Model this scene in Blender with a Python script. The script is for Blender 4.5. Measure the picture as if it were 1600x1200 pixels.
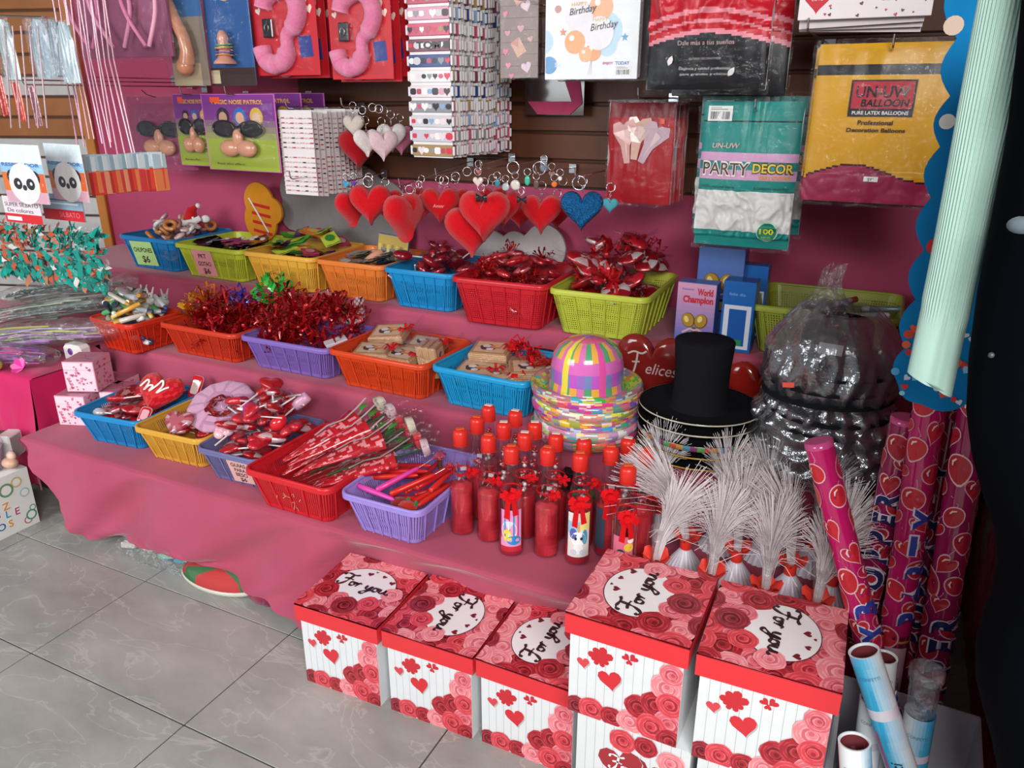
import bpy, math, random
from mathutils import Vector, Matrix, geometry, noise
random.seed(11)
pi = math.pi
SC = bpy.context.scene
COL = SC.collection
for o in list(bpy.data.objects): bpy.data.objects.remove(o)

# ---------------------------------------------------------------- camera, world, lights, exposure
FPX = 1200.0
PITCH = math.atan(450/1200.0); YAW = math.radians(26.25); CH = 1.5
cam = bpy.data.cameras.new('camera'); cam.sensor_width = 36.0; cam.lens = 36.0*FPX/1600.0
cam.clip_start = 0.02
camo = bpy.data.objects.new('camera', cam); COL.objects.link(camo)
camo.location = (0, 0, CH); camo.rotation_euler = (pi/2 - PITCH, 0, YAW)
SC.camera = camo
W = bpy.data.worlds.new('world'); SC.world = W; W.use_nodes = True
W.node_tree.nodes['Background'].inputs[0].default_value = (0.86, 0.93, 1.0, 1)
W.node_tree.nodes['Background'].inputs[1].default_value = 0.24
def area(name, loc, target, sx, sy, power, col=(1, 1, 1)):
    l = bpy.data.lights.new(name, 'AREA'); l.shape = 'RECTANGLE'; l.size = sx; l.size_y = sy
    l.energy = power; l.color = col
    o = bpy.data.objects.new(name, l); COL.objects.link(o); o.location = loc
    o.rotation_euler = (Vector(target)-Vector(loc)).to_track_quat('-Z', 'Y').to_euler()
    return o
area('daylight_doorway', (0.72, -1.0, 2.5), (-0.8, 1.7, 0.5), 1.7, 1.2, 140, (1.0, 0.985, 0.96))
ls_ = area('left_fill', (-3.0, -1.5, 2.1), (-3.0, 2.3, 0.7), 2.0, 1.4, 36, (0.93, 0.97, 1.0)); ls_.data.spread = math.radians(110)  # unseen lamp added to brighten the left side, spread narrowed to spare the right
SC.view_settings.view_transform = 'Standard'; SC.view_settings.look = 'None'
SC.view_settings.gamma = 1.0; SC.view_settings.exposure = 0.36
SC.view_settings.use_curve_mapping = False
SC.cycles.max_bounces = 8; SC.cycles.transparent_max_bounces = 24
SC.cycles.transmission_bounces = 6; SC.cycles.glossy_bounces = 3; SC.cycles.diffuse_bounces = 3

# pixel (1600x1200 frame) to a point on a plane of the room
_F = Vector((-math.sin(YAW)*math.cos(PITCH), math.cos(YAW)*math.cos(PITCH), -math.sin(PITCH)))
_R = Vector((math.cos(YAW), math.sin(YAW), 0)); _U = _R.cross(_F); _C = Vector((0, 0, CH))
def ray(x, y): return _F*FPX + _R*(x-800) - _U*(y-600)
def onz(x, y, z): d = ray(x, y); return _C + d*((z-CH)/d.z)
def ony(x, y, Y): d = ray(x, y); return _C + d*(Y/d.y)
def onx(x, y, X): d = ray(x, y); return _C + d*(X/d.x)

# ---------------------------------------------------------------- colour and materials
def hx(s, k=1.0):
    if not isinstance(s, str): return tuple(s)
    s = s.lstrip('#'); v = [int(s[i:i+2], 16)/255 for i in (0, 2, 4)]
    return tuple((c/12.92 if c <= 0.04045 else ((c+0.055)/1.055)**2.4)*k for c in v)
def mix(a, b, t): a, b = hx(a), hx(b); return tuple(a[i]*(1-t)+b[i]*t for i in range(3))
MATS = {}
def mat(name, rough=0.5, metal=0.0, spec=0.5, coat=0.0, bump=None, vary=0.06, vscale=30, sheen=0, clear=None, base=None, trans=0.0, ior=1.45, haze=0.02, edge=0.4):
    """every surface reads its own colour from the mesh attribute Col, broken up by a little noise"""
    if name in MATS: return MATS[name]
    m = bpy.data.materials.new(name); m.use_nodes = True; nt = m.node_tree; N = nt.nodes; L = nt.links
    bs = N['Principled BSDF']
    at = N.new('ShaderNodeAttribute'); at.attribute_name = 'Col'
    tc = N.new('ShaderNodeTexCoord')
    nz = N.new('ShaderNodeTexNoise'); nz.inputs['Scale'].default_value = vscale; nz.inputs['Detail'].default_value = 4
    L.new(tc.outputs['Object'], nz.inputs['Vector'])
    mr = N.new('ShaderNodeMapRange'); mr.inputs[3].default_value = 1-vary*2; mr.inputs[4].default_value = 1+vary*2
    L.new(nz.outputs['Fac'], mr.inputs[0])
    mx = N.new('ShaderNodeVectorMath'); mx.operation = 'SCALE'
    L.new(at.outputs['Color'], mx.inputs[0]); L.new(mr.outputs[0], mx.inputs['Scale'])
    L.new(mx.outputs[0], bs.inputs['Base Color'])
    bs.inputs['Roughness'].default_value = rough; bs.inputs['Metallic'].default_value = metal
    bs.inputs['Specular IOR Level'].default_value = spec
    bs.inputs['Coat Weight'].default_value = coat; bs.inputs['Coat Roughness'].default_value = 0.08
    bs.inputs['IOR'].default_value = ior
    bs.inputs['Transmission Weight'].default_value = trans
    if sheen:
        bs.inputs['Sheen Weight'].default_value = sheen; bs.inputs['Sheen Roughness'].default_value = 0.4
    if bump:
        sc, st, dist = bump
        b = N.new('ShaderNodeBump'); b.inputs['Strength'].default_value = st; b.inputs['Distance'].default_value = dist
        n2 = N.new('ShaderNodeTexNoise'); n2.inputs['Scale'].default_value = sc; n2.inputs['Detail'].default_value = 5
        L.new(tc.outputs['Object'], n2.inputs['Vector']); L.new(n2.outputs['Fac'], b.inputs['Height'])
        L.new(b.outputs[0], bs.inputs['Normal'])
    if clear is not None:                       # thin clear film: mostly see-through, glossy creases
        out = [n for n in N if n.type == 'OUTPUT_MATERIAL'][0]
        tr = N.new('ShaderNodeBsdfTransparent'); ms = N.new('ShaderNodeMixShader'); m2 = N.new('ShaderNodeMixShader')
        tr.inputs[0].default_value = (0.96, 0.96, 0.97, 1)
        gl = N.new('ShaderNodeBsdfGlossy'); gl.inputs['Roughness'].default_value = rough; gl.inputs['Color'].default_value = (1, 1, 1, 1)
        df = N.new('ShaderNodeBsdfDiffuse'); L.new(mx.outputs[0], df.inputs[0])
        fr = N.new('ShaderNodeLayerWeight'); fr.inputs[0].default_value = 0.3
        ad = N.new('ShaderNodeMath'); ad.operation = 'MULTIPLY_ADD'; ad.inputs[1].default_value = edge; ad.inputs[2].default_value = clear
        ad.use_clamp = True; m2.inputs[0].default_value = haze
        if bump: L.new(b.outputs[0], fr.inputs['Normal']); L.new(b.outputs[0], gl.inputs['Normal'])
        L.new(fr.outputs['Facing'], ad.inputs[0]); L.new(ad.outputs[0], ms.inputs[0])
        L.new(tr.outputs[0], m2.inputs[1]); L.new(df.outputs[0], m2.inputs[2])
        L.new(m2.outputs[0], ms.inputs[1]); L.new(gl.outputs[0], ms.inputs[2]); L.new(ms.outputs[0], out.inputs[0])
    MATS[name] = m
    return m
M_paper = mat('printed_card', rough=0.38, spec=0.4, coat=0.25, vary=0.02)
M_matte = mat('matte', rough=0.8, spec=0.25)
M_plast = mat('plastic', rough=0.32, spec=0.5, vary=0.02)
M_gloss = mat('gloss', rough=0.12, spec=0.6, coat=0.4, vary=0.02)
M_foil = mat('foil', rough=0.2, metal=0.3, spec=0.8, coat=0.5, bump=(60, 0.5, 0.004), vary=0.1)
M_metal = mat('metal', rough=0.22, metal=1.0, vary=0.03)
M_cloth = mat('cloth', rough=0.85, spec=0.15, bump=(350, 0.25, 0.001), sheen=0.3, vary=0.05, vscale=6)
M_plush = mat('plush', rough=0.95, spec=0.1, bump=(500, 0.8, 0.004), sheen=0.35, vary=0.1, vscale=120)
M_clear = mat('clear_film', rough=0.11, bump=(16, 1.0, 0.03), clear=0.015, haze=0.0, edge=0.13)
M_haze = mat('cloudy_film', rough=0.2, bump=(18, 1.0, 0.06), clear=0.08, haze=0.07, edge=0.3)
M_glass = mat('clear_glass', rough=0.05, clear=0.02, vary=0.0, haze=0.0, edge=0.3)
M_skin = mat('soft_rubber', rough=0.25, spec=0.5, coat=0.3, vary=0.03)
M_sequin = mat('sequins', rough=0.25, metal=0.8, bump=(180, 1.0, 0.01), vary=0.35, vscale=160)
M_felt = mat('felt', rough=0.9, spec=0.1, vary=0.05)
M_bagfilm = mat('bag_film', rough=0.16, bump=(9, 1.0, 0.03), clear=0.13, haze=0.08, edge=0.5)

def mat_basket(name, kind):
    """moulded plastic wall pierced by fine slots ('slots') or a square mesh ('mesh'); u, v in metres along the wall"""
    m = mat(name, rough=0.32, spec=0.45, vary=0.02); nt = m.node_tree; N = nt.nodes; L = nt.links
    if nt.nodes.get('uvm'): return m
    uv = N.new('ShaderNodeUVMap'); uv.name = 'uvm'; uv.uv_map = 'UVMap'
    sp = N.new('ShaderNodeSeparateXYZ'); L.new(uv.outputs[0], sp.inputs[0])
    def math_(op, a, b=None):
        n = N.new('ShaderNodeMath'); n.operation = op
        for i, x in enumerate((a, b)):
            if x is None: continue
            if isinstance(x, (int, float)): n.inputs[i].default_value = x
            else: L.new(x, n.inputs[i])
        return n.outputs[0]
    def band(src, period, duty):
        return math_('LESS_THAN', math_('FRACT', math_('DIVIDE', src, period)), duty)
    if kind == 'slots': h = band(sp.outputs[0], 0.0075, 0.36)
    else: h = math_('MULTIPLY', band(sp.outputs[0], 0.0075, 0.52), band(sp.outputs[1], 0.0075, 0.52))
    lo = math_('GREATER_THAN', sp.outputs[1], 0.012); hi = math_('LESS_THAN', sp.outputs[1], 0.100 if kind == 'slots' else 0.125)
    fac = math_('MULTIPLY', h, math_('MULTIPLY', lo, hi))
    out = [n for n in N if n.type == 'OUTPUT_MATERIAL'][0]
    tr = N.new('ShaderNodeBsdfTransparent'); ms = N.new('ShaderNodeMixShader')
    L.new(fac, ms.inputs[0]); L.new(N['Principled BSDF'].outputs[0], ms.inputs[1]); L.new(tr.outputs[0], ms.inputs[2])
    L.new(ms.outputs[0], out.inputs[0])
    return m
M_slots = mat_basket('basket_slotted', 'slots'); M_mesh = mat_basket('basket_meshed', 'mesh')

# ---------------------------------------------------------------- mesh builder
_TXT = {}
def text_mesh(s, bold=0.0):
    k = (s, bold)
    if k not in _TXT:
        c = bpy.data.curves.new('lettering', 'FONT'); c.body = s; c.size = 1.0; c.resolution_u = 3; c.offset = bold
        o = bpy.data.objects.new('lettering', c); COL.objects.link(o)
        dg = bpy.context.evaluated_depsgraph_get(); dg.update()
        me = bpy.data.meshes.new_from_object(o.evaluated_get(dg))
        vs = [(v.co.x, v.co.y) for v in me.vertices]; fs = [tuple(p.vertices) for p in me.polygons]
        bpy.data.objects.remove(o); bpy.data.curves.remove(c); bpy.data.meshes.remove(me)
        x0 = min(v[0] for v in vs); x1 = max(v[0] for v in vs); y0 = min(v[1] for v in vs); y1 = max(v[1] for v in vs)
        _TXT[k] = (vs, fs, x0, x1, y0, y1)
    return _TXT[k]
def heart2(n=28, s=1.0):
    r = []
    for i in range(n):
        t = 2*pi*i/n
        r.append((s*0.5*math.sin(t)**3*1.0, s*(0.40625*math.cos(t)-0.15625*math.cos(2*t)-0.0625*math.cos(3*t)-0.03125*math.cos(4*t))*1.05+0.03*s))
    return r[::-1]
def circ2(r=1.0, n=24, ry=None, ph=0, wob=0, wn=5):
    ry = r if ry is None else ry
    return [((1+wob*math.sin(wn*2*pi*i/n))*r*math.cos(2*pi*i/n+ph), (1+wob*math.sin(wn*2*pi*i/n))*ry*math.sin(2*pi*i/n+ph)) for i in range(n)]
def rrect(w, h, r, n=4):
    pts = []
    for cx, cy, a0 in ((w/2-r, h/2-r, 0), (-w/2+r, h/2-r, pi/2), (-w/2+r, -h/2+r, pi), (w/2-r, -h/2+r, 1.5*pi)):
        for i in range(n+1):
            a = a0+pi/2*i/n; pts.append((cx+r*math.cos(a), cy+r*math.sin(a)))
    return pts
def clip_rect(pts, x0, y0, x1, y1):
    def cl(ps, f, inter):
        out = []
        for i in range(len(ps)):
            a, b = ps[i-1], ps[i]; fa, fb = f(a), f(b)
            if fb:
                if not fa: out.append(inter(a, b))
                out.append(b)
            elif fa: out.append(inter(a, b))
        return out
    def ix(X): return lambda a, b: (X, a[1]+(b[1]-a[1])*(X-a[0])/(b[0]-a[0]))
    def iy(Y): return lambda a, b: (a[0]+(b[0]-a[0])*(Y-a[1])/(b[1]-a[1]), Y)
    for f, g in ((lambda p: p[0] >= x0, ix(x0)), (lambda p: p[0] <= x1, ix(x1)), (lambda p: p[1] >= y0, iy(y0)), (lambda p: p[1] <= y1, iy(y1))):
        if not pts: break
        pts = cl(pts, f, g)
    return pts

class MB:
    def __init__(s, mat=None):
        s.v = []; s.f = []; s.c = []; s.m = []; s.s = []; s.uv = {}; s.mats = []; s.cur = mat or M_plast; s.M = Matrix.Identity(4); s.st = []; s.warp = None
    def push(s, m): s.st.append(s.M); s.M = s.M @ m; return s
    def pop(s): s.M = s.st.pop()
    def mi(s, m):
        m = m or s.cur
        if m not in s.mats: s.mats.append(m)
        return s.mats.index(m)
    def add(s, vs, fs, col, m=None, smooth=False, uvs=None):
        b = len(s.v); M = s.M
        if s.warp: s.v += [tuple(Vector(s.warp(*(M @ Vector(p))))) for p in vs]
        else: s.v += [tuple(M @ Vector(p)) for p in vs]
        flip = M.to_3x3().determinant() < 0
        k = s.mi(m); one = not callable(col) and not (isinstance(col, list))
        c0 = hx(col) if one else None
        for i, f in enumerate(fs):
            ff = tuple(b+j for j in f)
            if flip: ff = ff[::-1]
            if uvs is not None: s.uv[len(s.f)] = [uvs[j] for j in (f[::-1] if flip else f)]
            s.f.append(ff); s.c.append(c0 if one else (hx(col[i]) if isinstance(col, list) else hx(col(i))))
            s.m.append(k); s.s.append(smooth)
    def box(s, c, d, col, m=None, bev=0.0):
        x, y, z = c; a, b, h = d[0]/2, d[1]/2, d[2]/2
        if bev <= 0:
            vs = [(x+i*a, y+j*b, z+k*h) for i in (-1, 1) for j in (-1, 1) for k in (-1, 1)]
            s.add(vs, [(0, 1, 3, 2), (4, 6, 7, 5), (0, 4, 5, 1), (2, 3, 7, 6), (0, 2, 6, 4), (1, 5, 7, 3)], col, m); return
        e = min(bev, a*.9, b*.9, h*.9); vs = []; idx = {}
        for i in (-1, 1):
            for j in (-1, 1):
                for k in (-1, 1):
                    for ax in range(3):
                        p = [x+i*(a-e), y+j*(b-e), z+k*(h-e)]
                        p[ax] += (i, j, k)[ax]*e; idx[(i, j, k, ax)] = len(vs); vs.append(tuple(p))
        F = []
        for ax in range(3):
            o1, o2 = [(1, 2), (2, 0), (0, 1)][ax]
            for sg in (-1, 1):
                q = []
                for (u, w) in ((-1, -1), (1, -1), (1, 1), (-1, 1)):
                    t = [0, 0, 0]; t[ax] = sg; t[o1] = u; t[o2] = w; q.append(idx[(t[0], t[1], t[2], ax)])
                F.append(tuple(q if sg > 0 else q[::-1]))
        for ax in range(3):
            o1, o2 = [(1, 2), (2, 0), (0, 1)][ax]
            for u in (-1, 1):
                for w in (-1, 1):
                    def g(e_, axx):
                        t = [0, 0, 0]; t[ax] = e_; t[o1] = u; t[o2] = w; return idx[(t[0], t[1], t[2], axx)]
                    q = [g(-1, o1), g(1, o1), g(1, o2), g(-1, o2)]
                    F.append(tuple(q if u*w < 0 else q[::-1]))
        for i in (-1, 1):
            for j in (-1, 1):
                for k in (-1, 1):
                    q = [idx[(i, j, k, 0)], idx[(i, j, k, 1)], idx[(i, j, k, 2)]]
                    F.append(tuple(q if i*j*k > 0 else q[::-1]))
        s.add(vs, F, col, m)
    def grid(s, P, col, m=None, smooth=True, cu=False, cv=False, uvs=None):
        """P[i][j] points"""
        n, k = len(P), len(P[0]); vs = [p for r in P for p in r]; F = []; C = []
        fn = callable(col)
        for i in range(n if cu else n-1):
            for j in range(k if cv else k-1):
                a, b = i, (i+1) % n; c, d = j, (j+1) % k
                F.append((a*k+c, b*k+c, b*k+d, a*k+d))
                if fn: C.append(col(i, j))
        s.add(vs, F, C if fn else col, m, smooth, uvs)
    def sheet(s, f, nu, nv, col, m=None, smooth=True):
        s.grid([[tuple(f(i/nu, j/nv)) for j in range(nv+1)] for i in range(nu+1)], col, m, smooth)
    def lathe(s, prof, n=24, col='ffffff', m=None, smooth=True, capb=True, capt=True, sy=1.0):
        P = [[(r*math.cos(2*pi*i/n), sy*r*math.sin(2*pi*i/n), z) for (r, z) in prof] for i in range(n)]
        c = (lambda i, j: col(i, j)) if callable(col) else col
        s.grid(P, c, m, smooth, cu=True)
        cc = col(0, 0) if callable(col) else col; ct = col(0, len(prof)-2) if callable(col) else col
        if capb and prof[0][0] > 1e-5: s.add([(p[0][0], p[0][1], p[0][2]) for p in P], [tuple(range(n))[::-1]], cc, m)
        if capt and prof[-1][0] > 1e-5: s.add([p[-1] for p in P], [tuple(range(n))], ct, m)
    def tube(s, pts, r, n=8, col='ffffff', m=None, closed=False, smooth=True, cap=True, flat=1.0):
        pts = [Vector(p) for p in pts]; N = len(pts); P = []; up = None
        for i, p in enumerate(pts):
            a = pts[(i-1) % N] if (closed or i > 0) else p; b = pts[(i+1) % N] if (closed or i < N-1) else p
            t = (b-a); t = t.normalized() if t.length > 1e-9 else Vector((0, 0, 1))
            if up is None: up = Vector((0, 0, 1)) if abs(t.z) < 0.9 else Vector((1, 0, 0))
            x = t.cross(up); x = x.normalized() if x.length > 1e-6 else Vector((1, 0, 0)); y = x.cross(t).normalized(); up = y
            rr = r[i] if isinstance(r, (list, tuple)) else r
            P.append([tuple(p+x*(rr*math.cos(2*pi*k/n))+y*(rr*flat*math.sin(2*pi*k/n))) for k in range(n)])
        s.grid(P, (lambda i, j: col(i)) if callable(col) else col, m, smooth, cu=closed, cv=True)
        if cap and not closed:
            c0 = col(0) if callable(col) else col; c1 = col(N-2) if callable(col) else col
            s.add(P[0], [tuple(range(n))[::-1]], c0, m); s.add(P[-1], [tuple(range(n))], c1, m)
    def poly(s, pts, z, col, m=None, back=False):
        """flat filled outline in the local x-y plane"""
        if len(pts) < 3: return
        vs = [Vector((p[0], p[1], z)) for p in pts]
        tr = geometry.tessellate_polygon([vs]); F = []
        for a, b, c in tr:
            cr = (vs[b]-vs[a]).cross(vs[c]-vs[a]).z
            if abs(cr) < 1e-14: continue
            F.append((a, b, c) if cr > 0 else (a, c, b))
        s.add([tuple(v) for v in vs], F, col, m)
    def rect(s, x, y, w, h, z, col, m=None): s.add([(x, y, z), (x+w, y, z), (x+w, y+h, z), (x, y+h, z)], [(0, 1, 2, 3)], col, m)
    def prism(s, pts, z0, z1, col, m=None, side=None, smooth=False):
        n = len(pts); A = sum(pts[i-1][0]*pts[i][1]-pts[i][0]*pts[i-1][1] for i in range(n))
        if A < 0: pts = pts[::-1]
        s.poly(pts, z1, col, m)
        s.push(Matrix.Translation((0, 0, z0)) @ Matrix.Diagonal((1, 1, -1, 1))); s.poly(pts, 0, col, m); s.pop()
        vs = [(p[0], p[1], z0) for p in pts]+[(p[0], p[1], z1) for p in pts]
        s.add(vs, [(i, (i+1) % n, n+(i+1) % n, n+i) for i in range(n)], side or col, m, smooth)
    def puff(s, pts, th, col, m=None, k=6, both=True, cx=0, cy=0):
        """outline blown up into a cushion of full thickness th; local z is its thickness"""
        n = len(pts); A = sum(pts[i-1][0]*pts[i][1]-pts[i][0]*pts[i-1][1] for i in range(n))
        if A < 0: pts = pts[::-1]
        P = []
        rng = range(-k+1, k) if both else range(0, k)
        for q in rng:
            a = q/k*pi/2; sc = math.cos(a)**0.55; z = math.sin(a)*th/2
            P.append([(cx+(p[0]-cx)*sc, cy+(p[1]-cy)*sc, z) for p in pts])
        s.grid(P, (lambda i, j: col(i, j)) if callable(col) else col, m, True, cv=True)
        c1 = col(0, 0) if callable(col) else col
        top = P[-1]; s.add([(cx, cy, th/2)]+top, [(0, 1+i, 1+(i+1) % n) for i in range(n)], c1, m, True)
        bot = P[0]; s.add([(cx, cy, -th/2 if both else 0)]+bot, [(0, 1+(i+1) % n, 1+i) for i in range(n)], c1, m, True)
    def ball(s, c, r, col, m=None, n=14, k=8):
        rx, ry, rz = r if isinstance(r, (tuple, list)) else (r, r, r)
        s.push(Matrix.Translation(c) @ Matrix.Diagonal((rx, ry, rz, 1)))
        s.lathe([(max(1e-6, math.cos(-pi/2+pi*i/k)), math.sin(-pi/2+pi*i/k)) for i in range(k+1)], n, col, m, capb=False, capt=False); s.pop()
    def text(s, t, x, y, h, z, col, m=None, w=None, bold=0.0, align='l', shear=0.0, rot=0.0):
        vs, fs, x0, x1, y0, y1 = text_mesh(t, bold); k = h/0.73; kx = k if w is None else w/(x1-x0)
        W_ = (x1-x0)*kx; ox = {'l': 0, 'c': -W_/2, 'r': -W_}[align]
        s.push(Matrix.Translation((x, y, z)) @ Matrix.Rotation(rot, 4, 'Z'))
        s.add([(ox+(a-x0)*kx+shear*b*k, b*k, 0) for a, b in vs], fs, col, m); s.pop()
    def stroke(s, pts, w, z, col, m=None):
        """a flat pen stroke; pts are (x, y) or (x, y, width factor)"""
        L_ = []; R_ = []
        for i, p in enumerate(pts):
            a = pts[max(0, i-1)]; b = pts[min(len(pts)-1, i+1)]; dx, dy = b[0]-a[0], b[1]-a[1]; l = math.hypot(dx, dy) or 1
            ww = w/2*(p[2] if len(p) > 2 else 1); nx, ny = -dy/l*ww, dx/l*ww
            L_.append((p[0]+nx, p[1]+ny, z)); R_.append((p[0]-nx, p[1]-ny, z))
        n = len(pts); s.add(R_+L_, [(i, i+1, n+i+1, n+i) for i in range(n-1)], col, m)
    def build(s, name, parent=None, loc=None, rot=None):
        me = bpy.data.meshes.new(name)
        me.from_pydata(s.v, [], s.f)
        for m in s.mats: me.materials.append(m)
        me.polygons.foreach_set('material_index', s.m); me.polygons.foreach_set('use_smooth', s.s)
        ca = me.color_attributes.new('Col', 'FLOAT_COLOR', 'CORNER'); buf = []
        for f, c in zip(s.f, s.c): buf += [c[0], c[1], c[2], 1.0]*len(f)
        ca.data.foreach_set('color', buf)
        if s.uv:
            ul = me.uv_layers.new(name='UVMap'); buf = []
            for i, f in enumerate(s.f):
                u = s.uv.get(i)
                for j in range(len(f)): buf += list(u[j]) if u else [0.0, 0.0]
            ul.data.foreach_set('uv', buf)
        me.update()
        o = bpy.data.objects.new(name, me); COL.objects.link(o)
        if parent is not None: o.parent = parent
        if loc is not None: o.location = loc
        if rot is not None: o.rotation_euler = rot
        return o
def T(x, y, z): return Matrix.Translation((x, y, z))
def RX(a): return Matrix.Rotation(a, 4, 'X')
def RY(a): return Matrix.Rotation(a, 4, 'Y')
def RZ(a): return Matrix.Rotation(a, 4, 'Z')
def S(x, y, z): return Matrix.Diagonal((x, y, z, 1))
FRONT = RX(pi/2)              # local x-y drawing plane stood upright, facing the camera side (-Y)
def empty(name, label=None, cat=None, loc=(0, 0, 0), rot=(0, 0, 0), group=None):
    o = bpy.data.objects.new(name, None); COL.objects.link(o); o.location = loc; o.rotation_euler = rot
    o.empty_display_size = 0.02
    tag(o, label, cat, group); return o
def tag(o, label=None, cat=None, group=None, kind=None):
    if label: o['label'] = label
    if cat: o['category'] = cat
    if group: o['group'] = group
    if kind: o['kind'] = kind
    return o
def kids(o): return [c for c in bpy.data.objects if c.parent == o]
_k = {}
def dup(root, loc, rot=None, label=None, cat=None, group=None, scale=None):
    if root.name not in _k: _k[root.name] = [(c, kids(c)) for c in kids(root)]
    r = root.copy(); COL.objects.link(r); r.location = loc
    if rot is not None: r.rotation_euler = rot
    if scale is not None: r.scale = scale
    if label: r['label'] = label
    if group: r['group'] = group
    for ch, gs in _k[root.name]:
        c = ch.copy(); COL.objects.link(c); c.parent = r
        for g in gs:
            d = g.copy(); COL.objects.link(d); d.parent = c
    return r
def nz(x, y=0, z=0): return noise.noise(Vector((x, y, z)))
U = random.uniform
# ================================================================ THE SETTING
def st(o): return tag(o, kind='structure')
# floor: grey porcelain tiles with a stone cloud and thin joints
mf = bpy.data.materials.new('floor_tiles'); mf.use_nodes = True; nt = mf.node_tree; N = nt.nodes; L = nt.links
bs = N['Principled BSDF']; tc = N.new('ShaderNodeTexCoord')
n1 = N.new('ShaderNodeTexNoise'); n1.inputs['Scale'].default_value = 1.6; n1.inputs['Detail'].default_value = 9; n1.inputs['Roughness'].default_value = 0.62
mp = N.new('ShaderNodeMapping'); mp.inputs['Scale'].default_value = (1.0, 2.1, 1); mp.inputs['Rotation'].default_value = (0, 0, 0.9)
L.new(tc.outputs['Object'], mp.inputs[0]); L.new(mp.outputs[0], n1.inputs['Vector'])
n2 = N.new('ShaderNodeTexNoise'); n2.inputs['Scale'].default_value = 3.2; n2.inputs['Detail'].default_value = 10; n2.inputs['Distortion'].default_value = 1.2
L.new(mp.outputs[0], n2.inputs['Vector'])
cr = N.new('ShaderNodeValToRGB'); cr.color_ramp.elements[0].position = 0.32; cr.color_ramp.elements[0].color = (*hx('8c8b87'), 1)
cr.color_ramp.elements[1].position = 0.7; cr.color_ramp.elements[1].color = (*hx('b6b4af'), 1)
L.new(n1.outputs['Fac'], cr.inputs[0])
vr = N.new('ShaderNodeValToRGB'); e = vr.color_ramp.elements; e[0].position = 0.485; e[0].color = (0, 0, 0, 1); e[1].position = 0.5; e[1].color = (1, 1, 1, 1)
e2 = e.new(0.515); e2.color = (0, 0, 0, 1)
L.new(n2.outputs['Fac'], vr.inputs[0])
mm = N.new('ShaderNodeMix'); mm.data_type = 'RGBA'; mm.inputs[7].default_value = (*hx('d0cfcb'), 1)
vk = N.new('ShaderNodeMath'); vk.operation = 'MULTIPLY'; vk.inputs[1].default_value = 0.35
L.new(vr.outputs[0], vk.inputs[0]); L.new(vk.outputs[0], mm.inputs[0]); L.new(cr.outputs[0], mm.inputs[6])
L.new(mm.outputs[2], bs.inputs['Base Color']); bs.inputs['Roughness'].default_value = 0.38
b = MB(mf)
xs = [-5.3, -4.475, -3.865, -3.255, -2.645, -2.035, -1.425, -0.815, -0.205, 0.405, 1.015, 1.6]
ys = [-1.6, -0.22, 0.17, 0.56, 1.0, 1.39, 1.78, 2.17, 2.56, 3.0]
for i in range(len(xs)-1):
    for j in range(len(ys)-1):
        b.box(((xs[i]+xs[i+1])/2, (ys[j]+ys[j+1])/2, -0.005), (xs[i+1]-xs[i]-0.004, ys[j+1]-ys[j]-0.004, 0.01), 'ffffff', bev=0.0008)
M_grout = mat('grout', rough=0.9)
b.box((-1.85, 0.7, -0.012), (6.9, 4.6, 0.018), '3c3e3e', M_grout)
b.build('floor'); st(bpy.data.objects['floor'])
# back wall: painted pink below, brown slatted board above
WY = 2.80
M_paint = mat('pink_paint', rough=0.55, spec=0.35, bump=(8, 0.3, 0.01), vary=0.08, vscale=3)
M_rough = mat('rough_pink_plaster', rough=0.8, bump=(28, 1.0, 0.02), vary=0.22, vscale=22)
M_wood = mat('slat_board', rough=0.5, spec=0.4, vary=0.12, vscale=9)
PINK = 'b8486c'
b = MB(M_paint); b.box((-1.9, WY+0.05, 1.3), (6.6, 0.1, 2.8), PINK); st(b.build('wall_back'))
b = MB(M_wood)
z = 1.175
b.box((-1.02, WY-0.006, 1.95), (2.76, 0.012, 1.56), '3a1d10')
while z < 2.6:
    b.box((-1.02, WY-0.018, z+0.0475), (2.76, 0.016, 0.091), '5c321c', bev=0.004); z += 0.1
st(b.build('wall_upper'))
# left wall: pale slatted board with an orange-brown edge strip
b = MB(M_wood); LX = -3.83
b.push(T(LX, WY-0.02, 0) @ RZ(0.33))
z = 0.0
b.box((-0.9, 0.012, 1.3), (1.8, 0.012, 2.6), '5b3a26')
while z < 2.6:
    c = 'a2683a' if (1.22 < z < 1.42 or z > 1.6) else 'c7c6c2'
    b.box((-0.9, 0.0, z+0.047), (1.79, 0.016, 0.088), c, bev=0.004); z += 0.1
b.pop(); st(b.build('wall_left'))
b = MB(M_wood); b.push(T(LX, WY-0.02, 0) @ RZ(0.33)); b.box((0.02, -0.005, 1.3), (0.05, 0.03, 2.6), 'c07a34', bev=0.004); b.pop(); st(b.build('trim_1'))
b = MB(M_rough); b.box((0.43, 2.0, 1.3), (0.1, 1.75, 2.7), 'b0486a')
b.sheet(lambda u, v: (0.375+0.006*nz(u*22, v*34)+0.004*nz(u*60, v*80, 3), 1.13+u*1.65, v*2.6), 70, 90, lambda i, j: mix('b0486a', '8c8070', max(0, min(1, (nz(i*0.11, j*0.09, 5)-0.28)*5))))
st(b.build('wall_right'))
b = MB(M_matte); b.box((-1.85, 0.9, 2.68), (6.9, 4.4, 0.08), '8f8b86'); st(b.build('ceiling'))

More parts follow.
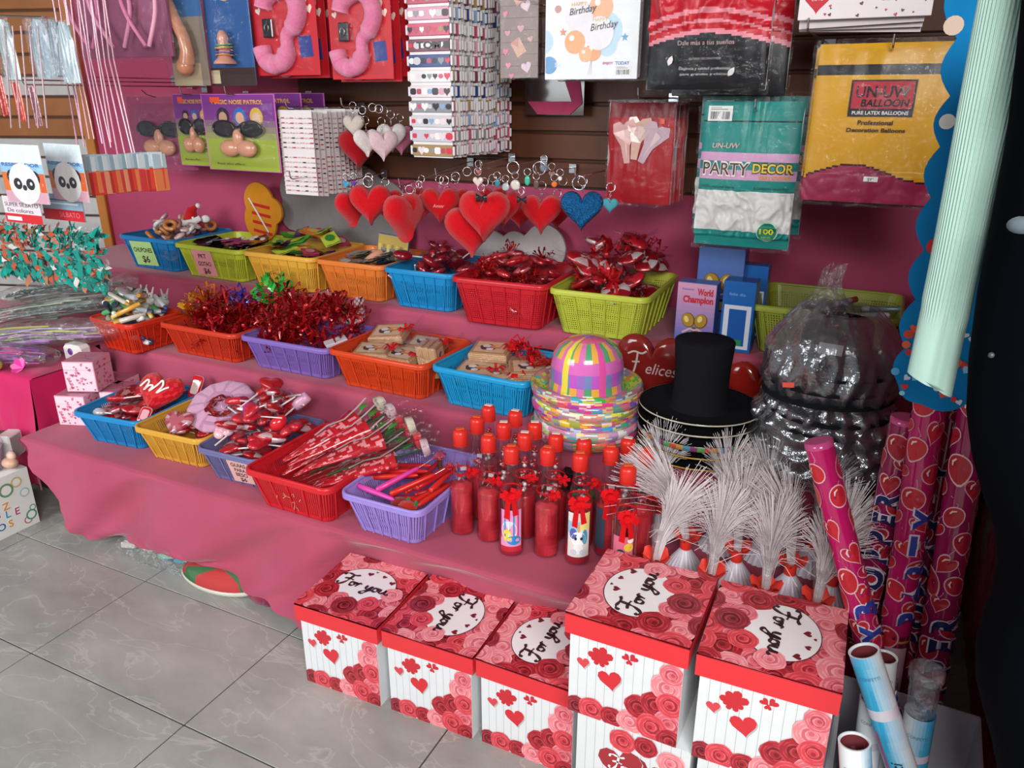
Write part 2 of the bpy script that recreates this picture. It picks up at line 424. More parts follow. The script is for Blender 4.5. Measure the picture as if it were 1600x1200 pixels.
# ================================================================ DISPLAY TABLES
T1, T2, T3 = 0.34, 0.55, 0.75
Y1, Y2, Y3 = 1.485, 1.955, 2.325
X0, X1 = -2.72, 0.03
table = empty('display_table', 'stepped display stand with three levels draped in dusty pink cloth', 'display stand', (-1.3, 2.1, 0))
def rel(b, root, name):
    o = b.build(name); o.parent = root; o.matrix_parent_inverse = Matrix.Translation(-root.location); return o
b = MB(M_wood)
for (x0, x1, y0, zt) in ((X0+0.06, X1-0.06, Y1+0.085, T1), (X0-0.11, X1-0.06, Y2+0.03, T2), (X0-0.98, X1+0.22, Y3+0.03, T3)):
    b.box(((x0+x1)/2, (y0+2.77)/2, (zt-0.02)/2), (x1-x0, 2.77-y0, zt-0.03), '6b5038')
rel(b, table, 'frame')
CP = 'ac4860'
b = MB(M_cloth)
def prof(x):
    rc = 0.105*max(0, min(1, (x+1.38)/0.12))
    hem = 0.035+0.03*max(0, nz(x*1.7, 3)) + 0.045*math.exp(-((x+1.95)/0.28)**2)
    return [(Y1-0.045+rc, hem), (Y1-0.035+rc*.97, 0.10), (Y1-0.022+rc*.85, 0.2), (Y1-0.01+rc*.45, 0.29), (Y1, T1-0.006), (Y1+0.012, T1+0.001), (Y1+0.1, T1+0.002), (Y1+0.2, T1+0.002), (Y1+0.33, T1+0.002), (Y2-0.02, T1+0.003),
            (Y2-0.002, T1+0.05), (Y2, T1+0.12), (Y2+0.002, T2-0.005), (Y2+0.013, T2+0.001), (Y2+0.15, T2+0.002), (Y3-0.02, T2+0.003),
            (Y3-0.002, T2+0.06), (Y3, T2+0.12), (Y3+0.002, T3-0.005), (Y3+0.013, T3+0.001), (Y3+0.2, T3+0.002), (2.79, T3+0.002)]
rc_ = lambda x: max(0, min(1, (x+1.38)/0.12))
nX = 190; NP = 22; SUB = 4
def interp(pr, t):
    k = t*(len(pr)-1); i = min(int(k), len(pr)-2); f = k-i
    return pr[i][0]*(1-f)+pr[i+1][0]*f, pr[i][1]*(1-f)+pr[i+1][1]*f
rows = []
for i in range(nX+1):
    u = i/nX; r = []
    for j in range((NP-1)*SUB+1):
        t = j/((NP-1)*SUB); k = t*(NP-1)
        xl = X0 if k < 9 else (X0-0.14 if k < 16 else X0-1.0); xr = X1 if k < 16 else X1+0.3
        if k < 4: xl = X0+0.35*((4-k)/4)**1.2
        if 15 <= k < 16: xl = X0-0.14-(k-15)*0.86
        if 9 <= k < 10: xl = X0-(k-9)*0.14
        x = xl+(xr-xl)*u
        y, z = interp(prof(x), t)
        if k <= 4:                                                # soft folds of the hanging front
            w = (4-k)/4; fold = (1-rc_(x)*.8)*nz(x*4.2+w*1.3, w*0.6)*0.10+nz(x*9+w*4.5, 5, w*1.2)*0.055
            y += (-0.01+fold)*w**0.7; x += 0.03*w*nz(x*3, 9)
        elif k < 9.5: z += 0.0012*nz(x*9, y*9)
        elif 9.5 < k < 12 or 15.5 < k < 18:
            y += 0.008*nz(x*6, z*8)
        r.append((x, y, z))
    rows.append(r)
b.grid(rows, lambda i, j: mix(CP, 'b8566e', 0.5+0.5*nz(i*0.05, j*0.05)))
# the fall of cloth down the left end
b.sheet(lambda u, v: (X0+0.35*(1-v)**1.2+0.02*nz(u*3, v*3)*(1-v)-0.01, Y1+u*0.46+0.01*nz(u*5), 0.04+v*(T1-0.045)), 10, 14, CP)
b.sheet(lambda u, v: (X0-0.137, Y2+u*0.36, v*(T2-0.004)), 6, 8, CP)
b.sheet(lambda u, v: (X0-1.0+u*0.74, Y3+0.002, v*(T3-0.004)), 20, 8, CP)
b.sheet(lambda u, v: (X1+0.004, Y1+u*(2.79-Y1), 0.02+v*((T1 if u < 0.36 else (T2 if u < 0.64 else T3))-0.02)), 30, 8, CP)
ob = rel(b, table, 'cloth')
# side table in bright magenta cloth
t2 = empty('side_table', 'low table at the left under a bright magenta cloth', 'table', (-3.3, 2.1, 0))
b = MB(M_wood); b.box((-3.58, 1.79, 0.25), (1.45, 0.26, 0.5), '5a4632'); b.box((-3.67, 2.10, 0.25), (1.27, 0.34, 0.5), '5a4632'); rel(b, t2, 'frame')
b = MB(M_cloth)
def mag(u, v):
    x = -4.40+u*1.62; z0 = 0.06+0.03*nz(x*3)+0.05*max(0, u-0.75)*2
    if v < 0.7:
        w = 1-v/0.7; z = 0.515-(0.515-z0)*w; y = 1.60-0.05*w+0.04*w*nz(x*6, w)+0.02*w*nz(x*15, w*2)
        return (x+0.05*w*(u-0.2), y, z)
    w = (v-0.7)/0.3; x = min(x, -2.78 if w < .48 else -2.93); return (x, 1.60+w*0.70, 0.518+0.002*nz(x*9, w*9))
b.sheet(mag, 90, 44, lambda i, j: mix('c8205c', 'd8306c', 0.5+0.5*nz(i*0.1, j*0.1)))
def mags(u, v):
    z = 0.10+v*0.415; return (-2.78+0.05*(1-v)+0.03*nz(u*7, v*2)*(1-v), 1.60-0.05*(1-v)*(1-u)+u*0.33, z)
b.sheet(mags, 14, 16, 'cc245f')
rel(b, t2, 'cloth')
# ================================================================ BASKETS
def rr_frame(w, d, r, n=5):
    pts = rrect(w, d, r, n)
    k = min(range(len(pts)), key=lambda i: (pts[i][1], pts[i][0]))
    return pts[k:]+pts[:k]
def basket(name, cx, cy, z, w, d, h, rot, col, kind, label, ribs=6, taper=0.03, card=None, group=None):
    """w, d are the rim's size; body, rim and vertical ribs follow the taper"""
    root = empty(name, label, 'basket', (cx, cy, z+0.003), (0, 0, rot), group)
    m = M_slots if kind == 'slots' else M_mesh
    b = MB(M_plast)
    def ring(t, off=0.0):
        return rrect(w-2*taper*(1-t)-2*off, d-2*taper*(1-t)-2*off, 0.035-0.01*(1-t), 5)
    n = len(ring(1)); lv = [0, 0.03, 0.5, 0.93, 1.0]
    per = [0.0]
    r1 = ring(0.5)
    for i in range(n): per.append(per[-1]+math.dist(r1[i], r1[(i+1) % n]))
    for off, flip in ((0.0, False), (0.0022, True)):
        P = []; UVs = []
        for i in range(n+1):
            P.append([]); 
            for t in lv:
                q = ring(t, off)[i % n]; P[-1].append((q[0], q[1], 0.002+t*h)); UVs.append((per[i], t*h))
        if flip: b.grid(P[::-1], col, m, False, uvs=[UVs[(n-i)*len(lv)+j] for i in range(n+1) for j in range(len(lv))])
        else: b.grid(P, col, m, False, uvs=UVs)
    b.poly(ring(0), 0.004, col); b.push(T(0, 0, 0.0005) @ S(1, 1, -1)); b.poly(ring(0), 0, col); b.pop()
    tub = b
    b = MB(M_plast)
    top = ring(1, -0.001)
    b.tube([(p[0], p[1], h) for p in top], 0.0055, 8, col, closed=True)
    P = [[(p[0]*(1+s), p[1]*(1+s*w/d), z_) for (s, z_) in ((0.0, h+0.004), (0.028, h+0.003), (0.034, h-0.004), (0.033, h-0.013))] for p in top]
    b.grid(P, col, None, True, cu=True)
    b.build('rim', root)
    b = tub
    def rib(ax, s, u):
        pts = []
        for t in (0.02, 0.9):
            W2, D2 = w/2-taper*(1-t), d/2-taper*(1-t)
            if ax == 0: pts.append(Vector((u*(W2-0.03), s*(D2+0.0015), t*h)))
            else: pts.append(Vector((s*(W2+0.0015), u*(D2-0.03), t*h)))
        b.tube(pts, 0.0032, 6, col, M_plast)
    for s in (-1, 1):
        for i in range(ribs): rib(0, s, -1+2*i/(ribs-1))
        for i in range(ribs): rib(1, s, -1+2*i/(ribs-1))
    b.build('tub', root)
    if card:
        cw, chh, ccol, lines, cxo = card
        b = MB(M_paper); yy = -(d/2-taper*0.5)
        b.push(T(cxo, yy-0.007, h*0.5) @ RX(math.atan2(-taper, h)*-1) @ RX(pi/2) @ RZ(0.04))
        b.box((0, 0, -0.0006), (cw, chh, 0.0012), ccol)
        for i, (t, hh) in enumerate(lines):
            b.text(t, 0, chh/2-chh*(i+1)/(len(lines)+0.35)-0.002, hh, 0.0004, '20242a', w=min(cw*0.86, hh*0.8*len(t)), bold=0.02, align='c', shear=0.08)
        b.pop(); tag(b.build('price_card', root), 'handwritten price card on the front')
    return root
BK = {}
C_BLUE, C_LIME, C_YEL, C_ORG, C_RED, C_PUR, C_DOR, C_GRY = '1c86c4', 'b9c83c', 'd9a23c', 'e0762e', 'd2232c', '8468b8', 'd8461e', '6f6e9c'
def bk(key, x0, x1, y0, d, z, h, rot, col, kind, label, **k):
    BK[key] = (basket('storage_basket', (x0+x1)/2, y0+d/2, z, x1-x0, d, h, rot, hx(col), kind, label, **k), x1-x0, d, h)
bk('b_blue', -2.515, -2.215, 1.57, 0.34, T1, 0.115, 0.10, C_BLUE, 'slots', 'sky blue basket of red toys at the left end of the lowest level', ribs=5)
bk('b_yel', -2.20, -1.905, 1.565, 0.345, T1, 0.115, 0.05, C_YEL, 'slots', 'mustard yellow basket holding a pink plush disc on the lowest level', ribs=6)
bk('b_grey', -1.89, -1.635, 1.545, 0.345, T1, 0.11, 0.03, C_GRY, 'slots', 'grey-violet basket of red lollipops with a pink price card', ribs=4,
   card=(0.085, 0.085, 'e6b6ae', [('GUIAS', 0.015), ('PARA', 0.014), ('BESO', 0.015), ('$6', 0.016)], 0.045))
bk('b_red', -1.612, -1.30, 1.475, 0.385, T1, 0.125, 0.0, C_RED, 'slots', 'red basket full of cellophane rose cones on the lowest level', ribs=5)
bk('b_pur', -1.272, -1.008, 1.49, 0.375, T1, 0.12, 0.0, 'a08ad8', 'slots', 'light purple basket of red and pink pens beside the bottles', ribs=6)
bk('m_red', -2.80, -2.545, 1.885, 0.25, T2, 0.125, -0.06, 'd8361e', 'slots', 'red basket of small bottles and charms at the left of the middle level', ribs=6)
bk('m_red2', -2.505, -2.115, 1.975, 0.31, T2, 0.12, 0.0, 'cc3a20', 'slots', 'brick red basket of orange and red foil bows on the middle level', ribs=7)
bk('m_pur', -2.095, -1.695, 1.985, 0.31, T2, 0.12, 0.0, C_PUR, 'slots', 'purple basket of shiny red ribbon bows on the middle level', ribs=7)
bk('m_or', -1.675, -1.285, 1.97, 0.31, T2, 0.13, -0.02, C_DOR, 'slots', 'orange-red basket of wrapped wooden boxes on the middle level', ribs=7)
bk('m_blue', -1.262, -0.915, 1.975, 0.31, T2, 0.13, -0.05, '1f9ad2', 'slots', 'bright blue basket beside the stack of colourful hats', ribs=7)
bk('t_blue', -3.20, -2.84, 2.385, 0.36, T3, 0.145, -0.05, '1a7cb8', 'slots', 'blue basket with a green price card at the left of the top level', ribs=5,
   card=(0.15, 0.115, 'b4dc8c', [('CHUPONES', 0.022), ('$6', 0.032)], -0.03))
bk('t_lime', -2.815, -2.42, 2.36, 0.36, T3, 0.14, -0.04, 'bcc63a', 'slots', 'lime green basket with a pink price card on the top level', ribs=7,
   card=(0.12, 0.12, 'eda0a0', [('PKT', 0.02), ('GOTAO', 0.02), ('$6', 0.026)], -0.03))
bk('t_yel', -2.395, -2.03, 2.34, 0.36, T3, 0.145, 0.0, 'e2a840', 'slots', 'golden yellow basket of bright balloons on the top level', ribs=7)
bk('t_or', -2.015, -1.70, 2.34, 0.34, T3, 0.145, 0.0, 'e27c34', 'slots', 'light orange basket of novelties on the top level', ribs=6)
bk('t_blu2', -1.685, -1.385, 2.33, 0.34, T3, 0.145, 0.0, '1c8ecc', 'slots', 'blue basket of dark red sweets beneath the heart key rings', ribs=6)
bk('t_red', -1.35, -1.005, 2.255, 0.38, T3, 0.16, 0.04, 'cc2430', 'mesh', 'red mesh basket of red wrapped favours on the top level', ribs=6, taper=0.032)
bk('t_lim2', -0.99, -0.66, 2.28, 0.40, T3, 0.15, 0.02, 'c2cc48', 'mesh', 'lime green mesh basket heaped with red foil bags on the top level', ribs=6, taper=0.032)
bk('t_lim3', -0.35, 0.06, 2.36, 0.34, T3, 0.15, 0.0, '9aa03a', 'mesh', 'olive green mesh basket in the dark corner behind the bagged hats', ribs=7, taper=0.03)
# worn writing on the red basket's front
rt, rw, rd, rh = BK['b_red']
b = MB(M_paper); b.push(T(0.03, -rd/2+0.008, rh*0.42) @ RX(pi/2+0.25))
for pts in (([(-.075, .0), (-.07, .012)],), ([(-.05, .005), (-.035, .018), (-.04, .03)],), ([(-.01, .03), (.0, .036), (-.004, .022)],), ([(-.045, .02), (-.02, .016)],), ([(-.02, -.03), (-.012, -.012), (-.008, .004), (-.02, -.004)],), ([(0.012, 0.01), (0.02, 0.02)],), ([(-.002, -.03), (-.008, -.016)],)):
    b.stroke(pts[0], 0.0018, 0.0, 'd8b090')
b.pop(); b.build('worn_writing', rt)

# ================================================================ GIFT BOXES WITH ROSES
ROSE = (('a8222e', 'c8404c', '7c1820'), ('e06a76', 'f0909a', 'c44a58'), ('d8434e', 'e8606a', 'a82a36'), ('f08890', 'f6a8ae', 'd86a76'), ('8e2430', 'b03a48', '641018'))
def rose(b, x, y, r, pal, z, R, ph=0):
    o, l, dk = pal
    rings = [(1.0, l), (0.93, o), (0.78, l), (0.72, o), (0.56, l), (0.50, dk), (0.36, l), (0.30, o), (0.16, dk)]
    for i, (s, c) in enumerate(rings):
        cx = x+0.10*r*(1-s)*math.cos(ph+i); cy = y+0.10*r*(1-s)*math.sin(ph+i)
        pts = [(cx+px, cy+py) for px, py in circ2(r*s, 16, ph=ph+i*0.5, wob=0.045, wn=5)]
        pts = clip_rect(pts, *R)
        b.poly(pts, z+i*0.000012, c, M_paper)
def smooth(pts, k=5):
    out = []
    for i in range(len(pts)-1):
        p0 = pts[max(0, i-1)]; p1 = pts[i]; p2 = pts[i+1]; p3 = pts[min(len(pts)-1, i+2)]
        for j in range(k):
            t = j/k
            out.append(tuple(0.5*((2*p1[d])+(-p0[d]+p2[d])*t+(2*p0[d]-5*p1[d]+4*p2[d]-p3[d])*t*t+(-p0[d]+3*p1[d]-3*p2[d]+p3[d])*t**3) for d in range(2)))
    out.append(pts[-1]); return out
FORYOU = [[(-.05, .78), (-.02, .95), (.15, 1.02), (.35, 0.98), (.6, .96), (.78, 1.06)], [(.46, .98), (.42, .6), (.33, .2), (.12, -.12), (-.06, -.02), (.0, .1)], [(.12, .50), (.38, .56), (.66, .50)],
    [(.80, .36), (.66, .28), (.66, .05), (.80, .0), (.90, .16), (.84, .36), (.92, .34), (1.02, .3)], [(1.0, .36), (1.07, .2), (1.03, .0)], [(1.06, .2), (1.16, .38), (1.28, .32)],
    [(1.62, .40), (1.62, .12), (1.76, .04), (1.9, .38)], [(1.92, .42), (1.84, -.05), (1.66, -.42), (1.5, -.32), (1.72, -.1), (2.05, .08)],
    [(2.2, .36), (2.06, .28), (2.06, .05), (2.2, .0), (2.3, .16), (2.24, .36), (2.36, .34)], [(2.44, .38), (2.42, .08), (2.54, .0), (2.66, .14), (2.74, .4)], [(2.72, .4), (2.72, .1), (2.82, .0), (2.96, .1)]]
def script(b, x, y, h, z, col, sx=1.0, rot=0.0, wt=0.085):
    b.push(T(x, y, z) @ RZ(rot) @ S(h*sx, h, 1) @ T(-1.42, -0.32, 0))
    for s in FORYOU:
        p = smooth(s, 5); n = len(p)
        b.stroke([(q[0], q[1], 0.55+0.75*abs(math.sin(i*0.33+0.5))) for i, q in enumerate(p)], wt*1.25, 0, col, M_paper)
    b.pop()
def make_lid(b, s=0.256, h=0.048):
    R = (-s/2, -s/2, s/2, s/2); hc = 'e4343c'
    # a shallow tray turned over: four walls, top, rim thickness
    for sg in (-1, 1):
        b.box((sg*(s/2-0.0012), 0, -h/2), (0.0024, s, h), hc, M_paper); b.box((0, sg*(s/2-0.0012), -h/2), (s-0.005, 0.0024, h), hc, M_paper)
    b.box((0, 0, -0.0012), (s, s, 0.0024), 'b02a36', M_paper)
    rnd = random.Random(5)
    for k in range(40):
        a = k*2.399; rr = 0.175*math.sqrt((k+0.5)/40)*1.05
        rose(b, rr*math.cos(a)*0.98, rr*math.sin(a)*0.98, rnd.uniform(0.029, 0.044), ROSE[rnd.randrange(5)], 0.0003+k*0.00011, R, rnd.uniform(0, 6))
    z = 0.0050
    b.poly([(p[0], p[1]+0.012) for p in circ2(0.089, 40, 0.074)], z-0.0002, '5a2430', M_paper)
    b.poly([(p[0], p[1]+0.012) for p in circ2(0.087, 40, 0.072)], z, 'f4eef0', M_paper)
    for (x, y, q, c) in ((-0.085, -0.045, 0.035, 0), (-0.03, -0.066, 0.028, 1), (0.055, -0.055, 0.03, 2), (0.092, 0.0, 0.03, 3), (0.0, -0.085, 0.036, 4)):
        rose(b, x, y, q, ROSE[c], z+0.0002+c*0.00012, R, x*50)
    script(b, 0.0, 0.008, 0.046, z+0.0011, '3c2228', 1.15, wt=0.1)
    for (x, y, q, ro) in ((-0.012, 0.058, 0.018, 0.2), (0.03, 0.062, 0.014, -0.2), (0.065, 0.045, 0.018, 0.3), (0.0, 0.073, 0.008, 0)):
        b.push(T(x, y, z+0.0005) @ RZ(ro)); b.poly(heart2(20, q), 0, '7c1c28', M_paper); b.pop()
def make_body(b, s=0.238, h=0.245, variant=0):
    b.box((0, 0, h/2), (s, s, h), 'e6e8ea', M_paper)
    for fi, M in enumerate((FRONT, RZ(pi) @ FRONT)):
        b.push(M @ T(0, 0, s/2+0.0003)); R = (-s/2, 0.0, s/2, h)
        for k in range(1, 12): b.rect(-s/2+k*s/12, 0, 0.0010, h, 0, 'b4bac0', M_paper)
        def H(x, y, q, ro, c='d8303a'):
            b.push(T(x, y, 0.0004) @ RZ(ro)); b.poly([(p[0]+0.002, p[1]-0.003) for p in heart2(20, q)], -0.0002, 'b9bcc0', M_paper); b.poly(heart2(20, q), 0, c, M_paper); b.pop()
        if variant == 0:
            H(-0.028, 0.112, 0.052, 0.25); H(-0.088, 0.135, 0.028, 0.15, 'dc4650')
            for (x, y, ro, q) in ((-0.062, 0.166, 0.9, 0.032), (-0.043, 0.170, -0.7, 0.036), (-0.060, 0.152, 2.2, 0.022), (-0.045, 0.152, 3.9, 0.024)):
                b.push(T(x, y, 0.0005+abs(ro)*0.00004) @ RZ(ro)); b.poly(heart2(16, q), 0, 'cc2c36', M_paper); b.pop()
            for (x, y, ro, q) in ((0.003, 0.182, 0.9, 0.018), (0.018, 0.184, -0.7, 0.020), (0.010, 0.172, 3.1, 0.014)):
                b.push(T(x, y, 0.0005+abs(ro)*0.00004) @ RZ(ro)); b.poly(heart2(16, q), 0, 'cc2c36', M_paper); b.pop()
            rs = [(-0.1, 0.018, .026, 4), (-0.065, 0.022, .03, 2), (-0.02, 0.02, .026, 0), (0.02, 0.025, .03, 3), (0.035, 0.07, .03, 0), (0.07, 0.09, .032, 0), (0.09, 0.14, .034, 3), (0.1, 0.05, .034, 1), (0.065, 0.03, .034, 2), (0.1, 0.1, .03, 2), (0.105, 0.01, .03, 0), (0.098, 0.175, .026, 1)]
        else:
            b.push(T(0, 0, 0.0006)); H(-0.02, 0.155, 0.1, 0.2, 'a83038'); b.pop(); b.push(T(0, 0, 0.0001)); H(0.035, 0.15, 0.1, -0.15, '9c2830'); b.pop()
            script(b, 0.012, 0.155, 0.036, 0.0018, 'f6eeee', 1.1)
            rs = [(-0.03, 0.045, .03, 0), (-0.06, 0.09, .026, 2), (0.0, 0.04, .034, 3), (0.04, 0.05, .03, 4), (0.08, 0.09, .03, 2), (0.09, 0.03, .034, 1), (-0.02, 0.225, 0.03, 2), (0.03, 0.23, 0.026, 0), (0.085, 0.21, 0.03, 3)]
        for i, (x, y, q, c) in enumerate(rs): rose(b, x, y, q, ROSE[c], 0.0014+i*0.00012, R, i)
        b.pop()
def gift_box(x, y, z, rot, turn, label, proto=None, variant=0):
    if proto is None:
        r = empty('gift_box', label, 'box', (x, y, z), (0, 0, rot), 'rose print gift boxes')
        b = MB(M_paper); make_body(b, variant=variant); b.build('box_body', r)
        b = MB(M_paper); make_lid(b); o = b.build('lid', r); o.location = (0, 0, 0.2535); o.rotation_euler = (0, 0, turn); return r
    r = dup(proto, (x, y, z), (0, 0, rot), label)
    for c in kids(r):
        if c.name.startswith('lid'): c.rotation_euler = (0, 0, turn)
    return r
G1 = gift_box(-1.135, 1.390, 0, 0.04, 0.0, 'rose print gift box standing furthest left on the floor tiles')
gift_box(-0.866, 1.402, 0, 0.03, -pi/2, 'rose print gift box second from the left, lid writing running downwards', G1)
gift_box(-0.60, 1.410, 0, 0.0, pi/2, 'shaded rose print gift box between the left pair and the raised box', G1)
gift_box(-0.352, 1.348, 0.258, 0.0, pi/2, 'raised rose print gift box on top of the heart-print box, beside the bottles', G1)
gift_box(-0.085, 1.346, 0.258, 0.03, -pi/2, 'raised rose print gift box at the right, beside the confetti tubes', G1)
r = empty('gift_box', 'lidless looking white box printed with a brown heart, under the raised gift box', 'box', (-0.325, 1.352, 0), (0, 0, 0.0), 'rose print gift boxes')
b = MB(M_paper); make_body(b, s=0.246, h=0.256, variant=1); b.build('box_body', r)
r = empty('gift_box', 'lower rose print box beneath the right-hand raised gift box', 'box', (-0.065, 1.352, 0), (0, 0, 0.0), 'rose print gift boxes')
b = MB(M_paper); make_body(b, s=0.246, h=0.256, variant=1); b.build('box_body', r)

# ================================================================ BOTTLES
def bottle_proto(kind):
    r = empty('glass_bottle', 'x', 'bottle', (0, 0, 0), group='red capped glass bottles')
    H = 0.315
    pr = [(0.024, 0.0), (0.033, 0.004), (0.0345, 0.012), (0.0345, 0.165), (0.033, 0.178), (0.026, 0.198), (0.0195, 0.225), (0.0165, 0.25), (0.0165, 0.282)]
    b = MB(M_glass); b.lathe(pr, 24, 'dfe8ea', capt=False); b.lathe([(0.0365, 0.022), (0.0365, 0.026)], 24, 'dfe8ea', capb=False, capt=False); b.build('glass', r)
    b = MB(M_paper)
    if kind == 'red':                                   # rolled red paper and foil inside
        b.lathe([(0.030, 0.006), (0.0315, 0.01)]+[(0.0315-.0012*(k % 2), 0.01+0.138*k/9) for k in range(1, 10)]+[(0.029, 0.150), (0.012, 0.158)], 22, lambda i, j: mix('981018', 'd03844', 0.5+0.7*nz(i*0.28, j*0.4)), M_paper)
        for i in range(14):
            a = U(0, 6.28); q = U(0.002, 0.022); b.push(T(q*math.cos(a), q*math.sin(a), U(0.152, 0.20)) @ RX(U(0, 3)) @ RY(U(0, 3))); b.box((0, 0, 0), (0.016, 0.01, 0.0006), 'e0303a' if i % 2 else 'd8c0c4', M_foil); b.pop()
    elif kind == 'sweets':
        b.lathe([(0.030, 0.006), (0.0315, 0.01), (0.0315, 0.13), (0.028, 0.135)], 22, 'a8202a', M_paper)
        for i in range(22):
            a = U(0, 6.28); z = U(0.135, 0.24); q = U(0.0, 0.020 if z < 0.18 else 0.009); b.ball((q*math.cos(a), q*math.sin(a), z), 0.0065, ('c8303a', 'e8d8d8', 'a01820')[i % 3], M_foil, 8, 5)
    else:
        b.lathe([(0.030, 0.006), (0.0315, 0.01), (0.0315, 0.05), (0.028, 0.052)], 22, 'a4242c', M_paper)
    b.build('filling', r)
    b = MB(M_plast)
    b.lathe([(0.0185, 0.272), (0.0205, 0.274), (0.0205, 0.303), (0.019, 0.310), (0.012, 0.315), (0.0, 0.3155)], 24, 'dd2f26', M_plast)
    b.box((0, 0.002, 0.3155), (0.022, 0.014, 0.003), 'e8602c' if kind != 'sweets' else 'e6d2cf', bev=0.001)
    b.lathe([(0.0212, 0.270), (0.0212, 0.2735)], 24, 'c8241e', capt=True)
    b.build('cap', r)
    return r
def bow(b, c, s, col, m=None, n=7, seed=1):
    rnd = random.Random(seed)
    for i in range(n):
        a = 2*pi*i/n+rnd.uniform(-.3, .3); L_ = s*rnd.uniform(0.7, 1.1)
        d = Vector((math.cos(a), -0.35, math.sin(a)*0.8)); p = Vector(c)
        w = s*0.22; pts = [p, p+d*L_*0.5+Vector((0, -s*.28, 0)), p+d*L_, p+d*L_*0.95+Vector((0, 0, -s*0.15))]
        vs = []; side = Vector((-d.z, 0, d.x)).normalized()*w
        for k, q in enumerate(pts): t = (0.4, 1, 1.1, 0.3)[k]; vs += [tuple(q-side*t), tuple(q+side*t)]
        b.add(vs, [(0, 2, 3, 1), (2, 4, 5, 3), (4, 6, 7, 5)], col, m, False)
BP = {k: bottle_proto(k) for k in ('red', 'sweets', 'clear')}
for q in BP.values(): _k[q.name] = [(c, []) for c in kids(q)]
bott = [((719, 671), 'red', 'front row red bottle furthest left, next to the purple basket'),
 ((745, 652), 'red', 'white topped bottle just behind the leftmost bottle'), ((763, 634), 'sweets', 'rearmost left bottle against the bright blue basket'),
 ((763, 680), 'red', 'second bottle in the front row, plain red paper inside'), ((787, 660), 'sweets', 'white topped bottle behind the gap between second and third front bottles'),
 ((805, 642), 'sweets', 'rearmost bottle right of the blue basket corner'), ((799, 697), 'clear', 'bottle with a striped pink and blue label and red bow'),
 ((820, 676), 'sweets', 'white topped bottle behind the pink and blue labelled one'), ((836, 660), 'sweets', 'rear bottle just in front of the colourful hats'),
 ((856, 699), 'red', 'front row red bottle between the two labelled bottles'), ((869, 678), 'sweets', 'white topped bottle under the left side of the colourful hats'),
 ((907, 708), 'clear', 'bottle with a white unicorn label and red bow'), ((913, 686), 'sweets', 'white topped bottle behind the unicorn bottle'),
 ((955, 698), 'red', 'bottle with a dark side between unicorn and pink labelled bottles'), ((1011, 702), 'red', 'bright red bottle furthest right, beside the fibre lamps'),
 ((982, 728), 'clear', 'bottle with a pink label and long red bow at the right front'), ((982, 685), 'sweets', 'white topped bottle behind the right front bottle')]
used = set()
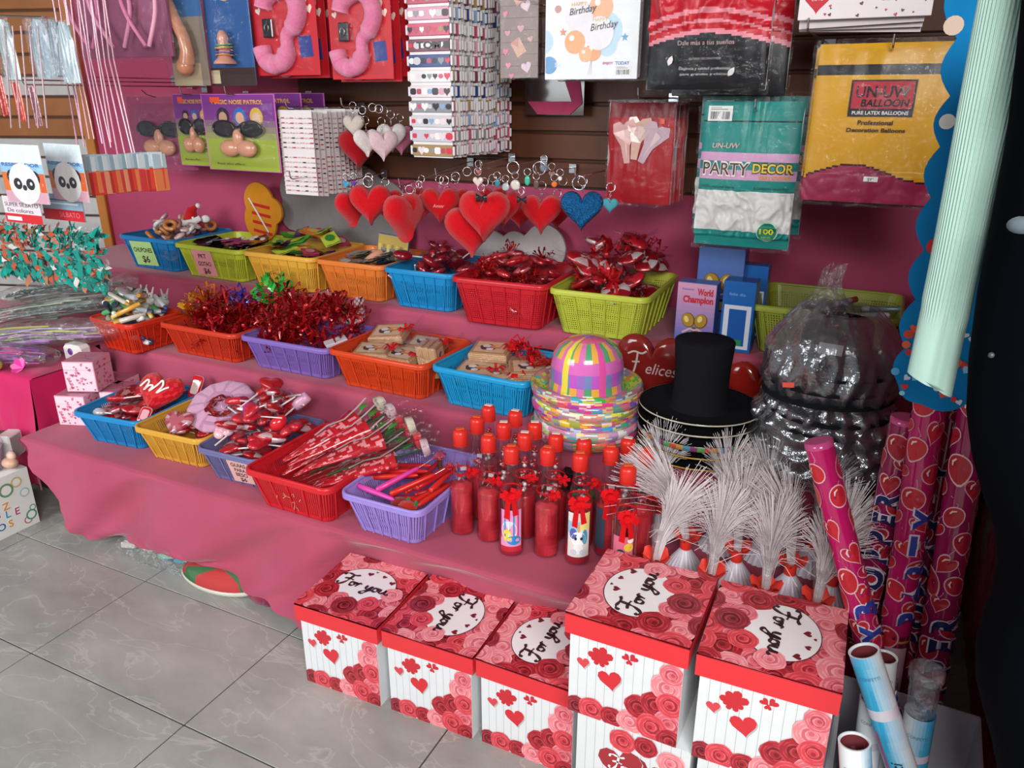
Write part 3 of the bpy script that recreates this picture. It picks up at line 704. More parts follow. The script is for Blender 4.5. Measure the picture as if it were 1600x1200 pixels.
for i, ((px, py), kd, lab) in enumerate(bott):
    p = onz(px, py, T1+0.317); q = BP[kd]
    if kd not in used: used.add(kd); o = q; o.location = (p.x, p.y, T1+0.003); o.rotation_euler = (0, 0, U(.0, .8)); o['label'] = 'red capped glass '+lab if 'bottle' not in lab else lab
    else: o = dup(q, (p.x, p.y, T1+0.003), (0, 0, U(.0, .8)), lab)
    o['label'] = lab
    if kd == 'clear' or i == 13:
        o.rotation_euler = (0, 0, 0.42)
        b = MB(M_paper); R0 = 0.0352
        def lab_pt(u, v): a = -pi/2+u/R0; return (R0*math.cos(a), R0*math.sin(a), v)
        def lrect(u0, u1, v0, v1, col, dz=0.0):
            n = 8; b.grid([[((R0+dz)*math.cos(-pi/2+(u0+(u1-u0)*k/n)/R0), (R0+dz)*math.sin(-pi/2+(u0+(u1-u0)*k/n)/R0), v) for v in (v0, v1)] for k in range(n+1)], col, M_paper)
        def lell(u, v, ru, rv, col, dz):
            n = 16; pts = [((R0+dz)*math.cos(-pi/2+(u+ru*math.cos(2*pi*k/n))/R0), (R0+dz)*math.sin(-pi/2+(u+ru*math.cos(2*pi*k/n))/R0), v+rv*math.sin(2*pi*k/n)) for k in range(n)]
            c = ((R0+dz)*math.cos(-pi/2+u/R0), (R0+dz)*math.sin(-pi/2+u/R0), v); b.add([c]+pts, [(0, 1+k, 1+(k+1) % n) for k in range(n)], col, M_paper)
        if i == 6:
            lrect(-.03, .03, .02, .145, 'e8a0c8'); 
            for k in range(5): lrect(-.03+k*.012, -.026+k*.012, .06, .145, ('c83c98', '2c8cd0')[k % 2], .0002)
            lell(-0.005, 0.085, 0.022, 0.028, 'd8e8f0', .0004); lell(-0.010, 0.07, 0.012, 0.018, 'f0d848', .0006); lell(0.008, 0.055, 0.02, 0.014, '2c90d8', .0008); lrect(-.03, .03, .02, .036, 'c82c40', .0005)
        elif i == 11:
            lrect(-.03, .032, .03, .16, 'e6e2dc'); lrect(0.004, .032, .11, .16, 'f2e08a', .0002); lrect(-.03, .004, .10, .135, '9ccbe0', .0002)
            lell(0.0, 0.085, 0.019, 0.022, 'fbfbfb', .0006); lell(-0.014, 0.10, 0.01, 0.016, '5468b0', .0005); lell(0.017, 0.09, 0.008, 0.022, '4a9cc0', .0005)
            lell(-0.007, 0.086, 0.0035, 0.0045, '28303c', .0009); lell(0.008, 0.086, 0.0035, 0.0045, '28303c', .0009); lell(0.0, 0.116, 0.003, 0.012, 'e8a860', .0009)
            lell(0.0, 0.055, 0.013, 0.016, 'f6f6f8', .0006); lell(-0.012, 0.045, 0.008, 0.009, 'd0d4e8', .0007); lell(0.012, 0.045, 0.008, 0.009, 'd0d4e8', .0007)
        elif i == 15:
            lrect(-.034, .02, .02, .135, 'e07088'); lell(-0.012, 0.085, 0.012, 0.014, '303848', .0004); lell(-0.012, 0.085, 0.007, 0.009, '6878a0', .0006); lell(0.008, 0.105, 0.012, 0.012, 'f0c848', .0004)
            lell(0.012, 0.125, 0.008, 0.008, 'f4f0e8', .0006); lell(-0.02, 0.055, 0.012, 0.012, 'e8b49c', .0004); lell(0.004, 0.05, 0.01, 0.01, 'f0f0f4', .0005)
        else: lrect(-.04, -.01, .03, .15, '3a4658')
        b.build('label', kids(o)[0])
        b = MB(M_felt); bow(b, (0.0, -0.026, 0.19), 0.030, 'd8161e', None, 8, i+3)
        b.add([(-.012, -.034, .185), (0.0, -.036, .185), (-.004, -.040, .12), (-.018, -.038, .125)], [(0, 1, 2, 3)], 'd01820'); b.add([(0.0, -.036, .185), (0.01, -.034, .185), (.02, -.038, .135), (.006, -.040, .13)], [(0, 1, 2, 3)], 'c8141c')
        b.tube([(0.027*math.cos(a), 0.027*math.sin(a), 0.192) for a in [k*pi/8 for k in range(16)]], 0.003, 6, 'c8141c', closed=True)
        b.build('ribbon_bow', kids(o)[0])
    elif i in (0, 3, 7, 9, 10, 12, 14, 16):
        b = MB(M_felt); bow(b, (0.024, -0.012, 0.19), 0.022, 'cc161e', None, 6, i); b.tube([(0.027*math.cos(a), 0.027*math.sin(a), 0.192) for a in [k*pi/8 for k in range(16)]], 0.002, 6, 'c8141c', closed=True); b.build('ribbon_bow', kids(o)[0])

# ================================================================ HATS
def plaid(i, j, k=0):
    P = ('e8468c', '38a8dc', 'f0e04c', '46b450', 'f08030', '8c50c0', 'f4f0f0', 'd83ca0')
    a = (i//3+k*3) % 8; c = (j//2+k*5) % 7
    return mix(P[a] if (i//2+j) % 3 else P[(c+2) % 8], P[k*3 % 8], 0.35)
def hat_bowler(k, label, cover=True, nn=96):
    b = MB(M_gloss)
    pr = [(0.155, -0.006), (0.163, 0.004), (0.166, 0.016), (0.160, 0.026), (0.148, 0.018), (0.13, 0.004), (0.118, 0.0), (0.112, 0.006), (0.108, 0.03), (0.107, 0.07), (0.100, 0.105), (0.084, 0.132), (0.055, 0.15), (0.02, 0.157), (0.0, 0.158)]
    if not cover: pr = pr[:7]
    P = []; fine = []
    for a, c in zip(pr, pr[1:]):
        for t in (0, .5): fine.append((a[0]+(c[0]-a[0])*t, a[1]+(c[1]-a[1])*t))
    fine.append(pr[-1])
    def col(i, j):
        a = i/nn*2*pi
        if j >= 13 and (int((a*57.3+200) % 60) < 9): return ('ee8844', 'f0dc4c', 'e858a8', '58b868', 'f09048', 'd848b0')[int((a*57.3+200)//60) % 6]
        if j < 13: return plaid(i, j, k)
        if j % 6 in (0, 1): return ('e070c0', 'e87090', 'd060c8')[(j//6) % 3]
        return ('c85cc8', '58a878', 'a070c8', 'f0b050', '7888c0', 'e078b8')[((i//3)*2+(j//4)*3) % 6]
    b.push(S(1, 0.94, 1)); b.lathe(fine, nn, col, M_gloss, capb=False, capt=False)
    b.lathe([(q[0]-0.0015, q[1]-0.0015) for q in fine][::-1], nn, 'd8d0d8', M_gloss, capb=False, capt=False); b.pop()
    o = b.build('party_hat'); tag(o, label, 'hat', 'stack of colourful plastic bowler hats'); return o
HC = Vector((-0.742, 2.005, T2))
nh = 10
for k in range(nh):
    top = k == nh-1
    o = hat_bowler(k, 'plaid plastic bowler hat on top of the colourful stack' if top else 'brim of a bright plastic bowler hat, number %s from the bottom of the stack' % ('one', 'two', 'three', 'four', 'five', 'six', 'seven', 'eight', 'nine')[k], top)
    o.location = (HC.x+U(-.004, .004), HC.y+U(-.004, .004), T2+0.011+k*0.0148); o.rotation_euler = (U(-.015, .015), U(-.015, .015), U(0, 6.28) if not top else 0.5)
def top_hat(label, full, band, k):
    r = empty('top_hat', label, 'hat', (0, 0, 0), group='stack of black top hats')
    b = MB(M_matte)
    n = 56
    brim = [(0.088, 0.004), (0.12, 0.0), (0.150, 0.004), (0.162, 0.010), (0.166, 0.014), (0.165, 0.017), (0.160, 0.014), (0.148, 0.008), (0.12, 0.004), (0.086, 0.008)]
    crown = [(0.086, 0.008), (0.078, 0.016), (0.074, 0.06), (0.0745, 0.12), (0.080, 0.19), (0.0805, 0.196), (0.078, 0.200), (0.04, 0.201), (0.0, 0.201)]
    b.push(S(1, 0.95, 1)); b.lathe(brim, n, '17171b', M_felt, capb=False, capt=False)
    b.pop(); b.build('brim', r)
    if full:
        b = MB(M_felt); b.push(S(1, 0.95, 1)); b.lathe(crown, n, '1a1a1f', M_felt, capb=False, capt=False); b.pop(); b.build('crown', r)
    b = MB(M_gloss); c0 = (lambda i, j: ('c8c4b0', '2c2c30')[0]) if band == 0 else ((lambda i, j: ('b8503a', '4a8aa0', '5a9a5a', 'b88a4a', '80406a')[(i*3) % 5]) if band == 1 else 'c8a040')
    b.push(S(1, 0.95, 1)); b.lathe([(0.1665, 0.0125), (0.1675, 0.0145 if band != 1 else 0.006), (0.1665, 0.0165)] if band != 1 else [(0.163, 0.0), (0.167, 0.003), (0.167, 0.014), (0.166, 0.016)], n, c0, M_gloss, capb=False, capt=False); b.pop(); b.build('edge_trim', r)
    return r
for k, (full, band, lab) in enumerate(((False, 2, 'lowest black hat with a gold edge in the black stack'), (False, 2, 'second black hat from the bottom with a thin gold edge'), (False, 1, 'black hat with a multicoloured sequin edge under the top hat'), (False, 0, 'black brim with a dull edge just under the top hat'), (True, 0, 'tall black top hat on top of the black stack'))):
    o = top_hat(lab, full, band, k); o.location = (-0.408+U(-.003, .003), 2.01, T2+0.006+k*0.032); 
# bagged pile of black hats on the right
r = empty('bagged_hats', 'pile of black hats in a crumpled clear plastic bag', 'bagged hats', (-0.085, 2.02, T2+0.003))
for k in range(9):
    b = MB(M_felt); b.push(T(U(-.006, .006), U(-.006, .006), 0.012+k*0.036) @ RX(U(-.05, .05)) @ RY(U(-.05, .05)))
    b.lathe([(0.09, 0.0), (0.14, 0.002), (0.162, 0.008), (0.160, 0.014), (0.10, 0.018), (0.085, 0.03)], 36, '1c1d22', capb=False); b.pop(); b.build('hat_brim', r)
b = MB(M_felt); b.lathe([(0.088, 0.34), (0.084, 0.36), (0.083, 0.41), (0.078, 0.425), (0.0, 0.43)], 36, '18181d', capb=False); b.build('hat_crown', r)
b = MB(M_bagfilm)
def bagf(u, v):
    a = u*2*pi; z = v*0.455
    rr = 0.176+0.012*math.sin(v*9)-(0.09*max(0, (v-0.62)/0.38)**1.6)
    if v < 0.06: rr *= 0.75+0.25*v/0.06
    w = 0.012*nz(math.cos(a)*3.5, math.sin(a)*3.5, v*7)+0.007*nz(math.cos(a)*9, math.sin(a)*9, v*6+4)+0.006*math.sin(a*24+nz(v*6)*4)*max(0, 1-abs(v-.5)*2)
    w += -0.02*math.exp(-((v-0.50)/0.05)**2)+0.006*math.sin(v*55+3*nz(math.cos(a)*2, math.sin(a)*2))*(v < 0.5)
    return ((rr+w)*math.cos(a)*1.03, (rr+w)*math.sin(a)*0.95, z)
b.sheet(bagf, 190, 90, '9aa0a8'); b.sheet(lambda u, v: tuple(q*(0.96 if k < 2 else 0.985) for k, q in enumerate(bagf(u+0.03, v))), 120, 60, 'a8aeb6')
# twisted mouth of the bag
b.sheet(lambda u, v: (-0.05+(0.075-0.055*math.sin(min(1, v*1.4)*pi*0.5)+0.01*math.sin(u*31))*math.cos(u*6.283)+v*0.02, 0.02+(0.06-0.045*math.sin(min(1, v*1.4)*pi*0.5))*math.sin(u*6.283), 0.43+v*0.12+0.012*math.sin(u*25)), 60, 12, 'b4b9c0', M_haze)
b.build('plastic_bag', r)
b = MB(M_paper); b.push(T(-0.005, -0.115, 0.38) @ RZ(-0.1) @ RX(1.15)); b.box((0, 0, 0.0), (0.055, 0.026, 0.001), 'c9c7c8'); b.pop(); b.build('paper_label', r)
b = MB(M_paper); b.push(T(-0.085, -0.158, 0.29) @ RZ(-0.4) @ RX(1.25) @ RZ(0.25)); b.box((0, 0, 0.0), (0.03, 0.012, 0.001), 'f0482c'); b.pop(); tag(b.build('price_sticker', r), 'orange price sticker')
# ================================================================ FIBRE LAMPS
def fibre_lamp(x, y, lean, label, seed, hh=0.30, spread=0.075, ybend=0.0):
    rnd = random.Random(seed)
    r = empty('fibre_lamp', label, 'lamp', (x, y, T1+0.003), (0, 0, rnd.uniform(-.4, .4)), 'white fibre fountain lamps')
    b = MB(M_plast); n = 44
    pr = [(0.052, 0.0), (0.046, 0.012), (0.034, 0.032), (0.022, 0.05), (0.0145, 0.062), (0.013, 0.07)]
    P = [[(q*(1+0.07*(i % 2 == 0)*(q/0.05))*math.cos(2*pi*i/n), q*(1+0.07*(i % 2 == 0)*(q/0.05))*math.sin(2*pi*i/n), z) for q, z in pr] for i in range(n)]
    b.grid(P, 'd6d0dc', M_plast, False, cu=True); b.lathe([(0.05, 0.0), (0.0, 0.001)], 20, 'd0c8d4', capb=False, capt=False)
    b.build('pleated_base', r)
    b = MB(M_plast); b.lathe([(0.0135, 0.062), (0.0145, 0.066), (0.0145, 0.09), (0.013, 0.094)], 16, 'e8382e')
    for k in range(5):
        a = 2*pi*k/5; b.push(RZ(a) @ T(0.012, 0, 0.088) @ RY(-0.55))
        b.sheet(lambda u, v: (u*0.034, (v-.5)*2*(0.008+0.012*math.sin(min(1, u*1.1)*pi)), 0.004*math.sin(v*pi)+0.008*u*u), 5, 4, 'ea4034'); b.pop()
    b.build('red_collar', r)
    b = MB(M_plast); b.lathe([(0.0105, 0.09), (0.0125, 0.13), (0.018, 0.185)], 14, 'e6dcdf', M_haze, capb=False, capt=False)
    lx, ly = lean
    for k in range(230):
        a = rnd.uniform(0, 6.283); q = math.sqrt(rnd.random()); s = spread*(0.25+0.75*q)*rnd.uniform(.8, 1.15); hk = hh*rnd.uniform(0.88, 1.04)*(1-0.10*q)
        if k > 212: s *= 1.45; hk *= 0.85
        pts = []
        for t in (0.0, 0.3, 0.55, 0.8, 1.0):
            w = t**2.9; pts.append(((0.009*q+s*w)*math.cos(a)+lx*t**1.6, (0.009*q+s*w)*math.sin(a)+ly*t**1.6, 0.09+(hk-0.02)*t-0.06*w*(s/0.1)**2*2.2))
        b.tube(pts, 0.0006, 3, 'fbf2f4', M_plast, cap=False)
    b.build('fibre_spray', r)
lampspots = [((1025, 872), 1.60, (0.075, 0.02), 'white fibre lamp leaning right, first in the front row beside the bottles'),
 ((1112, 893), 1.60, (0.02, 0.0), 'white fibre lamp behind the gap between the two raised gift boxes'),
 ((1197, 912), 1.60, (0.0, 0.0), 'white fibre lamp behind the middle of the right gift box lid'),
 ((1277, 935), 1.60, (0.02, 0.0), 'front row white fibre lamp furthest right, next to the leaning tube'),
 ((1072, 845), 1.73, (-0.12, 0.0), 'fibre lamp of the middle row drooping far left over the bottles'),
 ((1152, 862), 1.73, (-0.02, 0.0), 'fibre lamp of the middle row with its pale pleated base in view'),
 ((1236, 882), 1.73, (-0.06, 0.0), 'middle row fibre lamp with drooping spray and tiny red heart on its base'),
 ((1309, 897), 1.73, (0.02, 0.0), 'fibre lamp of the middle row pressed against the leaning tube'),
 ((1030, 775), 1.88, (0.0, 0.0), 'rear fibre lamp just right of the bottles'),
 ((1128, 800), 1.88, (0.01, 0.0), 'rear fibre lamp in front of the black hats'), ((1198, 815), 1.88, (-0.02, 0.0), 'rear fibre lamp in front of the gap between hats and bag'),
 ((1275, 825), 1.88, (0.02, 0.0), 'rear fibre lamp in front of the bagged hats')]
for i, ((px, py), Y, lean, lab) in enumerate(lampspots):
    p = ony(px, py, Y); fibre_lamp(min(p.x, 0.0), Y, lean, lab, 50+i, hh=0.295 if Y < 1.7 else 0.30)

# ================================================================ PARTY POPPER TUBES, CARTON, CONFETTI CANNONS
def popper(base, top, r0, word, label, dark, wang, wpos, seed, text_h=0.045, panel=None):
    base, top = Vector(base), Vector(top); ax = (top-base); Ln = ax.length; q = Vector((0, 0, 1)).rotation_difference(ax.normalized())
    r = empty('party_popper', label, 'party popper', base, (0, 0, 0), 'tall party popper tubes'); r.rotation_mode = 'QUATERNION'; r.rotation_quaternion = q
    b = MB(M_gloss); rnd = random.Random(seed)
    base_c = 'c41c66' if not dark else '941850'  # dark puts the shade on some tubes into their print colours
    b.lathe([(r0, 0.0), (r0, Ln)], 32, base_c, M_gloss); b.lathe([(r0+.0006, Ln-0.012), (r0+.0006, Ln+.001), (r0-.004, Ln+.001)], 32, 'd0508c', M_gloss, capb=False)
    b.build('tube', r)
    b = MB(M_paper)
    def W(x, y, z): a = x/r0; R = r0+0.0006+z; return (R*math.sin(a), -R*math.cos(a), y)
    b.warp = W
    def blob(u, v, ru, rv, ro, sh, dz):
        pts = {0: circ2(1, 20), 1: [(p[0]*2, p[1]*2) for p in heart2(24, 1)], 2: [(math.cos(t)*(1+.0), math.sin(t)*(1 if math.sin(t) > 0 else 1.5*(1-abs(math.cos(t))*.3))) for t in [k*2*pi/22 for k in range(22)]]}[sh]
        for s, c, d in ((1.13, 'f0c0c8', 0), (1.0, 'd02c38' if not dark else 'b42434', .00025)):
            b.push(T(u, v, dz+d) @ RZ(ro) @ S(ru*s, rv*s, 1)); 
            n = len(pts); F = [(0, 1+k, 1+(k+1) % n) for k in range(n)]
            b.add([(0, 0, 0)]+[(p[0], p[1], 0) for p in pts], F, c, M_paper); b.pop()
        b.push(T(u, v, dz+.0005) @ RZ(ro)); b.stroke([(-ru*.5, rv*.1, .5), (-ru*.45, rv*.45, 1), (-ru*.1, rv*.7, .6)], ru*.22, 0, 'f6dcd0'); b.pop()
    c = 2*pi*r0; k = 0; rows = int(Ln/0.055)
    for j in range(rows):
        for i in range(3):
            u = -c/2+c*(i+0.5*(j % 2)+0.3)/3+rnd.uniform(-.006, .006); v = 0.04+j*0.055+rnd.uniform(-.012, .012)
            if panel and panel[0] < v < panel[1]: continue
            blob(u, v, rnd.uniform(.016, .024), rnd.uniform(.018, .026), rnd.uniform(-.6, .6), rnd.choice((0, 1, 2, 1)), 0.0002+0.0008*((i+j) % 2)); k += 1
            p2 = (u+rnd.uniform(-.03, .03), v+0.045); b.stroke([(u, v+.018), (u+.006, v+.028), p2], 0.0014, 0.0001, 'e89ac0')
    if panel:
        v0, v1 = panel; nseg = 12; w = r0*1.25
        def band(u0, u1, a, e, col, dz): b.grid([[(u0+(u1-u0)*t/nseg, z, dz) for z in (a, e)] for t in range(nseg+1)], col, M_paper)
        band(-r0*3, r0*3, v0-.01, v1+.03, '6c1836', 0.0002); band(-r0*3, r0*3, v1+.012, v1+.018, 'd89030', .0004); band(-w*.8, w*.75, v0+.01, v1, 'dcb0c0', .0005)
        b.text('PARTY POPPER', -w*.7, v0+0.055, 0.006, .0008, '403040', w=w*1.2)
        for t in range(16): b.rect(-w*.6+t*.0028, v0+.03, (.0008, .0018)[t % 2], .018, .0008, '302030')
    # white edged navy lettering running along the tube
    if word:
        vv = wpos; uu = wang*r0
        for chh in word:
            tw = text_mesh(chh, 0.0); w1 = (tw[3]-tw[2])*text_h/0.73
            for off, col, dz in ((0.055, 'f2e8f4', .0030), (0.0, '3444a4' if not dark else '222a5c', .0036)):
                b.text(chh, uu+(-text_h*.5), vv, text_h, dz, col, bold=off+0.035, rot=0) if False else (b.push(T(uu, vv, dz) @ RZ(pi/2)), b.text(chh, -(0.002 if off else 0), -text_h/2, text_h, 0, col, bold=off+0.05, w=w1*1.35*(1.12 if off else 1.0)), b.pop())
            vv += w1*1.35+0.014
    b.warp = None
    b.build('printed_wrap', kids(r)[0]); return r
popper((0.235, 1.46, 0.05), (-0.068, 1.50, 0.865), 0.027, 'PARTYB', 'bright pink popper tube leaning out of the white carton towards the lamps', False, 0.55, 0.22, 3, 0.040)
popper((0.075, 1.72, 0.003), (0.085, 1.72, 0.86), 0.028, 'YPOPPER', 'popper tube with darkened lettering half hidden behind the bagged hats', True, -0.1, 0.33, 4, 0.042)
popper((0.160, 1.66, 0.003), (0.118, 1.68, 1.02), 0.031, 'PARTY', 'popper tube with a pale barcode panel, tallest in the middle of the group', False, 0.75, 0.40, 5, 0.045, panel=(0.20, 0.34))
popper((0.205, 1.74, 0.003), (0.168, 1.77, 1.0), 0.030, 'POPPARTY', 'darkened red popper tube standing behind the one with the barcode panel', True, -0.2, 0.30, 6, 0.045)
popper((0.240, 1.64, 0.003), (0.198, 1.67, 1.0), 0.032, 'POPPER', 'rightmost popper tube against the rough pink wall', True, 0.35, 0.12, 7, 0.05)
b = MB(M_paper); b.push(T(0.182, 1.353, 0) @ RZ(-0.03))
cw, cd, chh, t = 0.27, 0.46, 0.27, 0.004
b.box((0, 0, 0.004), (cw, cd, 0.004), 'b9babf')
for s in (-1, 1):
    b.box((s*cw/2, 0, chh/2), (t, cd, chh), 'c9cad2'); b.box((0, s*cd/2, chh/2), (cw, t, chh), 'c9cad2')
b.push(T(cw/2, 0, chh) @ RY(0.6)); b.box((0, 0, -0.03+0.03), (t*.6, cd*.98, 0.0), 'c9cad2'); b.pop()
b.pop(); tag(b.build('open_carton'), 'open white carton on the floor holding confetti tubes', 'box')
def cannon(base, top, r0, label, seed, clear=False):
    base, top = Vector(base), Vector(top); ax = (top-base); Ln = ax.length
    r = empty('confetti_cannon', label, 'confetti tube', base, group='pale blue confetti tubes'); r.rotation_mode = 'QUATERNION'; r.rotation_quaternion = Vector((0, 0, 1)).rotation_difference(ax.normalized())
    b = MB(M_gloss); rnd = random.Random(seed)
    H = Ln if not clear else Ln-0.10
    def col(i, j):
        a = math.sin(i/28*2*pi*1.0+seed)*0.5+0.5+0.25*nz(i*.3, j*.25, seed)
        return mix('3ab4e0', 'f4fafc', min(1, max(0, a*1.5-.2))) if j % 9 else mix('e8f4f8', 'e070b0', 0.25)
    b.lathe([(r0, H*k/24) for k in range(25)], 28, col, M_gloss, capt=False)
    if not clear: b.lathe([(r0, H), (r0-.003, H+.001), (r0-.004, H-.004), (r0-.004, H-.03)], 28, lambda i, j: 'e8f0f2' if j < 2 else '7c3840', M_gloss, capb=False, capt=False); b.lathe([(r0-.004, H-.03), (0, H-.031)], 28, '7c3038', M_foil, capb=False, capt=False)
    b.build('tube', r)
    b = MB(M_paper)
    def W(x, y, z): a = x/r0; R = r0+0.0006+z; return (R*math.sin(a), -R*math.cos(a), y)
    b.warp = W
    b.text('CONFETTI', -0.018, H-0.045, 0.007, 0, '3c78a0', w=0.036); 
    b.push(T(0.0, H*.5, 0.0002) @ RZ(pi/2)); b.text('Confetti', -0.05, -0.008, 0.02, 0, '1e2c44', shear=.25, bold=.01); b.pop()
    b.stroke([(-.022, H*.2), (-.018, H*.45), (-.022, H*.7)], .006, .0001, 'd45a94'); b.stroke([(.03, H*.1), (.022, H*.3), (.028, H*.5)], .004, .0001, 'c8d040')
    b.warp = None; b.build('printed_wrap', kids(r)[0])
    if clear:
        b = MB(M_haze); b.lathe([(r0*.92, H), (r0*.95, H+.03), (r0*.98, H+.075), (r0*1.12, H+.08), (r0*1.12, H+.098), (r0*.8, H+.099), (r0*.74, H+.08), (r0*.74, H+.005)], 28, 'e8e8ea', M_haze, capb=False, capt=False); b.build('clear_collar', r)
        b = MB(M_paper)
        for k in range(26): a = U(0, 6.28); q = U(0, r0*.6); b.push(T(q*math.cos(a), q*math.sin(a), H+U(0, .03)) @ RX(U(0, 3)) @ RY(U(0, 3))); b.box((0, 0, 0), (.009, .007, .0006), ('4a8cc8', 'c04858', 'e8e8e8', '88b8d8')[k % 4]); b.pop()
        b.build('confetti', r)
    return r
cannon((0.275, 1.27, 0.10), (0.070, 1.29, 0.565), 0.027, 'upper leaning confetti tube with a red foil mouth, beside the gift box', 1)
cannon((0.15, 1.42, 0.012), (0.115, 1.42, 0.47), 0.024, 'confetti tube half hidden behind the leaning confetti tube', 2)
cannon((0.13, 1.34, 0.012), (0.105, 1.35, 0.42), 0.024, 'confetti tube in the shade between the gift box and the leaning tubes', 3)
cannon((0.16, 1.17, 0.012), (0.078, 1.20, 0.44), 0.027, 'lowest confetti tube with a dark open mouth at the bottom edge', 4)
cannon((0.205, 1.36, 0.012), (0.182, 1.36, 0.515), 0.027, 'confetti tube with a cloudy clear plastic collar', 5, True)
# ================================================================ PINK GIFT CARTONS AT THE LEFT
def mini(x, y, z, rot, label, s=0.118):
    b = MB(M_paper); b.box((0, 0, s/2), (s, s, s), 'e3a6b8', bev=0.001); b.box((0, 0, s), (s*0.985, s*0.985, 0.001), 'b87088')
    for q in (-1, 1): b.box((0, 0, s*.72), (s+.001, s+.001, .0012), 'c87c94')
    for k, M in enumerate((FRONT, RZ(-pi/2) @ FRONT, RZ(pi/2) @ FRONT)):
        b.push(M @ T(0, 0, s/2+.0005)); rnd = random.Random(k+7)
        if k == 0: b.rect(-s*.47, s*.03, s*.94, s*.94, 0, 'f0d4de')
        for i in range(34):
            u, v = rnd.uniform(-s*.44, s*.44), rnd.uniform(.03*s, s*.93); b.push(T(u, v, .0003+i*.00001) @ RZ(rnd.uniform(-.5, .5))); b.poly(heart2(10, rnd.uniform(.007, .016)), 0, ('cf6a8c', 'd88aa2', 'c2547a')[i % 3]); b.pop()
        if k == 1: b.text('amor', 0, s*.4, s*.2, .0012, '4a1c30', align='c', shear=.3)
        b.pop()
    b.push(T(0, 0, s+.0008)); b.stroke([(-.04, .02), (-.02, .03), (0, .0), (.03, .03)], .002, 0, '5a2438'); b.stroke([(-.03, -.03), (0, -.01), (.04, -.03)], .002, 0, '5a2438'); b.pop()
    o = b.build('small_gift_box', None, (x, y, z+.003), (0, 0, rot)); tag(o, label, 'box', 'small pink printed cartons'); return o
mini(-2.645, 1.745, T1+0.122, 0.42, 'small pink printed carton on top of the little stack')
mini(-2.66, 1.70, T1, 0.35, 'small pink carton at the lower left of the stack, next to the magenta cloth')
mini(-2.545, 1.80, T1, 0.30, 'small pink carton at the front of the stack behind the sky blue basket')
mini(-2.66, 1.86, T1, 0.2, 'small pink carton at the back of the stack below the red basket')
# ================================================================ FELIZ CUMPLEANOS BOX WITH THINGS ON IT
b = MB(M_paper); b.box((0, 0, 0.115), (0.30, 0.30, 0.23), 'f0efea', bev=0.001)
b.push(RZ(pi/2) @ FRONT @ T(0, 0, .1508))
rnd = random.Random(3)
cols = ('d8483c', 'e89a30', '3c9cd0', '58a868', 'c84888', 'e8c040', '3468b0')
for i, (t, v) in enumerate((('FELIZ', .105), ('CUMPLE', .070), ('AÑOS', .035))):
    x = -.085 if i < 2 else -.05
    for k, c in enumerate(t):
        for off, cc, dz in ((.05, 'ffffff', .0), (.02, cols[(k*2+i) % 7], .0004)): b.text(c, x+k*.033, v+U(-.002, .002), .028, dz, cc, bold=off, align='c', rot=U(-.1, .1))
for (x, y, q, c) in ((-.1, .18, .03, 'e890a0'), (-.02, .19, .022, '9cc8a8'), (.06, .175, .026, '6c9c78'), (.1, .19, .02, 'd8c080'), (-.13, .12, .02, '6c6c70'), (.12, .14, .018, 'b0d0d8'), (.125, .045, .02, '4c9c84'), (.11, .03, .015, 'd06868'), (.135, .07, .012, '58a868')):
    b.poly([(x+p[0], y+p[1]) for p in circ2(q, 18)], .0002+q*.05, c); b.poly([(x+p[0], y+p[1]) for p in circ2(q*.7, 18)], .0004+q*.05, 'f4f2ee')
b.pop(); o = b.build('birthday_box', None, (-2.86, 1.33, 0)); tag(o, 'white birthday box with coloured letters at the left edge of the floor', 'box')
r = empty('domed_cup', 'clear domed plastic cup with white filling on the birthday box', 'cup', (-2.80, 1.40, 0.234))
b = MB(M_haze); b.lathe([(0.045, 0), (0.062, .09), (.064, .092), (.062, .10), (.05, .135), (.02, .15), (0, .152)], 24, 'd8c8dc'); b.build('cup', r)
b = MB(M_paper); b.lathe([(.042, .004), (.056, .085), (.03, .095), (0, .098)], 20, lambda i, j: 'f2f0ec' if j > 0 else 'c0a8cc'); 
for k in range(20): b.ball((U(-.035, .035), U(-.035, .035), .095), .006, ('f4f4f0', 'e8c8a0', 'd8d8d8')[k % 3], None, 6, 4)
b.build('filling', r)
r = empty('wrapped_parcel', 'green and white wrapped parcel behind the domed cup', 'parcel', (-2.86, 1.49, 0.234))
b = MB(M_paper); b.push(RZ(.4)); b.box((0, 0, .05), (.13, .07, .09), '2e5c4c', bev=.006); b.box((.04, 0, .052), (.05, .074, .094), 'e8e6e2', bev=.005); b.pop(); b.build('wrapping', r)
b = MB(M_haze); b.sheet(lambda u, v: (-.08+.17*u+.01*nz(u*5, v*5), -.05+.01*nz(u*6, v*8), .0+.15*v), 12, 12, 'd8e0dc'); b.build('cellophane', r)
r = empty('shell_trinket', 'small tan and pink trinket bag hanging over the corner of the birthday box', 'trinket', (-2.735, 1.44, 0.237))
b = MB(M_plast); b.ball((0, 0, .022), (.035, .025, .02), 'd8a890'); b.ball((.0, .01, .045), (.02, .015, .018), 'e8c4b0'); b.build('trinket', r)

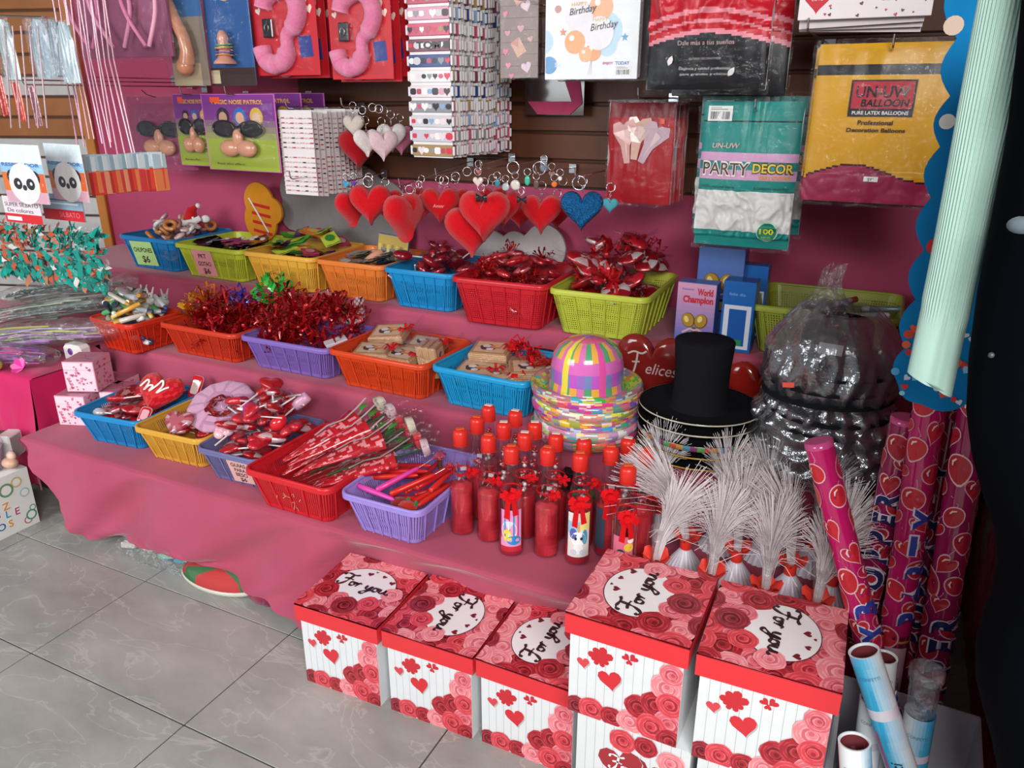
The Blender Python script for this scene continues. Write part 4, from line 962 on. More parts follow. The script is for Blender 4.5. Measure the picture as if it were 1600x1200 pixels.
# ================================================================ PILE OF CELLOPHANE BUNDLES AT THE LEFT
def bundle(p0, p1, w, th, cols, label, seed, kind='long'):
    p0, p1 = Vector(p0), Vector(p1); d = p1-p0; Ln = d.length; a = math.atan2(d.y, d.x)
    r = empty('wrapped_bundle', label, 'wrapped bundle', p0, (0, -math.asin(d.z/Ln), a), 'cellophane wrapped flower bundles')
    rnd = random.Random(seed); b = MB(M_felt)
    for k in range(46):
        x0 = rnd.uniform(0, Ln*.45); x1 = x0+rnd.uniform(.25, .5)*Ln; y = rnd.uniform(-1, 1)*w*.34; z = th*rnd.uniform(.15, .7)
        b.tube([(x0, y, z), ((x0+x1)/2, y+rnd.uniform(-.01, .01), z+.006), (min(Ln, x1), y+rnd.uniform(-.02, .02), z)], rnd.uniform(.003, .010), 5, cols[k % len(cols)], M_felt, flat=.6)
    for k in range(9):
        x = rnd.uniform(.02, .3)*Ln; y = rnd.uniform(-1, 1)*w*.3
        for q in range(5): b.push(T(x, y, th*.5) @ RZ(q*1.256) @ RY(-.4)); b.sheet(lambda u, v: (u*.022, (v-.5)*.018*math.sin(u*pi*.9+.2), .004*u), 3, 3, cols[(k+1) % len(cols)]); b.pop()
    b.build('stems', r)
    b = MB(M_haze)
    def f(u, v):
        a = v*2*pi; x = Ln*(u*1.06-.03); e = math.sin(min(1, max(0, u))*pi)**.35 if kind == 'long' else 1
        wr = .5*w*(.55+.45*e)*(1+.12*nz(u*7, v*5, seed))+.008*nz(u*26, v*12, seed); hr = .5*th*(.5+.5*e)*(1+.2*nz(u*9, v*6, seed+3))+.008*nz(u*22, v*16, seed+1)
        return (x, wr*math.cos(a), th*.5+hr*math.sin(a))
    b.sheet(f, 60, 36, 'cfd2d0'); b.build('cellophane', r)
z0 = T2+.02
bundle((-3.28, 1.68, .525), (-2.66, 1.93, .60), .19, .10, ('9c5cb0', 'd4d470', 'd8c8dc', '88a858', 'b884c0'), 'bundle of lilac paper flowers in cellophane lying on the left table', 1)
bundle((-3.50, 1.90, .54), (-2.82, 2.14, .66), .22, .11, ('60786c', 'c8d0b8', '405048', 'a0a8a0'), 'green and grey bundle behind the lilac flowers', 2)
bundle((-3.15, 1.64, .52), (-2.80, 1.71, .53), .13, .08, ('9040a8', 'c060a0', 'e04a94', '7c3494'), 'purple and pink bow bundle at the front of the cellophane pile', 3)
bundle((-3.55, 2.05, .60), (-2.98, 2.24, .69), .18, .10, ('28382c', '487858', 'a0a8a0', '202c28'), 'dark green bundle at the back of the cellophane pile', 4)
b = MB(M_gloss); b.ball((0, 0, 0), (.038, .03, .028), 'a8b838'); b.ball((.045, 0, -.002), (.026, .024, .022), 'b4c240'); b.push(T(-.04, 0, 0) @ RY(-pi/2)); b.lathe([(.004, 0), (.012, .02)], 10, '98a830'); b.pop()
tag(b.build('lime_balloon', None, (-2.98, 1.58, .56)), 'small lime green balloon at the edge of the cellophane pile', 'balloon')
b = MB(M_felt)
for q in range(7): b.push(RZ(q*.9) @ RY(-.5)); b.sheet(lambda u, v: (u*.04, (v-.5)*.035*math.sin(u*2.6+.3), .008*u), 4, 3, 'e0409c' if q % 2 else 'f078b8'); b.pop()
tag(b.build('pink_flower', None, (-2.80, 1.60, .56), (.8, .2, 0)), 'hot pink paper flower hanging by the small pink cartons', 'flower')
b = MB(M_plast); b.box((0, 0, .035), (.10, .06, .07), 'e8e4e0', bev=.012); b.ball((.0, -.031, .045), (.014, .004, .014), '6a3a90')
b.tube([(-.05, -.02, .02), (-.08, -.03, .04), (-.11, -.01, .01)], .004, 6, '2c2c30')
tag(b.build('white_plush', None, (-2.80, 1.82, T2+.003-.03)), 'white purse with a purple spot left of the middle red basket', 'purse')
# things under the table hem
b = MB(M_gloss); b.push(S(1, .5, 1)); b.lathe([(.13, 0), (.16, .01), (.165, .02), (.16, .026), (.15, .022), (.14, .05), (.0, .055)], 40, lambda i, j: ('d8d4c4' if j < 3 else ('c84848' if (i//4) % 3 else '4c7c54')), M_gloss); b.pop()
tag(b.build('party_tray', None, (-1.80, 1.50, .003)), 'round cream tray with a red and green picture sticking out under the cloth', 'tray')
r = empty('goods_bag', 'clear bag of mixed goods peeping out under the pink cloth', 'bag', (-2.08, 1.50, .003))
b = MB(M_matte)
for k in range(16): b.push(T(U(-.16, .12), U(-.02, .03), U(.015, .05)) @ RZ(U(0, 3)) @ RX(U(-.5, .5))); b.box((0, 0, 0), (.05, .03, .02), ('5c98a8', 'c8c8c0', '88b0a0', '487c98', 'd8d0c8')[k % 5], bev=.002); b.pop()
b.build('goods', r)
b = MB(M_haze); b.sheet(lambda u, v: (-.2+.4*u, -.035-.02*math.sin(u*pi)+.02*v+.012*nz(u*12, v*9), .002+.085*v*math.sin(min(1, u*1.15+.15)*pi*.93)), 40, 14, 'c0ccc8'); b.build('film', r)
b = MB(M_plush); b.ball((0, 0, .025), (.035, .02, .022), '8c3450'); b.ball((-.03, 0, .03), (.015, .015, .02), '8c3450'); b.ball((.03, 0, .02), (.018, .015, .016), '7c2c48')
tag(b.build('plush_toy', None, (-1.60, 1.46, .003)), 'small dark pink plush toy on the floor in the shade of the cloth', 'plush toy')

# ================================================================ SCALLOPED BOARD, MINT SLEEVE, NAVY GARMENT
b = MB(M_felt); BY = 1.24
edge = []
pr_ = [(1500, -60), (1488, 60), (1478, 150), (1462, 230), (1448, 310), (1438, 392), (1424, 470), (1409, 545), (1396, 600)]
def bump(a, c, n=7, k=0.5):
    out = []; d = Vector(c)-Vector(a); nrm = Vector((-d.y, d.x)).normalized(); 
    for i in range(n): t = i/n; out.append(Vector(a)+d*t+nrm*(-k*d.length*.42*math.sin(t*pi)))
    return out
pw = [ony(x+7, y, BY) for x, y in pr_]; pw = [(p.x, p.z) for p in pw]
for a, c in zip(pw, pw[1:]): edge += bump(a, c)
L0 = pw[-1]; rr_ = ony(1440, 628, BY); r2 = ony(1516, 628, BY); tr_ = ony(1560, -60, BY)
bt = bump(L0, (rr_.x, rr_.z-.004), 7)+bump((rr_.x, rr_.z-.004), (r2.x, r2.z), 7)+[Vector((r2.x, r2.z))]
out = edge+bt+[Vector((r2.x+.05, r2.z)), Vector((tr_.x+.06, tr_.z))]
b.push(T(0, BY, 0) @ FRONT)
b.prism([(q[0], q[1]) for q in out], -.012, 0.0, '1678b4', M_felt)
rnd = random.Random(8)
for k in range(34):
    a, c = rnd.uniform(.045, .13), rnd.uniform(1.075, 1.19); b.push(T(a, c, .0006+k*.00002) @ RZ(rnd.uniform(-.6, .6))); b.poly(heart2(12, rnd.uniform(.008, .016)) if k % 3 else circ2(.004, 10), 0, ('d8403c', 'e86040', '8cc8e0', 'c83c68', 'd8dce8')[k % 5]); b.pop()
for (px, py, q, c) in ((1462, 385, .012, 'd8403c'), (1420, 522, .007, 'd05040'), (1416, 538, .006, 'e06848'), (1420, 550, .005, 'c84040'), (1399, 580, .006, '58a8d8'), (1490, 40, .012, 'd0b8a8'), (1480, 190, .01, 'e8e4dc')):
    p = ony(px, py, BY); b.poly([(p.x+t[0], p.z+t[1]) for t in circ2(q, 14)], .0012, c)
b.pop(); tag(b.build('scalloped_board'), 'bright blue scalloped board with tiny hearts hanging behind the mint sleeve', 'board')
M_dark = mat('dark_knit', rough=0.95, spec=0.05, vary=0.05)
# mint ribbed sleeve: a flattened knitted tube hanging from above
SYY = 1.0
def sl(u, v):
    top = ony(1580, 0, SYY); bot = ony(1452, 600, SYY)
    z = bot.z+(1.98-bot.z)*v; cx = bot.x+(top.x-bot.x)*((z-bot.z)/(top.z-bot.z)); w = .026+.003*v-.0015*math.sin(v*9)
    a = u*2*pi; rib = .0011*math.sin(a*46)*(1 if v > .10 else 0.0) if True else 0
    q = 0.013+.004*math.sin(v*7)
    fold = -.007*math.exp(-((math.cos(a)-.25)/.28)**2)*(math.sin(a) < 0)
    return (cx+(w+rib)*math.cos(a), SYY+(q+rib)*math.sin(a)-fold*1.0, z-.012*math.cos(a)*(1-v))
b = MB(M_cloth); b.sheet(sl, 276, 60, lambda i, j: mix('a6c2b8', '94b2a8', 0.5+.5*nz(i*.02, j*.2)))
b.sheet(lambda u, v: (ony(1452, 600, SYY).x+.026*v*math.cos(u*2*pi), SYY+.013*v*math.sin(u*2*pi), ony(1452, 600, SYY).z-.012*v*math.cos(u*2*pi)+.004), 30, 2, '8ca89c')
tag(b.build('knitted_sleeve'), 'long mint green ribbed sleeve hanging at the upper right', 'clothing')
GY = 0.96
ge = [(1600, -40), (1590, 60), (1575, 200), (1550, 340), (1528, 450), (1513, 560), (1509, 640), (1518, 710), (1535, 770), (1552, 820), (1558, 880), (1550, 930), (1535, 965), (1524, 1005), (1524, 1055), (1534, 1100), (1548, 1150), (1558, 1200), (1566, 1260), (1570, 1330)]
gp = [ony(x, y, GY) for x, y in ge]
def garm(u, v):
    k = v*(len(gp)-1); i = min(int(k), len(gp)-2); f = k-i; p = gp[i].lerp(gp[i+1], f); xc = 0.40
    a = u*2*pi; rx = xc-p.x; return (xc+rx*math.cos(a)*(1+.02*nz(math.sin(a)*3, v*6)*abs(math.sin(a))), GY+.0+.12*math.sin(a)+.012*nz(u*14, v*4), p.z)
r = empty('navy_garment', 'dark navy dress-like garment hanging at the right edge of the picture', 'clothing', (.4, GY, .1))
b = MB(M_cloth); b.cur = M_dark; b.sheet(garm, 80, 80, '05070d'); o = rel(b, r, 'cloth_body')
b = MB(M_plast); p = ony(1549, 555, GY-.095); b.push(T(p.x, p.y, p.z)); b.ball((0, 0, 0), (.003, .003, .003), '44464a'); b.pop(); rel(b, r, 'button')
b = MB(M_cloth); p = ony(1596, 352, GY-.115); b.push(T(p.x, p.y, p.z)); b.ball((0, 0, 0), (.012, .008, .008), '58666c'); b.pop(); rel(b, r, 'pale_trim')
# ================================================================ GOODS HANGING FROM HOOKS
def hook(x, z, yf, label, yb=WY-0.03, tip=0.03, tilt=0.0, bracket=True):
    r = empty('display_hook', label, 'hook', (x, yb, z), group='chrome display hooks')
    b = MB(M_metal); L_ = yb-yf
    b.tube([(0, 0, 0), (0, -L_*.5, tilt*.5), (0, -L_, tilt), (0, -L_-.008, tilt+.004), (0, -L_-.012, tilt+.012), (0, -L_-.014, tilt+tip)], 0.0028, 8, 'd8d8da'); b.build('rod', r)
    if bracket: b = MB(M_metal); b.box((0, 0.0, -.004), (.035, .004, .04), 'c8c8ca', bev=.001); b.build('bracket', r)
    return r
def at(x0, z_px, x1, z1_px, Y):
    """width, height and centre of a hanging thing from the corners it shows at distance Y"""
    a = ony(x0, z_px, Y); c = ony(x1, z1_px, Y)
    return abs(c.x-a.x), a, c
def film_front(b, w, h, th, seed, m=None, n=24):
    b.sheet(lambda u, v: ((u-.5)*w, -th/2-.004-.006*abs(nz(u*5, v*5, seed))-.01*math.sin(u*pi)*math.sin(v*pi), (v-.5)*h), n, n, 'e8e8ea', m or M_clear)
def barcode(b, x, y, w, h, z):
    b.rect(x, y, w, h, z, 'e8e8e6'); k = 0; u = x+w*.1; rnd = random.Random(4)
    while u < x+w*.9: d = rnd.choice((.5, 1, 1.6))*w/40; b.rect(u, y+h*.12, d, h*.5, z+.0002, '202020'); u += d+w/45
    b.rect(x+w*.1, y+h*.75, w*.7, h*.05, z+.0002, '707070'); b.rect(x+w*.1, y+h*.87, w*.5, h*.04, z+.0002, '909090')
# ---- teal balloon packs
def crumple(u, v, s, seed, amp=.010):
    a = 0; 
    for k, f in enumerate((1, 2.1)): 
        q = nz(u*s*f+7*nz(u*3, v*3, seed)*.3, v*s*f, seed+k*9); a += (abs(q)**.7)*amp/f
    return a
M_bagp = mat('printed_bag', rough=0.36, spec=0.4, vary=0.03)
def balloon_pack(kind, loc, w, h, th, label, seed, n=70):
    root = empty('balloon_pack', label, 'balloon pack', loc, group='bags of balloons')
    def surf(x, y, extra=0.0):                                 # x, y in metres from the pack's centre
        u, v = x/w+.5, y/h+.5; e = max(0, math.sin(min(1, max(0, u))*pi))**.5*max(0, math.sin(min(1, max(0, v*.97+.015))*pi))**.45
        d = th*.5*e+.004*nz(u*3, v*3, seed)+.0025*nz(u*10, v*2.5, seed+2)
        if kind == 'teal' and v > .62: d += .006*math.cos((u-.55)*38)*math.exp(-((u-.55)/.12)**2)*(v-.62)*2.6
        if kind == 'teal' and .07 < v < .40: d += .022-crumple(u, v, 6.5, seed, .026)
        if kind == 'roses' and v > .33: d += .02-crumple(u, v, 6, seed, .026)
        if kind == 'yellow' and v < .2: d += crumple(u, v, 5, seed, .010)
        if kind == 'hearts' and v < .85: d += .002*nz(u*14, v*3, seed)
        return Vector((x, -d-extra, y))
    def colr(u, v):
        if kind == 'teal':
            if v < .115 or v > .655 or .395 < v < .47 or .535 < v < .60: c = '178c84'
            elif v < .395: c = 'e4e2de'
            elif .47 < v < .535 or .60 < v < .655: c = 'd8a2c8'
            else: c = '178c84'
            return '101818' if .858 < v < .868 else c
        if kind == 'yellow':
            wv = .17+.05*math.sin((u-.1)*6.5)+.03*(u > .0)
            if v < wv-.012: return 'a02c50'
            if v < wv: return '3c1424'
            return '1c1a20' if .80 < v < .865 else 'd8a01c'
        if kind == 'roses':
            if v < .24+.06*math.sin(u*pi): return '121218'
            b1 = v-.06*math.sin(u*pi)
            if b1 < .265 or .30 < b1 < .315 or .35 < b1 < .375: return 'e8909c'
            return 'c81c2c'
        if kind == 'hearts': return 'a8141e' if v < .86 else '7c1620'
        return 'ffffff'
    b = MB(M_gloss)
    NU, NV = n, int(n*h/w)
    b.grid([[tuple(surf((i/NU-.5)*w*(1-.03*abs(math.sin(j/NV*9+seed))*.3), (j/NV-.5)*h)) for j in range(NV+1)] for i in range(NU+1)], lambda i, j: colr(i/NU, j/NV), M_bagp)
    b.grid([[(p.x, -p.y*.6, p.z) for p in [surf((i/NU-.5)*w, (j/NV-.5)*h) for j in range(0, NV+1, 4)]] for i in range(NU, -1, -5)], 'a8a8a8' if kind != 'yellow' else 'c89018', M_gloss)
    b.build('bag', root)
    b = MB(M_paper); b.warp = lambda x, y, z: surf(x, y, .0025+z*1.6)
    if kind == 'teal':
        b.text('PARTY', -w*.46, h*.005, h*.095, .0012, 'f4ece4', w=w*.50, bold=.06); b.text('PARTY', -w*.455, h*.01, h*.085, .002, '5c3430', w=w*.48, bold=.01)
        b.text('DECOR', w*.06, h*.028, h*.07, .0012, '3c3018', w=w*.41, bold=.07); b.text('DECOR', w*.065, h*.031, h*.062, .002, 'e8c83c', w=w*.40, bold=.02)
        b.text('BALLOONS', w*.14, -h*.015, h*.028, .002, 'e8a82c', w=w*.30, bold=.02)
        b.text('UN-UW', -w*.38, h*.19, h*.035, .002, 'c8a8a0', w=w*.28, bold=.02, shear=.2)
        b.text('100% natural latex', -w*.46, -h*.085, h*.02, .002, '10302c', w=w*.36); b.text('Helium quality', w*.10, -h*.085, h*.02, .002, '10302c', w=w*.34)
        b.poly([(w*.28+p[0], -h*.375+p[1]) for p in circ2(w*.105, 26)], .003, 'c8ecd8'); b.poly([(w*.28+p[0], -h*.375+p[1]) for p in circ2(w*.095, 26)], .0045, '148468')
        b.text('100', w*.28, -h*.385, h*.038, .0085, 'd8d83c', w=w*.14, align='c', bold=.03); b.text('PIECES', w*.28, -h*.415, h*.014, .0085, 'b8d858', w=w*.09, align='c')
        barcode(b, -w*.45, h*.37, w*.25, h*.10, .002)
    if kind == 'yellow':
        b.rect(-w*.24, h*.055, w*.44, h*.225, .0008, '201a20'); b.rect(-w*.225, h*.105, w*.41, h*.165, .0014, 'b82436')
        b.text('UN-UW', -w*.02, h*.175, h*.07, .002, '201a20', w=w*.36, align='c', bold=.02); b.text('BALLOON', 0, h*.118, h*.045, .002, '201a20', w=w*.32, align='c', bold=.03, shear=.15)
        b.text('PURE LATEX BALLOONS', -w*.02, h*.068, h*.022, .002, 'e8e0dc', w=w*.38, align='c', bold=.02)
        b.text('Professional', -w*.04, h*.005, h*.028, .002, '3c2410', w=w*.24, align='c', bold=.03); b.text('Decoration Balloons', -w*.03, -h*.04, h*.025, .002, '3c2410', w=w*.40, align='c', bold=.03)
        b.text('Product of quality latex', -w*.02, -h*.30, h*.014, .002, '4c1828', w=w*.24, align='c'); b.rect(-w*.06, -h*.355, w*.10, h*.032, .002, 'e8e4e4'); b.text('$95', -w*.01, -h*.35, h*.02, .0025, '404040', align='c')
    if kind == 'roses':
        b.text('Dale más a tus sueños', 0, -h*.255, h*.026, .002, 'c8a8a8', w=w*.46, align='c'); b.text('GLOBOS DECORATIVOS', 0, -h*.335, h*.012, .002, 'b8b0b0', w=w*.26, align='c')
        b.text('Elegancia y calidad profesional', 0, -h*.39, h*.016, .002, 'c8c4c4', w=w*.42, align='c'); b.text('para grandes y chicos', 0, -h*.42, h*.014, .002, 'c8c4c4', w=w*.40, align='c')
        for (x, y, ro) in ((-w*.29, -h*.34, -.4), (w*.22, -h*.405, -.6)):
            b.push(T(x, y, .002) @ RZ(ro)); b.poly([(0, -.012), (.007, -.003), (.006, .006), (0, .014), (-.006, .006), (-.007, -.003)], 0, 'e8e0e0'); b.pop()
        for x, c in ((-w*.36, '2c5c50'), (w*.26, '4cac58')):
            for q, cc, dz in ((.030, 'b8c8c0', .002), (.024, c, .0028), (.010, 'c8e0cc', .0034)): b.poly([(x+p[0]*w/.24, h*.20+p[1]*w/.24) for p in circ2(q*.85, 20)], dz, cc)
    if kind == 'hearts':
        for (x, y, ro, c) in ((-w*.22, h*.16, .15, 'dca8a4'), (-w*.02, h*.2, -.12, 'd8b0a0'), (w*.2, h*.15, -.45, 'c8aab8')):
            b.push(T(x, y, .002) @ RZ(ro) @ S(w/.17, w/.17, 1)); b.poly([(-.008, -.062), (.008, -.062), (.012, -.02), (.034, .022), (.026, .042), (.006, .036), (0, .03), (-.01, .04), (-.028, .036), (-.03, .015), (-.013, -.02)], 0, c, M_gloss)
            b.poly([(.0, -.055), (.004, -.02), (.018, .012), (.0, .02)], .0006, mix(c, 'f0e0d8', .5), M_gloss); b.pop()
        b.rect(w*.30, h*.30, w*.06, h*.05, .002, 'e8582c')
    b.warp = None; b.build('print', kids(root)[0])
    b = MB(M_clear); b.sheet(lambda u, v: tuple(surf((u-.5)*w*1.03, (v-.5)*h*1.0, .006+.004*nz(u*8, v*8, seed+5)) if .04 < v < .96 and .03 < u < .97 else Vector(((u-.5)*w*1.05, -.004, (v-.5)*h*1.06))), 40, 50, 'e4e4e6')
    b.build('clear_film', root)
    return root
def pack(kind, x0, y0, x1, y1, Y, th, label, seed):
    a = ony(x0, y0, Y); c = ony((x0+x1)/2, y1, Y); e = ony(x1, (y0+y1)/2, Y); f = ony(x0, (y0+y1)/2, Y)
    w = e.x-f.x; h = a.z-c.z; return balloon_pack(kind, ((e.x+f.x)/2, Y, c.z+h/2), w, h, th, label, seed), ((e.x+f.x)/2, Y, c.z, w, h)
o, g = pack('teal', 1093, 158, 1246, 386, 2.30, .035, 'teal pack of white party balloons with a yellow 100 badge', 1); hook(g[0]+.01, g[2]+g[4]*.94, 2.27, 'hook holding the teal balloon packs')
pack('teal', 1090, 150, 1262, 362, 2.44, .03, 'second teal balloon pack hanging behind the front one', 2)
o, g = pack('yellow', 1266, 70, 1496, 318, 2.15, .04, 'yellow balloon pack with a red square logo over dark pink balloons', 3); hook(g[0], g[2]+g[4]*.96, 2.12, 'hook holding the yellow balloon pack')
pack('yellow', 1262, 76, 1470, 312, 2.26, .03, 'yellow balloon pack hidden behind the front yellow one', 4)
o, g = pack('roses', 1018, -150, 1212, 140, 2.18, .05, 'clear bag of bright red balloons with a black label at the top', 5)
pack('roses', 1060, -160, 1245, 150, 2.34, .05, 'second bag of red balloons showing behind the first at its right', 6)
o, g = pack('hearts', 950, 160, 1052, 318, 2.42, .03, 'red packet with pale pink balloons printed on it', 7); hook(g[0], g[2]+g[4]+.012, 2.38, 'hook holding the red balloon packets')
for k in range(4): 
    o, g2 = pack('hearts', 950, 160, 1052, 318, 2.42, .02, 'red balloon packet, one of the row hanging behind the front packet', 8+k); o.location = (g[0]+U(-.006, .006), 2.45+k*.035, g[2]+g[4]/2+U(-.004, .004)); o['group'] = 'red balloon packets behind the front one'
# ---- flat cards
def card_root(name, label, cat, x0, y0, x1, y1, Y, group=None, dx=0, dz=0):
    a = ony(x0, (y0+y1)/2, Y); c = ony(x1, (y0+y1)/2, Y); t = ony((x0+x1)/2, y0, Y); q = ony((x0+x1)/2, y1, Y)
    w, h = c.x-a.x, t.z-q.z; return empty(name, label, cat, ((a.x+c.x)/2+dx, Y, q.z+h/2+dz), group=group), w, h
def tubs(): pass
# happy birthday balloon envelope
r, w, h = card_root('foil_balloon_packet', 'white packet printed with orange and white birthday balloons', 'balloon packet', 853, -60, 1000, 124, 2.25)
b = MB(M_paper); b.box((0, 0, 0), (w, .006, h), 'eef0f2', bev=.001); b.push(FRONT @ T(0, 0, .0036))
yb = -h/2
for (x, y, q, c) in ((.10, .42, .05, 'bcdcec'), (.11, .3, .032, 'bcdcec'), (-.33, .34, .035, 'bcdcec'), (-.28, .13, .025, '5c9cd0')): b.poly(clip_rect([(x*w*1.6+p[0], yb+y*h+p[1]) for p in circ2(q*w*3.4, 22)], -w*.49, -h*.49, w*.49, h*.49), q*.003, c)
for i, (x, y, q, c) in enumerate(((.10, .62, .125, 'f0b080'), (-.13, .55, .15, 'ece6ea'), (-.17, .33, .11, 'f0a868'), (.03, .24, .085, 'e8a060'), (-.05, .22, .07, 'f0b078'), (.09, .40, .155, 'ece8ec'))):
    b.poly([(x*w+p[0], yb+y*h+p[1]) for p in circ2(q*w, 26)], .0004+i*.0003, c); b.poly([(x*w-q*w*.3+p[0], yb+y*h+q*w*.35+p[1]) for p in circ2(q*w*.25, 14)], .00055+i*.0003, 'fbf2ea')
for x, y in ((-.21, .60), (.02, .46)):
    b.text('HAPPY', x*w, yb+y*h+.012, h*.035, .0026, 'd8b858', w=w*.16); b.text('Birthday', x*w-.006, yb+y*h-.012, h*.062, .0028, '20202c', w=w*.28, bold=.01, shear=.3, rot=.12)
b.rect(-.27*w, yb+.43*h, .0, .0, .001, 'e08050'); b.push(T(-.3*w, yb+.42*h, .001)); b.poly([(q*math.sin(k*pi/5), q*math.cos(k*pi/5)) for k, q in enumerate([.012, .005]*5)], 0, 'e08860'); b.pop()
b.push(T(.36*w, yb+.36*h, .001)); b.poly([(q*math.sin(k*pi/5), q*math.cos(k*pi/5)) for k, q in enumerate([.012, .005]*5)], 0, '58a8d0'); b.pop()
b.poly([(-.36*w+p[0], yb+.62*h+p[1]) for p in circ2(.010, 14)], .001, 'c89088'); b.text('Set', -.385*w, yb+.115*h, .012, .001, 'e8f4fc', bold=.02)
b.text('ENJOY', .14*w, yb+.13*h, h*.022, .001, 'c03c80', w=w*.11, bold=.02); b.text('TODAY', .27*w, yb+.125*h, h*.03, .001, '3c74b8', w=w*.15, bold=.02); barcode(b, .27*w, yb+.03*h, w*.17, h*.085, .001)
for k in range(3): b.stroke([(.02*w, yb+.2*h), ((.0+.02*(k-1))*w, yb+.04*h)], .0008, .0006, 'b0a8a8')
b.pop(); b.build('packet', r); b = MB(M_clear); film_front(b, w*1.06, h*1.04, .006, 3); b.build('clear_film', r)
for k in range(4):
    o, w2, h2 = card_root('foil_balloon_packet', 'packet edge in the row behind the birthday balloon packet', 'balloon packet', 853, -60, 1000, 124, 2.25, 'packets behind the birthday balloon packet'); o.location.y = 2.29+k*.05
    b = MB(M_gloss); b.box((U(-.004, .004), 0, U(-.004, .004)), (w2, .012, h2), ('8c8488', '5c5458', 'a09ca0', '3c3438')[k], bev=.003); b.build('packet', o)
# wooden-look envelope with hearts
r, w, h = card_root('heart_packet', 'packet printed with pale hearts and envelopes on brown boards', 'packet', 782, -50, 842, 122, 2.40)
b = MB(M_paper); b.box((0, 0, 0), (w, .006, h), '8c746a', bev=.001); b.push(FRONT @ T(0, 0, .0036))
for k in range(9): b.rect(-w/2, -h/2+k*h/9, w, .0012, 0, '5c4a44')
for (x, y, q, ro, c) in ((.18, .66, .035, .3, 'e0c4cc'), (.2, .1, .036, .25, 'e0c4cc'), (.05, .46, .024, 0, 'd89aa4'), (.3, .36, .02, .2, 'd8a098'), (-.3, .85, .02, 0, 'e07898'), (-.35, .6, .02, .2, 'e07898'), (-.3, .42, .02, 0, 'd890a0'), (-.35, .25, .022, 0, 'e07898'), (-.28, .12, .02, 0, 'e888a8'), (-.2, .02, .018, 0, 'e07898')):
    b.push(T(x*w, -h/2+y*h, .0006) @ RZ(ro)); b.poly(heart2(18, q), 0, c); b.pop()
for (x, y) in ((-.02, .75), (.0, .28)): b.push(T(x*w, -h/2+y*h, .0004) @ RZ(.55)); b.rect(-.018, -.022, .036, .05, 0, 'd8a48c'); b.poly([(-.018, .028), (.018, .028), (0, .004)], .0003, 'c88c78'); b.pop()
b.pop(); b.build('packet', r); b = MB(M_clear); film_front(b, w*1.1, h*1.03, .006, 6); b.build('clear_film', r)
# wristband strips
def band_card(w, h, rows, seed, front):
    b = MB(M_paper); b.box((0, 0, 0), (w, .004, h), 'e6e2e2'); rnd = random.Random(seed)
    P = ('b84860', 'e8e4e6', 'a88858', '7c3c50', 'd0ccd0', 'd898b0', 'e8d8dc', '88a8d0', '2c4480', 'c8c4d0', 'd05070', '909098')
    for k in range(rows):
        z = h/2-(k+.5)*h/rows; ww = w*1.02; hh = h/rows*.80; c = P[(k*5+seed) % 12]
        b.push(T(0, -.005, z)); b.box((0, 0, 0), (ww, .005, hh), c, bev=.0015)
        b.push(FRONT @ T(0, 0, .0028))
        n = 7 if front else 3
        for i in range(n):
            x = (i+.5)/n*ww-ww/2+rnd.uniform(-.003, .003); q = rnd.uniform(.25, .42)*hh; cc = P[rnd.randrange(12)] if i % 2 else ('201c24', 'd83048', 'f0ece8')[rnd.randrange(3)]
            sh = rnd.randrange(3); b.poly([(x+p[0], p[1]) for p in (heart2(10, q*2) if sh == 0 else circ2(q, 9, q*.8) if sh == 1 else rrect(q*1.6, q*1.4, q*.3, 1))], .0002+i*.00005, cc)
        if front and k in (2, 5): b.text('LOVE' if k == 2 else 'TQM', 0, -hh*.25, hh*.55, .0008, ('c02c40', '202024')[k == 5], align='c', bold=.04, w=ww*.6)
        b.pop()
        for s in (-1, 1): b.box((s*ww*.53, .001, 0), (.008, .008, hh*.8), 'e8e4e6', bev=.002)
        b.pop()
    return b
r, w, h = card_root('wristband_card', 'front card of printed wristbands, ten bands one above another', 'wristband card', 641, -70, 704, 246, 2.34)
band_card(w, h, 13, 2, True).build('bands', r)
wb = [band_card(w, h, 13, s, False) for s in (3, 4, 5)]; wbo = [x.build('wristband_card') for x in wb]
for o in wbo: o.location = (0, 0, -9)
y = 2.365; k = 0; bx = r.location.x; bz = r.location.z
while y < 2.76:
    o = wbo[k % 3] if k < 3 else wbo[k % 3].copy()
    if k >= 3: COL.objects.link(o)
    o.location = (bx+U(-.006, .008)+.01*(k > 14), y, bz+U(-.006, .006)-.0*(k)); o.rotation_euler = (0, 0, U(-.04, .04))
    tag(o, 'white edged wristband card in the thick row behind the front card', 'wristband card', 'wristband cards behind the front one'); y += .021; k += 1
# bead bracelet cards
def bead_card(w, h, seed):
    b = MB(M_paper); b.box((0, 0, 0), (w, .002, h), 'e4dcdc'); rnd = random.Random(seed)
    for k in range(17):
        if k in (0, 8): continue
        z = h/2-(k+.6)*h/17.5; n = 11
        for i in range(n):
            x = -w/2+(i+.5)/n*w; b.box((x, -.004, z+rnd.uniform(-.0006, .0006)), (w/n*.82, .005, .0042), ('c84858', '302428', 'e8b8b8', 'c87880')[rnd.randrange(4)] if (i % 3 == 1) else 'e8d0cc', bev=.001)
        b.tube([(-w/2, -.004, z), (w/2, -.004, z)], .0006, 4, 'c05060', cap=False)
    return b
r, w, h = card_root('bracelet_card', 'front white card strung with small pink letter bead bracelets', 'bracelet card', 441, 172, 492, 304, 2.36)
bead_card(w, h, 1).build('bead_rows', r); hx_, hz_ = r.location.x, r.location.z
bo = [bead_card(w*.98, h, s).build('bracelet_card') for s in (2, 3)]
